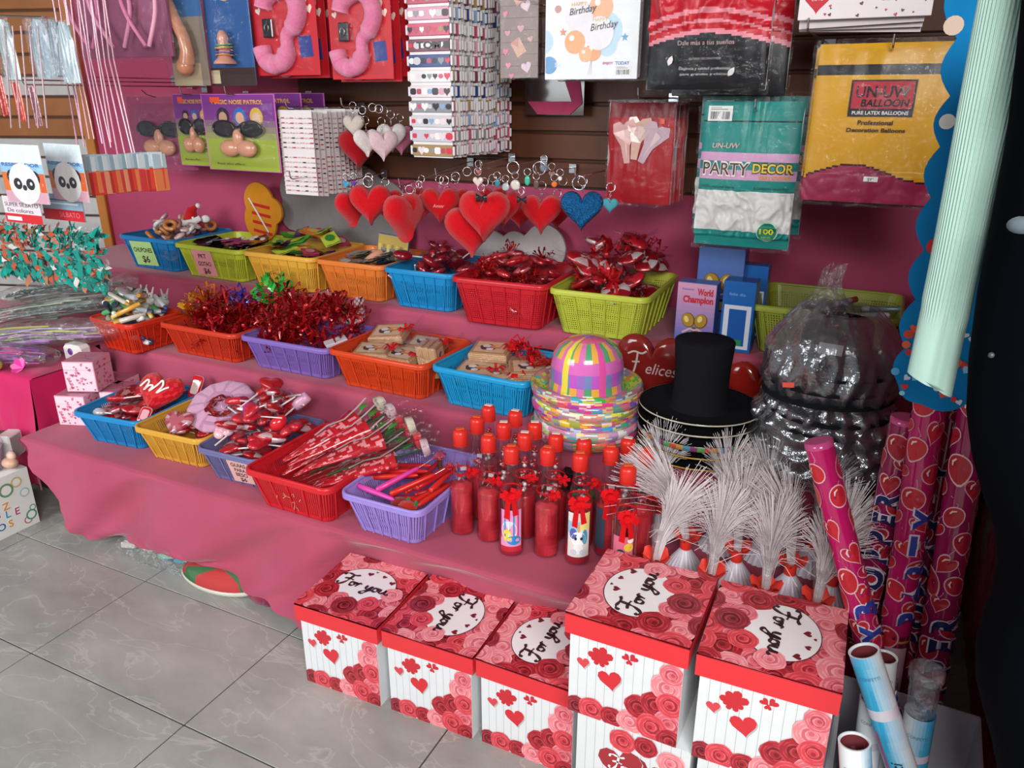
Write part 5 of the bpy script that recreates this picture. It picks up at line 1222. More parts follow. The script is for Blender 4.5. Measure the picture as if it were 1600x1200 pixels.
for k in range(10):
    o = bo[k % 2] if k < 2 else bo[k % 2].copy()
    if k >= 2: COL.objects.link(o)
    o.location = (hx_+U(-.004, .006), 2.39+k*.028, hz_+U(-.008, .003)); o.rotation_euler = (0, 0, U(-.03, .03)); tag(o, 'bead bracelet card in the row behind the front card', 'bracelet card', 'bracelet cards behind the front one')
hook(hx_, hz_+h/2+.008, 2.33, 'hook holding the bracelet cards'); hook(hx_+.03, hz_-h*.28, 2.28, 'lower hook passing in front of the bracelet cards', bracket=False)
# red cards with fluffy pink cuffs
def fluffy_card(w, h):
    b = MB(M_paper); b.box((0, 0, 0), (w, .003, h), 'c8202c', bev=.0005); b.push(FRONT @ T(0, 0, .0018))
    for (x, y, q) in ((.25, .52, .018), (.33, .56, .014), (.16, .49, .012), (.28, .44, .010), (.40, .5, .012), (-.42, .86, .014), (.42, .78, .012), (-.40, .5, .01)):
        b.push(T(x*w, -h/2+y*h*.9, .0002) @ RZ(.25)); b.poly(heart2(14, q*w/.115), 0, 'ecd8c8'); b.pop()
    b.push(T(.22*w, -h/2+.12*h, .0004) @ RZ(.08)); b.rect(0, 0, w*.2, w*.24, 0, '2c3c88'); b.stroke([(.004, .004), (.010, .016), (.016, .008)], .002, .0003, '6c84c8'); b.pop()
    b.pop(); return b
def fluffy_cuff(w, h):
    b = MB(M_plush); uv = [(-.35, .20), (-.30, .11), (-.15, .076), (.0, .11), (.06, .19), (.07, .27), (.20, .345), (.27, .44), (.22, .54), (.05, .60), (-.20, .54), (-.26, .47)]
    pts = smooth([(u*w, (v-.5)*h) for u, v in uv], 4)
    b.tube([(p[0], -.016, p[1]) for p in pts], [w*.115*(1+.15*nz(t*.6, 3))*(.72 if 15 < t < 23 else 1) for t in range(len(pts))], 12, lambda i: mix('e8689c', 'f4a0bc', .5+.5*nz(i*.5)), M_plush)
    return b
def metal_bit(w, h):
    b = MB(M_metal); b.push(T(-.22*w, -.018, -.17*h)); b.box((0, 0, 0), (w*.16, .008, h*.13), '585858', bev=.003)
    b.tube([(.01*math.cos(t*pi/6), -.006, .012*math.sin(t*pi/6)) for t in range(12)], .0016, 6, 'a8a8a8', closed=True); b.pop(); return b
def fluff(x0, x1, y1, Y, n, lab, lab2, grp):
    r, w, h = card_root('fluffy_cuff_pack', lab, 'novelty pack', x0, y1-236, x1, y1, Y); loc = r.location.copy()
    parts = [('backing_card', fluffy_card(w, h)), ('pink_fluff', fluffy_cuff(w, h)), ('metal_clasp', metal_bit(w, h))]
    for nm, q in parts: q.build(nm, r)
    b = MB(M_clear); b.sheet(lambda u, v: ((u-.5)*w*.86-.04*w, -.03*math.sin(u*pi)**.4*math.sin(v*pi)**.4-.002, (v-.5)*h*.94), 20, 26, 'e8e8e8'); b.build('blister', r)
    for k in range(n): o = dup(r, (loc.x+U(-.003, .008), loc.y+.045+k*.045, loc.z+U(-.01, .012)), (0, 0, U(-.03, .03)), lab2, group=grp)
    hook(loc.x, loc.z+h/2-.02, Y-.03, 'hook holding the red cuff cards')
fluff(392, 492, 118, 2.34, 4, 'red card with pink fluffy cuffs, front one of the left row', 'red cuff card behind the left front card', 'red cuff cards of the left row')
fluff(512, 610, 124, 2.30, 5, 'red card with pink fluffy cuffs, front one of the right row', 'red cuff card behind the right front card', 'red cuff cards of the right row')
# joke glasses on purple and green cards
def joke_card(x0, y0, x1, y1, Y, lab, flip=False, plain=False):
    r, w, h = card_root('joke_glasses_card', lab, 'novelty pack', x0, y0, x1, y1, Y)
    b = MB(M_paper); NV = 12
    b.box((0, .002, 0), (w*1.03, .002, h*1.02), 'c868b8' if not plain else 'a84068', bev=.0005)
    b.grid([[(x*w, -.0005, -h/2+h*j/NV) for j in range(NV+1)] for x in (-.5, .5)], lambda i, j: mix('9cac3c', '7c3488', min(1, max(0, (j-4)/4))) if not plain else '9c3c60', None)
    b.push(FRONT @ T(0, 0, .001))
    if not plain:
        b.text('MAGIC NOSE PATROL', 0, h*.38, h*.055, 0, 'e8a838', w=w*.72, align='c', bold=.03)
        for (x, c1, c2) in ((-.22, '302030', 'c89878'), (.02, '2c6cb8', 'e0a888'), (.25, 'd8b040', 'e0b898')): b.poly([(x*w+p[0], h*.22+p[1]) for p in circ2(w*.09, 14)], .0004, c1); b.poly([(x*w+p[0], h*.20+p[1]) for p in circ2(w*.06, 12)], .0008, c2)
        b.text('Real skin effect', -w*.38, -h*.43, h*.03, .0004, '4c2c20', w=w*.4); b.rect(-w*.38, h*.40, w*.14, h*.07, .0006, 'e8502c')
    b.pop(); b.build('backing_card', r)
    b = MB(M_gloss)
    for s in (-1, 1): b.tube([(s*.19*w+.15*w*math.cos(t*pi/8), -.016, h*.06+.10*h*math.sin(t*pi/8)) for t in range(16)], .005, 8, '141418', closed=True); b.push(T(s*.19*w, -.016, h*.06) @ FRONT); b.poly(circ2(.13*w, 16, .09*h), 0, '201c20'); b.pop()
    b.box((0, -.016, h*.09), (.10*w, .006, .008), '141418'); b.build('glasses', r)
    b = MB(M_skin); c = 'd89878'
    b.ball((0, -.016, -h*.07), (.07*w, .016, .13*h), c); b.ball((-.12*w, -.02, -h*.20), (.135*w, .022, .115*h), c); b.ball((.12*w, -.02, -h*.20), (.135*w, .022, .115*h), c); b.build('rubber_nose', r)
    b = MB(M_clear); b.sheet(lambda u, v: ((u-.5)*w*.96, -.045*math.sin(u*pi)**.35*math.sin(v*pi)**.35-.002, (v-.52)*h*.86), 16, 16, 'e8e8e8'); b.build('blister', r)
    return r, w, h
r, w, h = joke_card(322, 148, 432, 266, 2.34, 'purple and green joke glasses card at the front of its hook'); hook(r.location.x-.01, r.location.z+h/2, 2.31, 'hook holding the front joke glasses cards')
o = dup(r, (r.location.x-.01, 2.50, r.location.z+.004), None, 'joke glasses card hanging right behind the front purple card')
o = dup(r, (r.location.x+.005, 2.62, r.location.z+.004), None, 'rearmost joke glasses card on the front hook')
r, w, h = joke_card(277, 148, 336, 258, 2.46, 'joke glasses card partly hidden at the left of the front card'); hook(r.location.x, r.location.z+h/2, 2.42, 'hook left of the joke glasses cards')
r, w, h = joke_card(206, 152, 300, 262, 2.52, 'cloudy pink bag holding a joke nose, leftmost of the joke packs', plain=True)
b = MB(M_haze); film_front(b, w*1.1, h*1.1, .05, 3); b.build('cloudy_bag', r)
b = MB(M_metal); b.tube([(0, 0, h/2), (-.04, -.01, h/2+.01), (-.07, -.01, h/2+.03)], .002, 6, '584850'); b.build('wire_loop', r)
# blister pack with ring toss novelty and long balloon-like toy
r, w, h = card_root('ring_toss_pack', 'blue pack holding a flesh coloured ring toss toy with coloured rings', 'novelty pack', 322, -50, 392, 134, 2.32)
b = MB(M_paper); b.box((0, 0, 0), (w, .004, h), '2c5c98', bev=.001); b.push(FRONT @ T(0, 0, .0025)); b.rect(-w/2, -h/2, w*1.0, h*.16, 0, '3c2c2c'); b.rect(-w*.5, -h*.48, w*.2, h*.12, .0004, 'c8b898'); b.poly([(p[0], h*.4+p[1]) for p in circ2(w*.3, 16)], .0003, 'd8a880'); b.poly([(p[0]*.8-w*.2, h*.33+p[1]*.8) for p in circ2(w*.2, 16)], .0006, '58a8e0'); b.pop(); b.build('backing_card', r)
b = MB(M_skin); b.push(T(0, -.034, -h*.31)); b.lathe([(.042, 0), (.040, .008), (.024, .022), (.019, .034), (.018, .075), (.0195, .082), (.0175, .100), (.010, .112), (0, .115)], 24, 'dc9c84'); b.pop(); b.build('toy', r)
b = MB(M_gloss)
for k, c in enumerate(('e88c3c', '5c6cb8', 'd84868', 'a8c848', '58a85c')): b.push(T(U(-.003, .003), -.034, -h*.31+.030+k*.009) @ RX(U(-.15, .15))); b.tube([(.031*math.cos(t*pi/12), .031*math.sin(t*pi/12), 0) for t in range(24)], .0022, 6, c, closed=True); b.pop()
b.build('coloured_rings', r)
b = MB(M_clear); b.sheet(lambda u, v: ((u-.5)*w*.9, -.085*math.sin(u*pi)**.3*math.sin(v*pi)**.3-.002, (v-.5)*h*.8), 16, 20, 'e8e8e8'); b.build('blister', r)
r, w, h = card_root('novelty_toy_pack', 'pack with a long flesh coloured rubber toy, beside the ring toss pack', 'novelty pack', 262, -50, 318, 134, 2.30)
b = MB(M_paper); b.box((0, 0, 0), (w, .004, h), '8c8070', bev=.001); b.push(FRONT @ T(0, 0, .0025)); b.rect(-w/2, h*.1, w, h*.4, 0, '3c6ca0'); b.rect(-w/2, -h/2, w*.8, h*.2, .0003, 'b8a888'); b.pop(); b.build('backing_card', r)
b = MB(M_skin); b.tube([(-w*.35, -.03, h*.36), (-w*.30, -.03, h*.28), (-w*.1, -.034, h*.10), (w*.12, -.036, -h*.08), (w*.16, -.036, -h*.20), (w*.1, -.034, -h*.3)], [.010, .022, .022, .022, .024, .03], 16, 'd4906c'); b.ball((w*.05, -.036, -h*.33), (.035, .03, .032), 'd4906c'); b.build('toy', r)
b = MB(M_clear); b.sheet(lambda u, v: ((u-.5)*w*1.05, -.08*math.sin(u*pi)**.3*math.sin(v*pi)**.3-.002, (v-.5)*h*.9), 16, 20, 'e8e8e8'); b.build('blister', r)
# pink headbands in a bag, top left
r, w, h = card_root('headband_bag', 'clear bag stuffed with pale pink padded headbands', 'bag', 112, -60, 262, 96, 2.22)
for k in range(6):
    b = MB(M_felt); x = -.42*w+k*w*.155; b.tube([(x+.055*math.sin(t/14*pi*1.15)*(1 if k % 2 else -1)+.03*t/14, -.02-.012*(k % 3), h*.5-h*.86*t/14) for t in range(15)], .0075, 10, ('f0a0c0', 'e890b4', 'f4b0c8')[k % 3]); b.build('headband', r)
b = MB(M_matte); b.box((0, .015, 0), (w*.95, .01, h*.92), '9c5c78'); b.build('card', r)
b = MB(M_haze); film_front(b, w*1.05, h*1.04, .05, 9, M_clear, 30); b.build('clear_film', r)
hook(r.location.x, r.location.z+h/2-.01, 2.15, 'hook holding the pink headband bag')
# pink ribbon straws hanging beneath
for k in range(13):
    x = ony(112+k*6.5, 150, 2.1).x; rnd = random.Random(k); zt, zb = 1.965, ony(130, 215+rnd.uniform(-14, 70)*(1 if k > 5 else .2), 2.1).z
    b = MB(M_gloss); b.tube([(x+.0, 2.1+.01*(k % 3), zt), (x+rnd.uniform(-.01, .01), 2.09, (zt+zb)/2), (x+rnd.uniform(-.01, .03)+.01*k/4, 2.08, zb)], .0035, 6, ('e8a8c0', 'e0a0b8', 'f0bccc')[k % 3]); tag(b.build('pink_straw'), 'long pale pink ribbon straw hanging in a loose bunch', 'straw', 'bunch of pale pink straws')
b = MB(M_metal); xa, xb = ony(108, 0, 2.1).x, ony(200, 0, 2.1).x; b.tube([(xa, 2.1, 1.965), (xb, 2.1, 1.965)], .005, 8, 'c8c8ca'); b.tube([((xa+xb)/2, 2.1, 1.965), ((xa+xb)/2, WY-.03, 1.98)], .004, 8, 'c8c8ca'); tag(b.build('hanging_rail'), 'metal rail just above the picture carrying the pink straws', 'rail')
# blue and white bags at the far left
for k, (x0, x1, y0, y1, c, lab) in enumerate(((50, 82, 28, 122, '88a8b8', 'pale bluish packet, first in the row on the upper left hook'), (78, 98, 30, 118, '3c6c84', 'blue packet in the middle of the upper left hook'), (92, 118, 34, 130, 'a8c4cc', 'silvery blue packet nearest the pink straws'), (0, 24, 30, 125, 'b0c4c4', 'narrow pale packet at the very left edge'))):
    r, w, h = card_root('hanging_packet', lab, 'packet', x0, y0, x1, y1, 1.85)
    b = MB(M_gloss); b.sheet(lambda u, v: ((u-.5)*w*(.35+.65*min(1, (1-v)*3)), -.010*math.sin(u*pi)+.004*nz(u*9, v*2, k), (v-.5)*h), 20, 16, lambda i, j: mix(c, 'e0e8ea', .35+.5*nz(i*.7, j*.05, k)), M_gloss); b.box((0, .004, 0), (w*.7, .006, h*.9), c); b.build('packet', r)
    b = MB(M_haze); film_front(b, w*1.15, h*1.05, .01, k, M_haze, 14); b.build('film', r)
b = MB(M_metal); p = ony(0, 22, 1.83); q = ony(72, 27, 1.83); b.tube([(p.x-.1, 1.83, p.z), (q.x, 1.83, q.z), (q.x+.002, 1.815, q.z)], .003, 8, 'd8d8da'); tag(b.build('display_hook'), 'hook holding the blue packets at the upper left', 'hook')
for k in range(5):                                           # long plastic strips hanging at the left edge
    p, q = ony(2+k*13, 40, 1.83), ony(22+k*14, 200, 1.83); b = MB(M_gloss); b.tube([(p.x, 1.84, p.z), ((p.x+q.x)/2, 1.83, (p.z+q.z)/2), (q.x, 1.82, q.z)], .003, 6, 'c8a8b0'); tag(b.build('pink_straw'), 'thin dull pink straw hanging at the far upper left', 'straw', 'thin straws at the far upper left')
for k in range(3):
    p = ony(4+k*26, 150+k*8, 1.95); hook(p.x, p.z+.075, 1.93, 'short hook carrying a red crinkled packet, number %s from the left' % ('one', 'two', 'three')[k]); b = MB(M_foil); b.sheet(lambda u, v: (p.x+(u-.5)*.05, 1.95-.006*math.sin(u*9), p.z+(v-.5)*.14+.01*nz(u*5, v*7, k)), 14, 18, ('a83028', 'c04030', '8c5860')[k]); tag(b.build('red_packet'), 'crinkled red packet behind the thin straws, number %s from the left' % ('one', 'two', 'three')[k], 'packet')
# panda whistle cards
def panda_card(w, h):
    b = MB(M_paper); b.box((0, 0, 0), (w, .003, h), 'e8f4f8', bev=.0005); b.push(FRONT @ T(0, 0, .0018)); b.rect(-w/2, h*.02, w, h*.16, 0, '98c8e4')
    b.text('RESPIRADOR', -w*.46, h*.13, h*.06, .0003, '3868b0', w=w*.9, bold=.03)
    for i, c in enumerate(('e8742c', 'e8c838', '58a850', '3c7cc0', '6048a0', 'e8c838', 'e0602c')): b.poly([(-w/2+i*w/7, -h*.30), (-w/2+(i+1)*w/7, -h*.30), (-w/2+(i+1)*w/7, h*.02), (-w/2+i*w/7, h*.02)], .0002, c)
    b.rect(-w/2, -h/2, w, h*.2, .0002, 'e0a8b8'); 
    for (x, y, q, c, dz) in ((-.26, -.06, .13, '202024', .0004), (.26, -.06, .13, '202024', .0004), (0, -.17, .36, 'f0ece8', .0008), (-.15, -.17, .10, '28282c', .0012), (.15, -.17, .10, '28282c', .0012), (0, -.235, .05, '28282c', .0014), (-.13, -.16, .03, 'f0f0f0', .0018), (.17, -.16, .03, 'f0f0f0', .0018)):
        b.poly([(x*w+p[0], y*h+p[1]) for p in circ2(q*w, 18, q*w*.85)], dz, c)
    b.pop(); return b
w_ = ony(78, 280, 1.62).x-ony(2, 280, 1.62).x; hh_ = ony(40, 228, 1.62).z-ony(40, 318, 1.62).z
pc = ony(36, 272, 1.62)
r = empty('panda_card', 'front blister card with a panda face over rainbow stripes', 'novelty card', (pc.x, 1.62, pc.z)); panda_card(w_*.85, hh_).build('backing_card', r); b = MB(M_clear); film_front(b, w_*.9, hh_*1.02, .01, 2); b.build('blister', r)
r0 = r; r = dup(r0, (pc.x+.06, 1.73, pc.z-.002), (0, 0, -.1), 'second panda card just right of the front one')
for k in range(22):
    x = pc.x+.085+k*.0055; y = 1.76+k*.011
    o = MB(M_gloss); hh = hh_*.98; o.box((0, 0, -hh*.22), (.006, .05, hh*.42), ('e0503c', 'e88858', 'd84848', 'e8a078', 'c83c3c')[k % 5], bev=.0015); o.box((0, 0, hh*.14), (.007, .05, hh*.28), ('b8d0d8', '98b4c0', 'd8e4e8')[k % 3], M_gloss, bev=.002)
    ob = o.build('panda_card', None, (x, y, pc.z+U(-.004, .004)), (U(-.03, .03), 0, U(-.5, -.2))); tag(ob, 'orange and silver edge of a card in the fanned row right of the pandas', 'novelty card', 'edge-on cards right of the panda cards')
r, w, h = card_root('whistle_bag', 'clear bag with a white and red header under the panda cards', 'bag', 8, 308, 64, 348, 1.66)
b = MB(M_paper); b.box((0, 0, 0), (w, .004, h), 'e0d4d8'); b.push(FRONT @ T(0, 0, .0025)); b.rect(-w/2, -h/2, w, h*.34, 0, 'd02830'); b.rect(-w*.45, -h*.42, w*.4, h*.15, .0003, 'f0e8e8'); b.text('SUPER SILBATO', -w*.45, h*.12, h*.16, .0003, '786068', w=w*.9); b.text('De colores', -w*.4, -h*.1, h*.16, .0003, '584850', w=w*.7); b.pop(); b.build('header', r)
r, w, h = card_root('whistle_bag', 'clear bag with a blue and red header beside the first one', 'bag', 68, 304, 130, 344, 1.74)
b = MB(M_paper); b.box((0, 0, 0), (w, .004, h), '9cbcd0'); b.push(FRONT @ T(0, 0, .0025)); b.rect(-w/2, -h/2, w, h*.42, 0, 'c82430'); b.text('SILBATO', -w*.1, -h*.36, h*.2, .0003, 'e87880', w=w*.5); b.rect(-w*.4, h*.12, w*.8, h*.06, .0003, 'e8f0f0'); b.rect(-w*.4, h*.26, w*.7, h*.06, .0003, '587898'); b.pop(); b.build('header', r)
# teal feather masks in clear bags
r, w, h = card_root('feather_mask_bag', 'clear bag of teal and orange feathered masks hanging over the cellophane pile', 'bag', 0, 345, 165, 442, 1.75)
rnd = random.Random(6); b = MB(M_felt)
for k in range(430):
    x = rnd.uniform(-.48, .46)*w; z = rnd.uniform(-.4, .36)*h; a = rnd.uniform(-1.2, 1.2)+(1.2 if z < 0 else -.3); L_ = rnd.uniform(.03, .065); c = ('189080', '107868', '20a08c', 'c05838', 'b87858', '2c3c3c', 'd8d0c8')[min(6, int(rnd.random()*rnd.random()*9))]
    if x < -.1*w and z > -.1*h and rnd.random() < .5: c = 'c05c3c'
    b.push(T(x, rnd.uniform(-.025, .01), z) @ RY(a)); b.sheet(lambda u, v: (u*L_, (v-.5)*.006*math.sin(min(1, u+.1)*pi)+.004*math.sin(u*7), (v-.5)*.02*math.sin(min(1, u*.9+.1)*pi)), 4, 2, c); b.pop()
b.build('feathers', r)
b = MB(M_clear); b.sheet(lambda u, v: ((u-.5)*w*1.02, -.045*math.sin(u*pi)**.5-.01*nz(u*9, v*5)-.0, (v-.5)*h*(1.04-.2*abs(u-.5))), 34, 24, 'd4d8d8'); b.build('clear_film', r)
b = MB(M_metal); b.tube([(-.6*w, .0, h*.42), (-.34*w, -.03, h*.42), (-.27*w, -.04, h*.40), (-.26*w, -.04, h*.44)], .003, 8, 'e0e0e0'); b.build('hook_rod', r)
# white leaflets, top right
r, w, h = card_root('heart_leaflet', 'white packet with red hearts and lettering at the top right of the board', 'packet', 1252, -60, 1462, 28, 2.2)
b = MB(M_paper); b.box((0, 0, 0), (w, .01, h), 'ece4e6', bev=.001); b.push(FRONT @ T(0, 0, .0055)); b.push(T(-w*.36, -h*.12, .0004)); b.poly(heart2(20, .065), 0, 'c82434'); b.text('LOVE', 0, -.004, .008, .0004, 'f0d8d8', align='c'); b.pop()
for k in range(26): b.push(T(U(-.45, .45)*w, U(-.46, .4)*h, .0002) @ RZ(U(-.6, .6))); b.poly(heart2(10, U(.004, .010)), 0, ('c84858', '6c3c48')[k % 2]); b.pop()
b.text('CEREMONIA', w*.12, -h*.2, .010, .0004, '887078', w=w*.3); b.pop(); b.build('packet', r)
for k in range(3): o, w2, h2 = card_root('heart_leaflet', 'plain white leaflet edge behind the heart packet', 'packet', 1252, -60, 1450, 34, 2.2, 'leaflet edges behind the heart packet'); o.location.y += .025+k*.02; o.location.z -= .006+.006*k; o.rotation_euler = (0, .03*(k-1), 0); b = MB(M_paper); b.box((0, 0, 0), (w2, .006, h2), 'd8ccd0'); b.build('packet', o)
# black clip packets behind, and pink headband on the slatted board
r, w, h = card_root('pink_ribbon_packet', 'dusty packet with a folded pink ribbon lying flat against the slatted board', 'packet', 820, 118, 912, 180, 2.72)
b = MB(M_gloss); b.box((0, .006, 0), (w, .004, h), '3c2420'); b.push(FRONT @ T(0, 0, 0)); b.poly([(-w*.45, -h*.15), (w*.3, -h*.15), (w*.15, h*.5), (w*.42, h*.5), (w*.48, -h*.2), (w*.28, -h*.48), (-w*.28, -h*.48)], 0, 'c04a70', M_felt); b.pop(); b.build('ribbon', r)
for (x, zpx) in ((ony(1290, 90, 2.7).x, 70), (ony(880, 20, 2.7).x, 0), (ony(1130, 20, 2.7).x, -10)): hook(x, ony(1200, zpx, 2.7).z, 2.2, 'bare hook end high on the slatted board')
# ================================================================ HEART KEY RINGS
def plush_heart(s, th, col, label, name='heart_keyring', mat_=None, deco=None, cat='key ring', group='plush heart key rings'):
    r = empty(name, label, cat, (0, 0, 0), group=group)
    b = MB(mat_ or M_plush); b.push(RX(pi/2)); b.puff([(p[0], p[1]-s*.35) for p in heart2(36, s)], th, col, mat_ or M_plush, 7, cy=-s*.33); b.pop()
    b.build('plush_heart', r)
    b = MB(M_metal); b.tube([(0, 0, s*.02), (0.001, 0, .016)], .0012, 6, 'c0c0c4'); 
    for k in range(3): b.tube([(.0025*math.cos(t*pi/4)*(1 if k % 2 else .3), .0025*math.cos(t*pi/4)*(.3 if k % 2 else 1), .008+k*.006+.0035*math.sin(t*pi/4)) for t in range(8)], .0007, 5, 'c8c8cc', closed=True)
    b.build('chain', r)
    b = MB(M_metal); b.tube([(.0135*math.cos(t*pi/10), .002*math.sin(t), .038+.0135*math.sin(t*pi/10)) for t in range(20)], .0014, 6, 'd4d4d6', closed=True); b.build('split_ring', kids(r)[-1])
    if deco:
        b = MB(M_gloss); b.push(RX(pi/2) @ T(0, -s*.36, th/2+.0015))
        if deco == 'outline': b.stroke([(p[0]*.7, p[1]*.7) for p in heart2(30, s)]+[(heart2(30, s)[0][0]*.7, heart2(30, s)[0][1]*.7)], .0014, 0, 'e89090'); b.text('O', 0, -.006, .010, 0, 'e89090', align='c')
        else: b.text(deco, 0, -.005, .012, 0, 'e8b0b0', align='c', shear=.2)
        b.pop(); b.build('stitched_word', kids(r)[0])
    return r
RD = 'd41420'
hk = [  # px, py of the heart's middle, width px, Y, turn, label, deco
 (549, 325, 30, 2.40, 1.15, 'dark red plush heart turned edge-on, leftmost of the row', None), (579, 318, 46, 2.33, .1, 'large red plush heart, second from the left', None),
 (604, 320, 38, 2.45, .3, 'red plush heart tucked behind the second one', None), (631, 338, 42, 2.24, 1.25, 'narrow red plush heart hanging edge-on and lowest in the left half', None),
 (650, 326, 40, 2.38, .0, 'red plush heart stitched with a thin heart outline', 'outline'), (688, 320, 44, 2.36, .1, 'red plush heart with small white lettering', 'Amor'),
 (712, 316, 36, 2.42, .5, 'red plush heart peeping out right of the lettered one', None), (757, 335, 62, 2.14, -.1, 'biggest round red plush heart in the middle of the row', None),
 (736, 360, 62, 2.20, .5, 'big red plush heart hanging lowest, behind the biggest one', None), (787, 325, 44, 2.32, .4, 'red plush heart right behind the biggest one', None),
 (812, 334, 36, 2.50, .2, 'shaded red plush heart between the middle and the right-hand hearts', None), (846, 333, 50, 2.30, -.1, 'red plush heart furthest right in the row, next to the blue sequins', None),
 (870, 336, 34, 2.48, .3, 'shaded red plush heart partly behind the blue sequin heart', None), (700, 330, 34, 2.56, .3, 'red plush heart deep in the row behind the lettered one', None),
 (660, 312, 32, 2.54, -.3, 'red plush heart deep in the row behind the outlined one', None), (770, 312, 34, 2.52, .1, 'red plush heart deep in the row behind the biggest one', None)]
for px, py, wp, Y, tn, lab, deco in hk:
    p = ony(px, py, Y); s = abs(ony(px+wp/2, py, Y).x-ony(px-wp/2, py, Y).x)*1.18
    if abs(tn) > 1: s *= 1.35
    o = plush_heart(s, s*.5, RD if Y < 2.48 else 'b8101c', lab, deco=deco); o.location = (p.x, Y, p.z+s*.36); o.rotation_euler = (0, 0, tn+.25)  # hearts deep in the row get a darker red, shade put into the colour
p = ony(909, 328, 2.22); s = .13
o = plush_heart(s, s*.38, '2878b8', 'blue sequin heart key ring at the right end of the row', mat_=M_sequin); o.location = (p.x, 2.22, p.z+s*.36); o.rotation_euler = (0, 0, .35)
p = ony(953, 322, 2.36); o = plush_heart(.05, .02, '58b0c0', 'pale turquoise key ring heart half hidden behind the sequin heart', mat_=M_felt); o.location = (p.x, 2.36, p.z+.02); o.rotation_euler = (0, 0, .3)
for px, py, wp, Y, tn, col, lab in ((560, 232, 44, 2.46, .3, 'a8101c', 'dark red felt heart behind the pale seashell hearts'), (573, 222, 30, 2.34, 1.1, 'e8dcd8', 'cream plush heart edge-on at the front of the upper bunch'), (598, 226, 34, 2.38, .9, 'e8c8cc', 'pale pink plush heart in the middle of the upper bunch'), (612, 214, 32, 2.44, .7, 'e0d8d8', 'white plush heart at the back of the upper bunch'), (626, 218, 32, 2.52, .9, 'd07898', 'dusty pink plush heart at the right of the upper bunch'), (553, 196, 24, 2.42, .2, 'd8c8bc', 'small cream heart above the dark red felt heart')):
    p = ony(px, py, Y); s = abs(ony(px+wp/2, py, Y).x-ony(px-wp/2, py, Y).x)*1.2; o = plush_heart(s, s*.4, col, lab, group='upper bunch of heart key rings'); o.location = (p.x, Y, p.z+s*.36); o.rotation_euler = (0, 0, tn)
p = ony(590, 166, 2.5); hook(p.x, p.z+.0, 2.30, 'hook holding the upper bunch of heart key rings')
def hookpx(xa, ya, xb, yb, Ya, Yb, lab):
    a, c = ony(xa, ya, Ya), ony(xb, yb, Yb); r = empty('display_hook', lab, 'hook', c, group='chrome display hooks'); b = MB(M_metal); d = a-c
    b.tube([(0, 0, 0), tuple(d), (d.x-.002, d.y-.006, d.z+.006), (d.x-.004, d.y-.008, d.z+.026)], .0026, 8, 'dadadc'); b.build('rod', r)
    b = MB(M_metal); b.box((0, 0, -.003), (.03, .004, .034), 'b8b8bc', bev=.001); b.build('bracket', r)
hookpx(627, 291, 735, 252, 2.20, 2.76, 'long hook with plush hearts, its tip left of the middle'); hookpx(684, 276, 800, 245, 2.16, 2.76, 'hook running behind the lettered heart')
hookpx(754, 264, 850, 250, 2.12, 2.76, 'hook over the biggest plush heart'); hookpx(901, 277, 965, 262, 2.18, 2.76, 'hook holding the blue sequin heart'); hookpx(545, 283, 600, 270, 2.34, 2.76, 'hook at the left end of the heart row'); hookpx(840, 272, 895, 262, 2.25, 2.76, 'hook over the right-hand plush hearts')
# small charms among the rings
def charm(px, py, Y, s, col, shape, lab, c2=None):
    p = ony(px, py, Y); r = empty('key_charm', lab, 'charm', p, (0, 0, .25), group='small charms on the key ring hooks'); b = MB(M_gloss); b.push(RX(pi/2))
    pts = {'heart': heart2(22, s), 'round': circ2(s*.5, 18), 'bow': [(0, .1*s), (.5*s, .4*s), (.5*s, -.4*s), (0, -.1*s), (-.5*s, -.4*s), (-.5*s, .4*s)], 'drop': circ2(s*.35, 14, s*.6)}[shape]
    b.puff(pts, s*.3, col, M_gloss, 4); b.pop(); b.build('charm_body', r)
    b = MB(M_metal); b.tube([(.011*math.cos(t*pi/8), 0, s*.6+.010+.011*math.sin(t*pi/8)) for t in range(16)], .0012, 6, c2 or 'd8d8da', closed=True); b.build('ring', r)
for a in ((541, 288, 2.26, .026, '3c9cc8', 'heart', 'sky blue heart charm at the left end of the hearts'), (553, 286, 2.34, .024, '6c3c98', 'heart', 'violet heart charm beside the sky blue one'), (747, 284, 2.12, .034, 'e0c8c0', 'heart', 'large cream heart charm above the biggest plush heart'), (748, 268, 2.14, .02, 'b86c68', 'heart', 'dusty rose heart charm above the cream one'),
 (777, 286, 2.2, .022, '3c98a8', 'drop', 'teal drop charm right of the cream heart'), (790, 292, 2.22, .024, 'c8d0d4', 'round', 'silver round charm in the middle of the charms'), (805, 289, 2.24, .032, 'e4dcd0', 'round', 'big ivory charm right of centre'), (824, 282, 2.24, .026, '48b89c', 'drop', 'mint drop charm next to the ivory one'), (838, 288, 2.26, .026, '685450', 'drop', 'brown drop charm near the right-hand ring'),
 (850, 262, 2.3, .028, '788490', 'round', 'grey disc charm above the right-hand hearts'), (866, 288, 2.26, .018, 'e8742c', 'round', 'small orange charm at the right'), (875, 279, 2.26, .013, 'f0e8e8', 'round', 'tiny white charm beside the orange one'), (862, 272, 2.34, .022, 'a88070', 'heart', 'tan heart charm above the orange charm'), (815, 312, 2.16, .03, '242428', 'bow', 'black bow charm under the ivory charm'), (752, 309, 2.08, .034, '202024', 'bow', 'black bow charm lying on the biggest plush heart')):
    charm(*a)
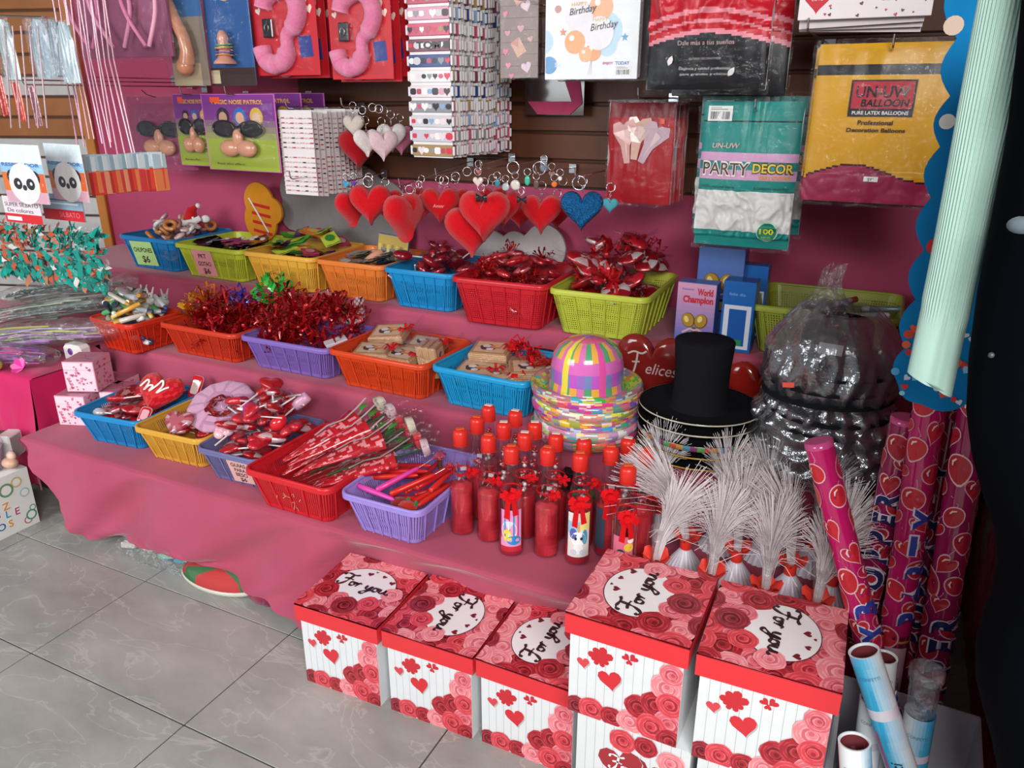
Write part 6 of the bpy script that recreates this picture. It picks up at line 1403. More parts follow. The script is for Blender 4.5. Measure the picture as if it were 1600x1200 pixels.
# rings
for k, (px, py, Y, q) in enumerate(((575, 284, 2.30, .019), (640, 296, 2.22, .014), (694, 282, 2.2, .015), (712, 276, 2.24, .014), (730, 268, 2.3, .014), (802, 262, 2.26, .019), (843, 263, 2.28, .02), (905, 286, 2.2, .02), (880, 283, 2.28, .013), (655, 288, 2.3, .012), (566, 172, 2.4, .014), (582, 168, 2.44, .014), (592, 170, 2.4, .014), (600, 172, 2.46, .013))):
    p = ony(px, py, Y); b = MB(M_metal); b.tube([(q*math.cos(t*pi/12), 0, q*math.sin(t*pi/12)) for t in range(24)], .0022 if q > .017 else .0014, 6, 'dcdcde', closed=True)
    tag(b.build('split_ring', None, p, (0, 0, U(0, 1))), 'loose shiny metal key ring looped on a hook', 'key ring', 'loose metal key rings')
# ================================================================ CUT-OUTS AND BOXES ON THE TOP LEVEL
def cloud(b, parts, th, col, m=None):
    for (x, y, q) in parts: b.prism([(x+p[0], y+p[1]) for p in circ2(q, 30)], -th, th*0+.0, col, m)
def cloud_outline(cs, n=90):
    cx = sum(c[0] for c in cs)/len(cs); cy = sum(c[1] for c in cs)/len(cs); out = []
    for i in range(n):
        a = 2*pi*i/n; d = (math.cos(a), math.sin(a)); best = 0
        for (x, y, q) in cs:
            ox, oy = cx-x, cy-y; bq = ox*d[0]+oy*d[1]; cc = ox*ox+oy*oy-q*q; disc = bq*bq-cc
            if disc > 0: best = max(best, -bq+math.sqrt(disc))
        out.append((cx+d[0]*best, cy+d[1]*best))
    return out
def cut(name, lab, cat, cs, Y, col, rot=0, th=.012):
    w = [(ony(x, y, Y).x, ony(x, y, Y).z, q*(ony(x+1, y, Y).x-ony(x, y, Y).x)) for x, y, q in cs]
    o = cloud_outline(w); b = MB(M_felt); c0 = sum(p[0] for p in o)/len(o); c1 = sum(p[1] for p in o)/len(o)
    b.push(FRONT); b.prism([(p[0]-c0, p[1]-c1) for p in o], -th/2, th/2, col, M_felt); b.pop(); ob = b.build(name, None, (c0, Y, c1)); tag(ob, lab, cat); return ob
cut('cloud_cutout', 'grey cloud shaped foam cut-out behind the yellow and orange baskets', 'cut-out', [(465, 300, 26), (510, 305, 46), (560, 315, 46), (600, 330, 40), (520, 345, 50), (600, 365, 40), (460, 335, 20)], 2.76, '8c8484')
cut('cloud_cutout', 'white cloud shaped foam cut-out behind the red mesh basket', 'cut-out', [(770, 385, 22), (805, 386, 22), (850, 388, 34), (800, 402, 30), (840, 402, 30), (760, 396, 20)], 2.76, 'c8c0c0')
o = cut('number_cutout', 'orange and red foam figure with white spikes behind the lime basket', 'cut-out', [(405, 315, 22), (408, 345, 24), (425, 330, 16)], 2.70, 'd88c28')
b = MB(M_felt); b.push(FRONT @ T(0, 0, .008))
for k in range(4): b.stroke([(-.07+.02*k, .06-.03*k), (-.03+.02*k, .0-.03*k)], .008, .001+.0003*k, 'e8e4e0'); b.stroke([(-.06, .035-.04*k), (.05, .02-.04*k)], .014, .0004, 'c8302c')
b.pop(); b.build('spikes_and_stripes', o)
def trophy_box(px0, py0, px1, py1, Y, d, kind, lab, rot=0.0):
    a = ony(px0, py1, Y); c = ony(px1, py1, Y); t = ony(px0, py0, Y); w = c.x-a.x; h = t.z-T3-.004
    r = empty('gift_carton', lab, 'carton', ((a.x+c.x)/2, Y+d/2, T3+.003), (0, 0, rot)); b = MB(M_paper); N = 14
    if kind == 'blue':
        b.box((0, 0, h/2), (w, d, h), '1c62b0', bev=.001); b.push(FRONT @ T(0, 0, d/2+.0006)); b.rect(-w*.42, .01, w*.84, h*.62, 0, 'd8dce8'); b.rect(-w*.26, .02, w*.54, h*.52, .0004, '1c58a8'); b.rect(-w*.2, .022, w*.4, h*.08, .0008, '2c8c50'); b.text('feliz dia', -w*.3, h*.8, h*.04, 0, '88b8e8', w=w*.5); b.pop()
    else:
        b.box((0, 0, h/2), (w, d, h), '5c74b8', bev=.001)
        b.push(FRONT @ T(0, 0, d/2+.0006)); b.grid([[(x*w, .002+(h-.004)*j/N, 0) for j in range(N+1)] for x in (-.49, .49)], lambda i, j: mix('5068b8', 'e0a0bc' if kind == 'pink' else '5878b8', j/N))
        if kind == 'pink': b.text('World', w*.02, h*.82, h*.10, .0006, 'c82c40', w=w*.40, bold=.05); b.text('Champion', -w*.34, h*.70, h*.10, .0006, 'c82c40', w=w*.78, bold=.05); b.text('Sweetest', -w*.38, h*.88, h*.04, .0006, '6c50a0', shear=.3, w=w*.3)
        y0 = h*.42 if kind == 'pink' else h*.62
        for s in (-1, 1): b.push(T(s*w*.16, y0, .0006) @ RZ(-s*.35)); b.poly(circ2(w*.17, 20, w*.20), 0, '6c4c18'); b.poly([(p[0]-.001, p[1]+.001) for p in circ2(w*.15, 20, w*.18)], .0004, 'b08830'); b.poly([(p[0]-w*.04, p[1]+w*.04) for p in circ2(w*.06, 14, w*.09)], .0008, 'ecd07c'); b.pop()
        b.rect(-w*.05, y0-h*.2, w*.1, h*.1, .0005, '6c4c18'); b.rect(-w*.18, y0-h*.34, w*.36, h*.15, .0005, '2c2420'); b.rect(-w*.12, y0-h*.32, w*.24, h*.1, .0009, 'a88838'); b.stroke([(-w*.3, y0-h*.2), (-w*.1, y0-h*.13), (0, y0-h*.15), (w*.1, y0-h*.13), (w*.3, y0-h*.2)], .006, .0010, 'd8b0b0'); b.pop()
    b.build('carton', r); return r
trophy_box(1052, 438, 1112, 540, 2.34, .06, 'pink', 'pink and blue trophy carton with World Champion printed in red')
o = trophy_box(1080, 383, 1150, 540, 2.50, .07, 'tall', 'taller blue trophy carton standing behind the World Champion one')
trophy_box(1122, 436, 1172, 540, 2.35, .07, 'blue', 'blue carton with a white window frame beside the World Champion one')
trophy_box(1152, 412, 1192, 500, 2.52, .06, 'blue', 'blue carton at the back next to the lime basket')
# notebook shaped decoration and the Felices balloon on the middle level
p = ony(818, 545, 2.29); b = MB(M_paper); b.box((0, 0, 0), (.20, .01, .12), 'd4d2d6', bev=.001); b.box((0, .004, 0), (.215, .006, .132), '2c2428', bev=.004)
b.push(FRONT @ T(0, 0, .0055)); 
for k in range(6): b.box((-.085+k*.034, .052, .001), (.006, .026, .004), '302c34', bev=.0015)
b.stroke([(-.1, .02), (.1, .02)], .003, .0004, '282830'); b.rect(-.1, -.06, .2, .03, .0004, '2c7cb8'); b.pop()
tag(b.build('calendar_cutout', None, (p.x, 2.295, T2+.073)), 'white calendar shaped decoration leaning on the riser behind the hats', 'decoration')
p = ony(1020, 548, 2.26); b = MB(M_gloss); b.push(RX(pi/2)); b.puff(heart2(40, .24), .05, '8c2420', M_gloss, 7); b.pop(); o = b.build('foil_balloon', None, (p.x, 2.27, T2+.145)); tag(o, 'dark red heart foil balloon lettered Felices, behind the two hat stacks', 'balloon')
b = MB(M_gloss); b.push(FRONT @ T(-.075, .01, .028)); b.stroke(smooth([(0, .03), (.02, .04), (.045, .036), (.06, .045)], 4), .006, 0, 'd8c8c8'); b.stroke(smooth([(.032, .036), (.028, 0), (.02, -.03), (.005, -.035)], 4), .006, .0003, 'd8c8c8'); b.stroke([(.015, .005), (.04, .008)], .005, .0005, 'd8c8c8')
b.text('elices', .058, -.028, .038, 0, 'd8c8c8', w=.10, shear=.25); b.pop(); b.build('lettering', o)
p = ony(1190, 560, 2.26); b = MB(M_gloss); b.push(RX(pi/2)); b.puff(heart2(40, .20), .05, '9c2018', M_gloss, 7); b.pop(); tag(b.build('foil_balloon', None, (p.x, 2.27, T2+.12)), 'plain dark red foil balloon in the shade between the top hat and the bag', 'balloon')
# green and black boxed bits beneath the colourful hats
for k, (x, c) in enumerate(((-.80, '2c9c48'), (-.70, '38b058'), (-.74, '1c1c20'))):
    b = MB(M_plast); b.box((0, 0, .03), (.06, .04, .06), c, bev=.004); tag(b.build('small_carton', None, (x, 1.90, T1+.003+.0*k if k < 2 else T1+.066)), ('green carton on the left under the hat brims', 'green carton on the right under the hat brims', 'black carton lying across the two green ones')[k], 'carton')
# ================================================================ WHAT THE BASKETS HOLD
class Kind:
    def __init__(s, root): s.root = root; s.used = False
    def put(s, loc, rot, label, group=None, scale=None):
        if not s.used:
            s.used = True; o = s.root; o.location = loc; o.rotation_euler = rot; o['label'] = label
            if scale: o.scale = (scale,)*3
            if group: o['group'] = group
            elif 'group' in o: del o['group']
            s.kk = [(c, kids(c)) for c in kids(o)]; return o
        r = s.root.copy(); COL.objects.link(r); r.location = loc; r.rotation_euler = rot; r['label'] = label; r.scale = (scale,)*3 if scale else (1, 1, 1)
        if group: r['group'] = group
        elif 'group' in r: del r['group']
        for ch, gs in s.kk:
            c = ch.copy(); COL.objects.link(c); c.parent = r
            for g in gs: d = g.copy(); COL.objects.link(d); d.parent = c
        return r
def in_basket(key, u, v, z):
    """u, v in -1..1 across and back to front; z above the basket floor"""
    r, w, d, h = BK[key]; t = min(1, max(0, z/h)); W2, D2 = w/2-.03*(1-t)-.02, d/2-.03*(1-t)-.02
    x, y = u*W2, v*D2; a = r.rotation_euler.z; return Vector((r.location.x+x*math.cos(a)-y*math.sin(a), r.location.y+x*math.sin(a)+y*math.cos(a), r.location.z+z))
def strip(b, pts, w, col, m):
    vs = []; up = Vector((0, 0, 1))
    for i, p in enumerate(pts):
        p = Vector(p); a = Vector(pts[max(0, i-1)]); c = Vector(pts[min(len(pts)-1, i+1)]); s = (c-a).cross(up); s = s.normalized()*w/2 if s.length > 1e-6 else Vector((w/2, 0, 0)); vs += [tuple(p-s), tuple(p+s)]
    b.add(vs, [(2*i, 2*i+2, 2*i+3, 2*i+1) for i in range(len(pts)-1)], col, m, True)
def k_bow(col, col2, seed, s=.05, n=26, m=None):
    rnd = random.Random(seed); r = empty('ribbon_bow', 'x', 'bow', (0, 0, 0)); b = MB(m or M_foil)
    for i in range(n):
        a = rnd.uniform(0, 6.28); e = rnd.uniform(-.1, 1.2); d = Vector((math.cos(a)*math.cos(e), math.sin(a)*math.cos(e), math.sin(e))); L_ = s*rnd.uniform(.6, 1.1)
        k = d.orthogonal().normalized()*L_*rnd.uniform(.1, .3)
        strip(b, [d*.004, d*L_*.5+k, d*L_, d*L_*.8-k], s*.13, col if i % 3 else col2, m or M_foil)
    b.build('loops', r); b = MB(M_foil); b.ball((0, 0, 0), s*.16, col2, None, 8, 5); b.build('knot', r); return Kind(r)
def k_pack(col, col2, seed, w=.06, d=.035, name='wrapped_favour', cat='wrapped favour', filmy=True):
    rnd = random.Random(seed); r = empty(name, 'x', cat, (0, 0, 0)); b = MB(M_foil)
    b.push(S(w/2, d/2, .012)); b.sheet(lambda u, v: (math.cos(u*6.283)*math.sin(v*pi)*(1+.1*nz(u*6, v*4, seed)), math.sin(u*6.283)*math.sin(v*pi), -math.cos(v*pi)*(1+.2*nz(u*5, v*5, seed+2))), 20, 10, lambda i, j: col if (i//3+j//3) % 3 else col2, M_foil); b.pop(); b.build('contents', r)
    if filmy:
        b = MB(M_clear)
        for s_ in (-1, 1):
            b.sheet(lambda u, v: (s_*(w*.45+u*w*.38), (v-.5)*(.012+u*d*.9), .004*math.sin(v*14)+.006*u*nz(v*4, seed)), 5, 14, 'e8d8d8' )
        b.push(S(w/2*1.08, d/2*1.1, .017)); b.sheet(lambda u, v: (math.cos(u*6.283)*math.sin(v*pi), math.sin(u*6.283)*math.sin(v*pi)*(1+.15*nz(u*9, v*6)), -math.cos(v*pi)*(1+.3*nz(u*9, v*9, seed))), 18, 9, 'ece4e4'); b.pop(); b.build('film', r)
    return Kind(r)
def k_pen(col, tip, top=None):
    r = empty('novelty_pen', 'x', 'pen', (0, 0, 0)); b = MB(M_plast); b.push(RY(pi/2)); b.lathe([(.004, -.07), (.0085, -.066), (.009, -.03), (.0075, .02), (.006, .06), (.003, .068)], 12, col); b.pop(); b.build('barrel', r)
    if top == 'heart':
        b = MB(M_metal); b.tube([(.066, 0, 0), (.115, 0, .004)], .0012, 6, 'd0d0d4'); b.build('wire', r)
        b = MB(M_sequin); b.push(T(.135, 0, .005) @ RZ(-pi/2)); b.puff(heart2(24, .045), .012, tip, M_sequin, 4); b.pop(); b.build('glitter_heart', r)
    elif top == 'spring':
        b = MB(M_metal); b.tube([(.066, 0, 0), (.10, 0, .004)], .0012, 6, 'd0d0d4'); b.build('wire', r)
        b = MB(M_gloss)
        for s_ in (-1, 1): b.tube([(.115+.010*math.cos(t*pi/6), s_*.009+.009*math.sin(t*pi/6), .004) for t in range(12)], .0022, 6, tip, closed=True)
        b.build('loop_topper', r)
    else: b = MB(M_plast); b.push(T(-.072, 0, 0)); b.ball((0, 0, 0), (.006, .0085, .0085), tip); b.pop(); b.build('end_cap', r)
    return Kind(r)
def k_lolly(col, seed, shape='heart'):
    r = empty('lollipop', 'x', 'lollipop', (0, 0, 0)); b = MB(M_gloss); b.push(T(.03, 0, 0) @ RZ(-pi/2))
    if shape == 'heart': b.puff(heart2(26, .055), .018, col, M_gloss, 5)
    else: b.puff(circ2(.026, 22), .022, col, M_gloss, 5)
    b.pop(); b.build('sweet', r); b = MB(M_plast); b.tube([(0.01, 0, 0), (-.055, 0, 0)], .0020, 8, 'ece4e4'); b.build('stick', r)
    b = MB(M_clear); b.push(T(.03, 0, 0)); b.sheet(lambda u, v: (.036*math.cos(u*6.283)*math.sin(v*pi), .034*math.sin(u*6.283)*math.sin(v*pi), -.015*math.cos(v*pi)+.003*nz(u*9, v*9, seed)), 16, 8, 'f0e8e8'); b.pop(); b.build('wrapper', r); return Kind(r)
def k_cone(seed, pat, rose_):
    """a long cellophane cone: red scroll print on the lower half, a flower in its open mouth; points along +x"""
    rnd = random.Random(seed); r = empty('rose_cone', 'x', 'flower cone', (0, 0, 0)); L_ = .30; b = MB(M_gloss)
    def f(u, v, k=1.0): x = L_*v; q = .004+.050*v; a = u*6.283; return (x, q*k*math.cos(a)*1.15, q*k*.55*math.sin(a)+.002*nz(u*8, v*9, seed)+.012*v)
    if pat:
        N, Mv = 26, 30
        b.grid([[f(i/N, .02+.62*j/Mv, .97) for j in range(Mv+1)] for i in range(N+1)], lambda i, j: ('e89098' if nz(i*.55, j*.42, seed) > .18 else ('c41c28' if nz(i*.3, j*.5, seed+4) > -.25 else 'a81420')), M_gloss); b.build('printed_wrap', r)
    b = MB(M_plush if rose_ != 'white' else M_felt); c1, c2 = ('d81c28', 'f0404a') if rose_ == 'red' else (('e0b0b8', 'f0d0d4') if rose_ == 'pink' else ('f0e8d8', 'e0d4c0'))
    for k in range(11):
        a = k*2.4; q = .003+.0016*k; b.push(T(L_*.86, 0, .012) @ RX(a) @ T(0, 0, q) @ RZ(-pi/2)); b.sheet(lambda u, v: ((u-.5)*.022, .016*v-.006, .004*math.sin(u*pi)-.004*v*v), 4, 4, c1 if k % 2 else c2); b.pop()
    b.build('flower', r)
    b = MB(M_felt); b.tube([(.05, 0, .004), (L_*.82, 0, .011)], .0022, 6, '2c5c34'); b.push(T(L_*.70, .01, .016) @ RZ(.6)); b.sheet(lambda u, v: (u*.035, (v-.5)*.018*math.sin(u*pi), .003*math.sin(u*pi)), 6, 4, '4c9c44'); b.pop(); b.build('stem', r)
    b = MB(M_metal)
    strip(b, [(L_*(.3+.12*t), .012*math.sin(t*2.0), .02+.004*t+.003*math.sin(t*5)) for t in range(5)], .006, 'd8c8c8', M_foil); b.build('curled_ribbon', r)
    b = MB(M_clear)
    b.grid([[f(i/26, j/20) for j in range(21)] for i in range(27)], 'f0ecec'); b.build('cellophane', r); return Kind(r)
def k_wood(seed):
    r = empty('wooden_gift_box', 'x', 'wooden box', (0, 0, 0)); b = MB(M_wood); b.box((0, 0, .012), (.105, .085, .024), 'c8a078', bev=.002); b.box((0, 0, .0255), (.098, .078, .003), 'b88860', bev=.001)
    for k in range(4): b.box((0, -.0430, .004+.0055*k), (.104, .0008, .0008), '9c7450')
    b.build('box', r)
    b = MB(M_paper); b.push(T(0, 0, .0275)); b.rect(-.042, -.032, .084, .064, 0, 'd8b898')
    for (x, y, q, c, dz) in ((-.006, -.002, .024, '383840', .0003), (.014, .004, .016, 'd88c50', .0006), (-.012, .004, .012, 'e0dcd8', .0009), (.0, -.014, .010, 'e8e4e4', .0009), (.018, .006, .007, 'e8b8a0', .0012)): b.poly([(x+p[0], y+p[1]) for p in circ2(q, 16, q*.75, wob=.08)], dz, c)
    b.pop(); b.build('picture', r)
    b = MB(M_clear); b.sheet(lambda u, v: ((u-.5)*.135, (v-.5)*.11, .034*max(.0, 1-max(abs(u-.5), abs(v-.5))**6*60)+.008*nz(u*7, v*7, seed)+.006), 22, 18, 'e8e4e0'); b.sheet(lambda u, v: (.055+u*.045, (v-.5)*(.02+.09*u), .022+.012*math.sin(v*16)*u+.02*u), 6, 18, 'e8e4e0'); b.build('cellophane', r)
    b = MB(M_felt); bow_ = MB(M_felt)
    rnd = random.Random(seed)
    for k in range(10):
        a = rnd.uniform(0, 6.28); strip(b, [(.055, 0, .028), (.055+.016*math.cos(a), .016*math.sin(a), .04), (.055+.026*math.cos(a), .026*math.sin(a), .034)], .007, 'd81c22' if k % 2 else 'b8141c', M_felt)
    b.build('red_bow', r); return Kind(r)
def k_vial(c1, c2, L_=.075):
    r = empty('small_vial', 'x', 'vial', (0, 0, 0)); b = MB(M_gloss); b.push(RY(pi/2)); b.lathe([(.006, -L_/2), (.008, -L_/2+.004), (.008, L_*.28), (.006, L_*.32)], 12, c1); b.pop(); b.build('tube', r)
    b = MB(M_plast); b.push(T(L_*.32, 0, 0) @ RY(pi/2)); b.lathe([(.0068, 0), (.0068, L_*.17), (.003, L_*.2)], 12, c2); b.pop(); b.build('cap', r); return Kind(r)
def k_ring(col, seed):
    r = empty('ring_sweet', 'x', 'sweet', (0, 0, 0)); b = MB(M_gloss); b.tube([(.012*math.cos(t*pi/8), .012*math.sin(t*pi/8), 0) for t in range(16)], .005, 8, col, closed=True); b.build('ring', r)
    b = MB(M_clear); b.box((0, 0, 0), (.036, .034, .012), 'f0e8e4', bev=.005); b.build('wrapper', r); return Kind(r)
def k_flat(col, col2, w=.07, h=.05, name='flat_packet', cat='packet', m=None):
    r = empty(name, 'x', cat, (0, 0, 0)); b = MB(M_gloss); b.sheet(lambda u, v: ((u-.5)*w, (v-.5)*h, .005+.003*nz(u*5, v*5, w*99)), 8, 6, col, m or M_gloss); b.sheet(lambda u, v: ((u-.5)*w, (.5-v)*h, .0), 3, 3, col, m or M_gloss); b.push(T(0, 0, .0085)); b.poly([(p[0]*w*.28, p[1]*h*.3) for p in circ2(1, 14)], 0, col2); b.pop(); b.build('packet', r); return Kind(r)
def fill(key, kinds, n, z0, z1, lab, grp, seed, tilt=.35, jit=1.0, dome=.3, sc=(1, 1), vr=(-1, 1), ur=(-1, 1), base=None):
    rnd = random.Random(seed); m = max(2, int(n*.35))
    for i in range(n):
        t = i/max(1, n-1); u = rnd.uniform(*ur); v = rnd.uniform(*vr)
        z = z0+(z1-z0)*t; k = 1-.35*max(0, t-.4)*dome/.3; u *= k*jit*.92; v *= k*jit*.92
        z += dome*(z1-z0)*(1-(u*u+v*v)/2)
        K = kinds[i % len(kinds)]
        K.put(in_basket(key, u, v, z), (rnd.uniform(-tilt, tilt), rnd.uniform(-tilt, tilt), rnd.uniform(0, 6.28)), lab, grp, rnd.uniform(*sc))
# top level -----------------------------------------------------------------
ringk = [k_ring('c87c80', 1), k_ring('a86860', 2), k_ring('e8c8c0', 3), k_ring('d08848', 4), k_ring('ece4e0', 5)]
fill('t_blue', ringk, 60, .02, .165, 'wrapped pinkish ring sweet in the heap of the top blue basket', 'ring sweets in the top blue basket', 1, .8, sc=(1.4, 2.0), dome=.4)
b = MB(M_plush); b.ball((0, 0, .035), (.05, .03, .04), 'c8202a'); b.tube([(0, 0, .06), (.02, 0, .10), (.05, 0, .11)], [.035, .022, .008], 12, 'cc2028', M_plush); b.ball((.055, 0, .11), .012, 'f0ece8'); b.tube([(-.045, -.02, .055), (-.02, -.035, .05), (.02, -.035, .048), (.05, -.02, .055)], .014, 10, 'f0ece8', M_plush); b.ball((.07, -.01, .045), (.022, .014, .018), 'f0ece8'); b.ball((-.01, -.03, .035), (.022, .012, .018), 'e8c0a8')
for s in (-1, 1): b.ball((-.01+s*.009, -.042, .038), .003, '202020')
tag(b.build('santa_plush', None, in_basket('t_blue', .35, .35, .15), (.1, -.2, .5)), 'red and white Santa plush lying on the sweets in the top blue basket', 'plush toy')
fl = [k_flat('141416', '2c2c30', .11, .07, m=M_gloss), k_flat('1c1c20', '3c3438', .09, .08)]
fill('t_lime', fl, 26, .02, .135, 'flat black glossy packet in the lime basket with the pink card', 'black packets in the lime basket', 2, .3, dome=.2, jit=.85, sc=(1, 1.3))
for k in range(5):
    b = MB(M_plast); b.tube([(-.055, 0, 0), (.05, 0, 0)], .003, 8, 'd8d4d4'); b.ball((.055, 0, 0), (.014, .012, .006), 'e0d8d8'); tag(b.build('plastic_spoon', None, in_basket('t_lime', -.45+.28*k, -.3+.2*(k % 3), .143), (0, -.2, .2+.35*k)), 'white plastic wand lying over the black packets in the lime basket', 'plastic wand', 'white wands in the lime basket')
cl = [k_flat(c, d, .075, .05, 'balloon_packet', 'packet', M_felt) for c, d in (('58a03c', 'a8c840'), ('c8485c', 'e8a0a8'), ('e88c3c', 'f0c850'), ('6c3c6c', '3c8c50'), ('b8cc44', '38883c'))]
fill('t_yel', cl, 40, .02, .165, 'bright multicoloured balloon packet in the golden basket', 'balloon packets in the golden basket', 3, .35, dome=.3, jit=.95, sc=(1.1, 1.5))
fill('t_or', [k_flat('b8a890', 'd0c8c0'), k_flat('8c98a0', 'c8a878')], 22, .02, .125, 'pale flat packet low in the light orange basket', 'pale packets in the light orange basket', 4, .2, jit=.9, sc=(1.2, 1.6))
b = MB(M_skin); b.tube([(-.05, 0, 0), (-.01, 0, .004), (.03, 0, .008), (.045, 0, .008)], [.012, .017, .018, .008], 14, 'dc9c80', M_skin); tag(b.build('rubber_toy', None, in_basket('t_or', .1, -.15, .14), (0, -.4, 1.0)), 'small flesh coloured rubber toy in the light orange basket', 'rubber toy')
r = empty('pencil_pack', 'yellow and blue printed pencil pack standing in the light orange basket', 'pencil pack', in_basket('t_or', .55, .1, .03), (-.12, .1, .1))
b = MB(M_paper); b.box((0, 0, .10), (.135, .012, .20), '3468a8', bev=.001); b.push(FRONT @ T(0, 0, .0065)); b.rect(-.067, .145, .134, .052, 0, 'b89a34')
for k in range(7): b.rect(-.064+k*.019, .10, .012, .06, .0003, ('c8b04c', '8c7430')[k % 2]); b.poly([(-.064+k*.019, .10), (-.052+k*.019, .10), (-.058+k*.019, .085)], .0003, '282830')
b.rect(-.066, .02, .132, .06, .0003, '7c2430')
for (x, y, q, c, dz) in ((-.03, .06, .02, 'd8705c', .0006), (.02, .062, .016, 'e0dcd8', .0006), (-.03, .055, .008, 'f0e8e4', .0009), (.045, .04, .014, 'a8b8d0', .0006), (0, .03, .012, 'c83840', .0006)): b.poly([(x+p[0], y+p[1]) for p in circ2(q, 14)], dz, c)
b.pop(); b.build('printed_pack', r)
dk = [k_pack('9c1c28', 'd04450', 5, .06, .04), k_pack('7c1420', 'b82834', 6, .05, .04), k_lolly('8c1420', 7, 'round')]
fill('t_blu2', dk, 38, .02, .16, 'dark red wrapped sweet in the blue basket beneath the hearts', 'dark red sweets in the top blue basket', 5, .7, sc=(1.1, 1.6), dome=.35)
rf = [k_pack('c81c28', 'e04850', 8, .075, .04), k_pack('b01c28', 'e07880', 9, .065, .045), k_bow('d01c24', 'a81018', 10, .04, 20)]
fill('t_red', rf, 54, .02, .175, 'red wrapped favour in the heap of the red mesh basket', 'red favours in the red mesh basket', 6, .5, sc=(1, 1.4), dome=.3)
gf = [k_pack('c41c28', 'ecd0d0', 11, .10, .06), k_pack('d4202e', '8c1820', 12, .09, .055), k_bow('d8202a', 'b0141c', 13, .05, 24), k_pack('b01824', 'ecdcdc', 14, .085, .07)]
fill('t_lim2', gf, 46, .02, .235, 'shiny red foil bag in the tall heap of the lime mesh basket', 'red foil bags in the lime mesh basket', 7, .6, sc=(1.05, 1.5), dome=.3)
fill('t_lim3', [k_vial('b8b4b8', 'd8d8dc', .10), k_vial('6c7c78', 'c8c8cc', .11), k_vial('a89ca8', 'a04030', .09)], 22, .02, .14, 'pale small tube lying in the olive mesh basket', 'tubes in the olive mesh basket', 8, .2, sc=(1.1, 1.5), dome=.1)
# middle level ---------------------------------------------------------------
vk = [k_vial('c8ccd0', '385080', .08), k_vial('303c50', 'e8e8e8', .09), k_vial('e0d8c8', 'c89848', .08), k_vial('58a868', 'e8e4e0', .06), k_vial('d8a040', 'e8c878', .10)]
fill('m_red', vk+[k_pack('e0e0dc', 'a8c0a8', 41, .06, .04)], 54, .02, .17, 'little vial or charm in the leftmost red basket', 'vials in the leftmost red basket', 9, .6, sc=(1.1, 1.6), dome=.35)
for k, (u, v, c) in enumerate(((-.2, .7, 'f0eeea'), (.5, .8, 'b0b4b4'), (-.8, .9, 'ecebe8'))):
    b = MB(M_plush); b.ball((0, 0, 0), (.03, .024, .022), c); b.ball((.016, -.01, .022), .013, c); 
    for s in (-1, 1): b.tube([(.016+s*.008, -.006, .03), (.018+s*.014, 0, .055)], [.005, .002], 6, c, M_plush)
    b.ball((.02, -.022, .024), .0025, '202020'); tag(b.build('animal_keyring', None, in_basket('m_red', u, v, .165), (0, 0, U(0, 1))), ('small white animal charm in the middle of the leftmost red basket', 'small grey rabbit eared charm at the right back of the red basket', 'white horned charm at the left back of the red basket')[k], 'charm')
yb_ = k_bow('ee8a1c', 'f0b030', 15, .105, 60, M_gloss)
yb_.put(in_basket('m_red2', -.72, .1, .145), (.2, -.3, 0), 'large orange yellow ribbon bow at the left of the brick red basket')
k_bow('3c3cb0', '6c58d0', 16, .08, 36).put(in_basket('m_red2', .18, .5, .175), (.3, 0, 1), 'dark blue foil bow standing up in the brick red basket')
k_bow('b48ad8', '8c60c8', 17, .06, 26).put(in_basket('m_red2', .22, .2, .17), (.3, 0, 2), 'lilac foil bow in front of the dark blue one')
k_bow('1c9c34', '38b848', 18, .10, 46, M_gloss).put(in_basket('m_red2', .9, .9, .20), (.2, .2, 1), 'bright green ribbon bow between the brick red and purple baskets')
rb = [k_bow('c81820', '8c0c14', 19, .055, 30), k_bow('b81420', 'e04048', 20, .06, 26), k_bow('b4141c', 'e0303a', 21, .05, 28)]
fill('m_red2', rb, 36, .02, .15, 'red foil bow in the brick red basket', 'red bows in the brick red basket', 10, .6, ur=(-.75, 1), sc=(1, 1.4))
fill('m_pur', rb+[k_bow('941018', 'c82830', 22, .06, 24)], 40, .02, .19, 'shiny dark red ribbon bow heaped in the purple basket', 'red bows in the purple basket', 11, .7, sc=(1, 1.35), dome=.3)
b = MB(M_gloss); b.sheet(lambda u, v: ((u-.5)*.10, .03*math.sin(v*2.4), .04*math.cos(v*2.4)), 12, 8, lambda i, j: 'e8d0cc' if (i+j) % 2 else 'b88c90'); b.sheet(lambda u, v: (.05+.02*math.cos(v*3), .03*math.sin(v*3), .02+(u-.3)*.08), 8, 8, lambda i, j: 'e8d0cc' if (i+j) % 2 else 'a87880'); tag(b.build('patterned_bow', None, in_basket('m_pur', .62, .6, .17), (0, 0, .2)), 'pink patterned ribbon bow at the back right of the purple basket', 'bow')
b = MB(M_paper); b.box((0, 0, 0), (.08, .045, .012), 'd0c4cc', bev=.002); tag(b.build('white_box', None, in_basket('m_pur', .86, -.35, .118), (.1, -.2, .9)), 'small white carton at the right edge of the purple basket', 'carton')
wk = k_wood(1); wk2 = k_wood(2)
for k, (u, v, z, rx, ry, rz) in enumerate(((-.45, .35, .105, .2, -.1, .15), (-.42, -.50, .07, .1, 0, .2), (.20, -.35, .065, .15, 0, -.1), (.35, .55, .075, .1, .05, .1), (-.1, .7, .05, 0, 0, .1))):
    (wk if k % 2 else wk2).put(in_basket('m_or', u, v, z+.028), (rx, ry, rz+.1), ('picture lidded wooden box lying on top at the left of the orange-red basket', 'wooden box at the front left of the orange-red basket', 'wooden box at the front centre of the orange-red basket', 'wooden box at the back right of the orange-red basket', 'wooden box low at the back of the orange-red basket')[k], 'wrapped wooden boxes', 1.22)
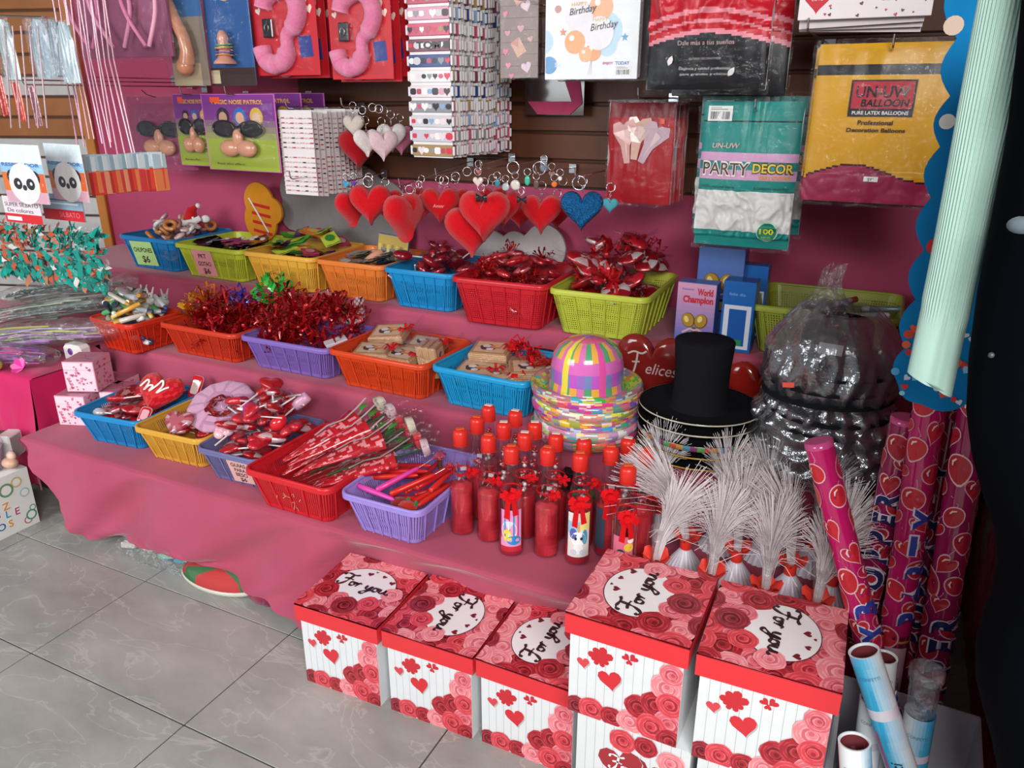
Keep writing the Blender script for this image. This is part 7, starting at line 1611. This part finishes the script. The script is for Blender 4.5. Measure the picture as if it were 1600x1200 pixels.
for k in range(3): wk.put(in_basket('m_or', .62+.15*k, -.25, .11), (0, pi/2-.15, .25), 'wooden box standing on edge at the right of the orange-red basket', 'wooden boxes on edge in the orange-red basket', 1.0)
for k, (u, v, z, rz) in enumerate(((-.35, .2, .10, .2), (-.4, -.5, .055, .1), (.2, -.45, .055, -.2), (.35, .35, .06, .3), (.75, -.1, .075, .5))):
    (wk2 if k % 2 else wk).put(in_basket('m_blue', u, v, z+.03), (.12, 0, rz), ('topmost wooden box with a picture in the bright blue basket', 'wooden box at the front left of the bright blue basket', 'wooden box at the front of the bright blue basket', 'wooden box at the back of the bright blue basket', 'wooden box at the right of the bright blue basket')[k], 'wooden boxes in the bright blue basket', 1.25)
bb = k_bow('e02028', 'b8141c', 23, .05, 30, M_felt)
for k, (u, v) in enumerate(((.15, .5), (.6, .2), (.85, -.3))): bb.put(in_basket('m_blue', u, v, .155), (.3, .2, k), ('small red bow at the back of the bright blue basket', 'small red bow in the right half of the bright blue basket', 'small red bow at the right front of the bright blue basket')[k])
# lowest level ----------------------------------------------------------------
pk = [k_pack('c81824', 'e86870', 24, .08, .05), k_pack('d82430', 'f0b0b4', 25, .07, .06), k_lolly('c41828', 26), k_pack('a01420', 'c89090', 27, .09, .04)]
fill('b_blue', pk, 30, .02, .12, 'red wrapped toy in the sky blue basket', 'red toys in the sky blue basket', 12, .5, sc=(1, 1.3))
b = MB(M_plush); b.puff(heart2(30, .17), .05, lambda i, j: 'c81420' if (i+j) % 3 else 'e03038', M_plush, 6)
b.push(T(-.06, -.012, .030)); b.stroke(smooth([(0, .01), (.015, .04), (.025, .03), (.02, .0), (.03, .02), (.045, .022), (.04, .0), (.06, .03), (.07, .05), (.08, .03), (.07, .0), (.09, .02), (.105, .03)], 4), .007, .0, 'f0ece8', M_felt); b.pop()
tag(b.build('plush_heart', None, in_basket('b_blue', .55, .1, .15), (.75, .15, .25)), 'fluffy red heart with white script leaning over the sky blue basket', 'plush heart')
b = MB(M_foil); b.ball((0, 0, 0), (.028, .022, .014), 'd0d0d4', None, 12, 6); b.tube([(.02, 0, 0), (.05, .01, .0)], .004, 6, 'c8c8cc'); tag(b.build('silver_sweet', None, in_basket('b_blue', -.7, -.75, .10)), 'silver wrapped sweet at the front left of the sky blue basket', 'sweet')
b = MB(M_gloss); b.puff(rrect(.045, .09, .012), .02, lambda i, j: 'd0202c' if i % 3 else 'f0d8d8', M_gloss, 4); tag(b.build('sweet_packet', None, in_basket('b_blue', 1.05, .85, .14), (1.1, .2, .3)), 'red and white sweet packet standing at the back of the sky blue basket', 'packet')
b = MB(M_gloss); b.puff(rrect(.04, .065, .012), .018, lambda i, j: 'd0202c' if i % 2 else 'e8b0b4', M_gloss, 4); tag(b.build('sweet_packet', None, in_basket('b_blue', .9, -.7, .115), (.8, .3, .5)), 'red and pink sweet packet at the rim between the blue and yellow baskets', 'packet')
# pink plush disc and friends
r = empty('plush_disc', 'large pale pink plush disc with a dark red wreath in the mustard basket', 'plush cushion', in_basket('b_yel', .25, .35, .135), (.5, .05, .1))
b = MB(M_plush); b.puff(circ2(.125, 44, .115, wob=.02, wn=11), .05, lambda i, j: 'dca4c4' if j % 4 else 'c88cb0', M_plush, 7); b.build('cushion', r)
b = MB(M_foil); rnd = random.Random(2)
for k in range(90): a = rnd.uniform(0, 6.28); q = rnd.gauss(.045, .008); b.push(T(.03+q*math.cos(a), -.02+q*.85*math.sin(a), .032+rnd.uniform(0, .008)) @ RZ(a+1.2+rnd.uniform(-.7, .7)) @ RX(rnd.uniform(-.6, .6))); b.sheet(lambda u, v: ((u-.5)*.026, (v-.5)*.008*math.sin(u*pi), 0), 3, 2, ('8c1420', 'a82030', '6c0c14', 'b03c30')[k % 4]); b.pop()
b.build('red_wreath', r)
b = MB(M_gloss); b.puff([(p[0], p[1]) for p in heart2(26, .11)], .03, lambda i, j: ('b8606c', 'c8a0a4', 'a84050')[(i*3+j*5) % 3], M_gloss, 5); tag(b.build('dotted_heart', None, in_basket('b_yel', -.45, -.45, .105), (.6, 0, .2)), 'dull pink speckled heart packet at the front of the mustard basket', 'heart packet')
fill('b_yel', pk, 18, .02, .09, 'red wrapped sweet low in the mustard basket', 'red sweets in the mustard basket', 13, .4, sc=(.9, 1.1))
fill('b_grey', [k_lolly('b81420', 28), k_lolly('d02030', 29), k_pack('c41824', 'e8d0d0', 30, .08, .045)], 40, .02, .19, 'red heart lollipop piled in the grey-violet basket', 'lollipops in the grey-violet basket', 14, .5, sc=(1.1, 1.6), dome=.4)
for (nm, c, u, v, z, rot, lab, sh) in (('rose_soap', 'e8a8b8', -.75, -.55, .15, (.5, 0, .3), 'glossy pale pink rose ball at the front of the grey-violet basket', 'ball'), ('tulip_candle', 'e0188c', -.45, .05, .19, (.2, .5, .2), 'hot pink tulip shaped candle on the grey-violet basket heap', 'tulip'), ('tulip_candle', 'd82430', .75, -.1, .17, (.2, -.4, .8), 'bright red tulip shaped candle on the right of the lollipop heap', 'tulip'), ('marshmallow_stick', 'e8b0cc', .72, .72, .20, (0, -.5, .6), 'pale pink marshmallow shaped pop at the back of the lollipop heap', 'roll'), ('plush_flower', 'd84858', -.05, .85, .19, (.3, 0, 0), 'red and white flower pop at the back of the lollipop heap', 'ball')):
    b = MB(M_gloss)
    if sh == 'ball':
        for k in range(9): a = k*2.4; q = .006+.003*k; b.push(RZ(a) @ T(q, 0, .012-.002*k) @ RY(.5)); b.ball((0, 0, 0), (.016, .020, .012), mix(c, 'f8e0e4', .3*(k % 2))); b.pop()
    elif sh == 'tulip': b.push(RY(1.2)); b.lathe([(.004, -.03), (.02, -.018), (.024, 0), (.018, .02), (.008, .032), (0, .034)], 14, c); b.tube([(0, 0, -.03), (0, 0, -.10)], .003, 6, 'd8a8b0'); b.pop()
    else: b.push(RY(pi/2-.2)); b.lathe([(.0, -.03), (.018, -.028), (.02, -.01), (.02, .02), (.017, .03), (0, .031)], 16, c); b.tube([(0, 0, -.03), (0, 0, -.14)], .0035, 6, 'e8dcdc'); b.pop()
    tag(b.build(nm, None, in_basket('b_grey', u, v, z), rot), lab, nm.split('_')[-1] if nm != 'rose_soap' else 'soap')
# rose cones fan out from the front left of the red basket
cones = [k_cone(31, True, 'red'), k_cone(32, True, 'white'), k_cone(33, False, 'red'), k_cone(34, True, 'pink')]
cspec = [(-.50, 1.17, 0, .10, 'printed red cone at the far left of the fan of rose cones'), (-.38, 1.12, 1, .15, 'second printed cone with a white flower in the red basket'), (-.25, 1.02, 3, .14, 'printed cone with a pink flower in the middle of the red basket'),
 (-.12, .95, 0, .11, 'printed cone lying right of the pink flowered one'), (.0, .86, 2, .10, 'clear cone with a red flower in the middle of the fan'), (.08, .80, 1, .13, 'printed cone overlapping the clear one'), (.2, .74, 2, .09, 'clear cone with a green leaf at the right of the fan'), (.36, .68, 3, .08, 'lowest printed cone along the right rim of the red basket'), (-.3, 1.1, 2, .07, 'clear cone underneath the printed ones at the left'), (.1, .9, 0, .065, 'printed cone underneath in the middle of the red basket')]
for u, a, k, z, lab in cspec: cones[k].put(in_basket('b_red', u*1.0, -.85, z), (.0, -.24, a-.0), lab, 'cellophane rose cones', 1.36)
# pens
pens = [k_pen('dc2c24', 'e84838'), k_pen('c81c20', 'e03028')]
pl = [(-.75, .15, .105, .35), (-.45, .25, .12, .25), (-.55, -.1, .11, .3), (-.3, .0, .125, .2), (.25, .3, .10, 1.3), (.45, .2, .11, 1.25), (.6, .35, .10, 1.5), (.1, .2, .085, 1.2), (.7, -.1, .08, 1.3), (-.1, .55, .09, 1.6), (.35, -.2, .07, 1.2), (-.5, .5, .07, .3), (0, -.1, .05, .2), (.3, .5, .05, .9), (-.3, -.5, .04, .5)]
for k, (u, v, z, a) in enumerate(pl): pens[k % 2].put(in_basket('b_pur', u, v, z), (0, -.12, a), 'red chilli shaped pen in the light purple basket', 'red pens in the light purple basket')
k_pen('dc3c98', 'd8607c', 'heart').put(in_basket('b_pur', -.15, -.40, .135), (0, -.30, .95), 'hot pink pen topped with a glittery pink heart')
k_pen('d8241c', 'c81c20', 'spring').put(in_basket('b_pur', .35, -.45, .135), (0, -.30, .8), 'bright red pen with curly wire loops at its tip')
k_pen('e04cb0', 'e880c8').put(in_basket('b_pur', -.55, -.72, .105), (0, .05, -.1), 'short hot pink pen lying along the front of the light purple basket')
for k, (u, v) in enumerate(((.45, -.75), (.15, -.7))):
    b = MB(M_plush); b.ball((0, 0, 0), (.028, .02, .02), 'c03028' if k == 0 else '8c2428'); b.push(T(.024, .008, .008)); b.ball((0, 0, 0), (.006, .010, .008), '3c7c38'); b.pop(); tag(b.build('strawberry_charm', None, in_basket('b_pur', u, v, .085), (.3, 0, .3)), ('red strawberry charm with a green top at the front right of the light purple basket', 'darker strawberry charm left of the bright one')[k], 'charm')
b = MB(M_plast); b.box((0, 0, 0), (.012, .012, .03), 'e88c40', bev=.002); b.tube([(0, 0, -.015), (0, 0, -.05)], .007, 8, '6c4434'); tag(b.build('lighter', None, in_basket('b_pur', .0, .8, .125)), 'orange tipped lighter at the back of the light purple basket', 'lighter')
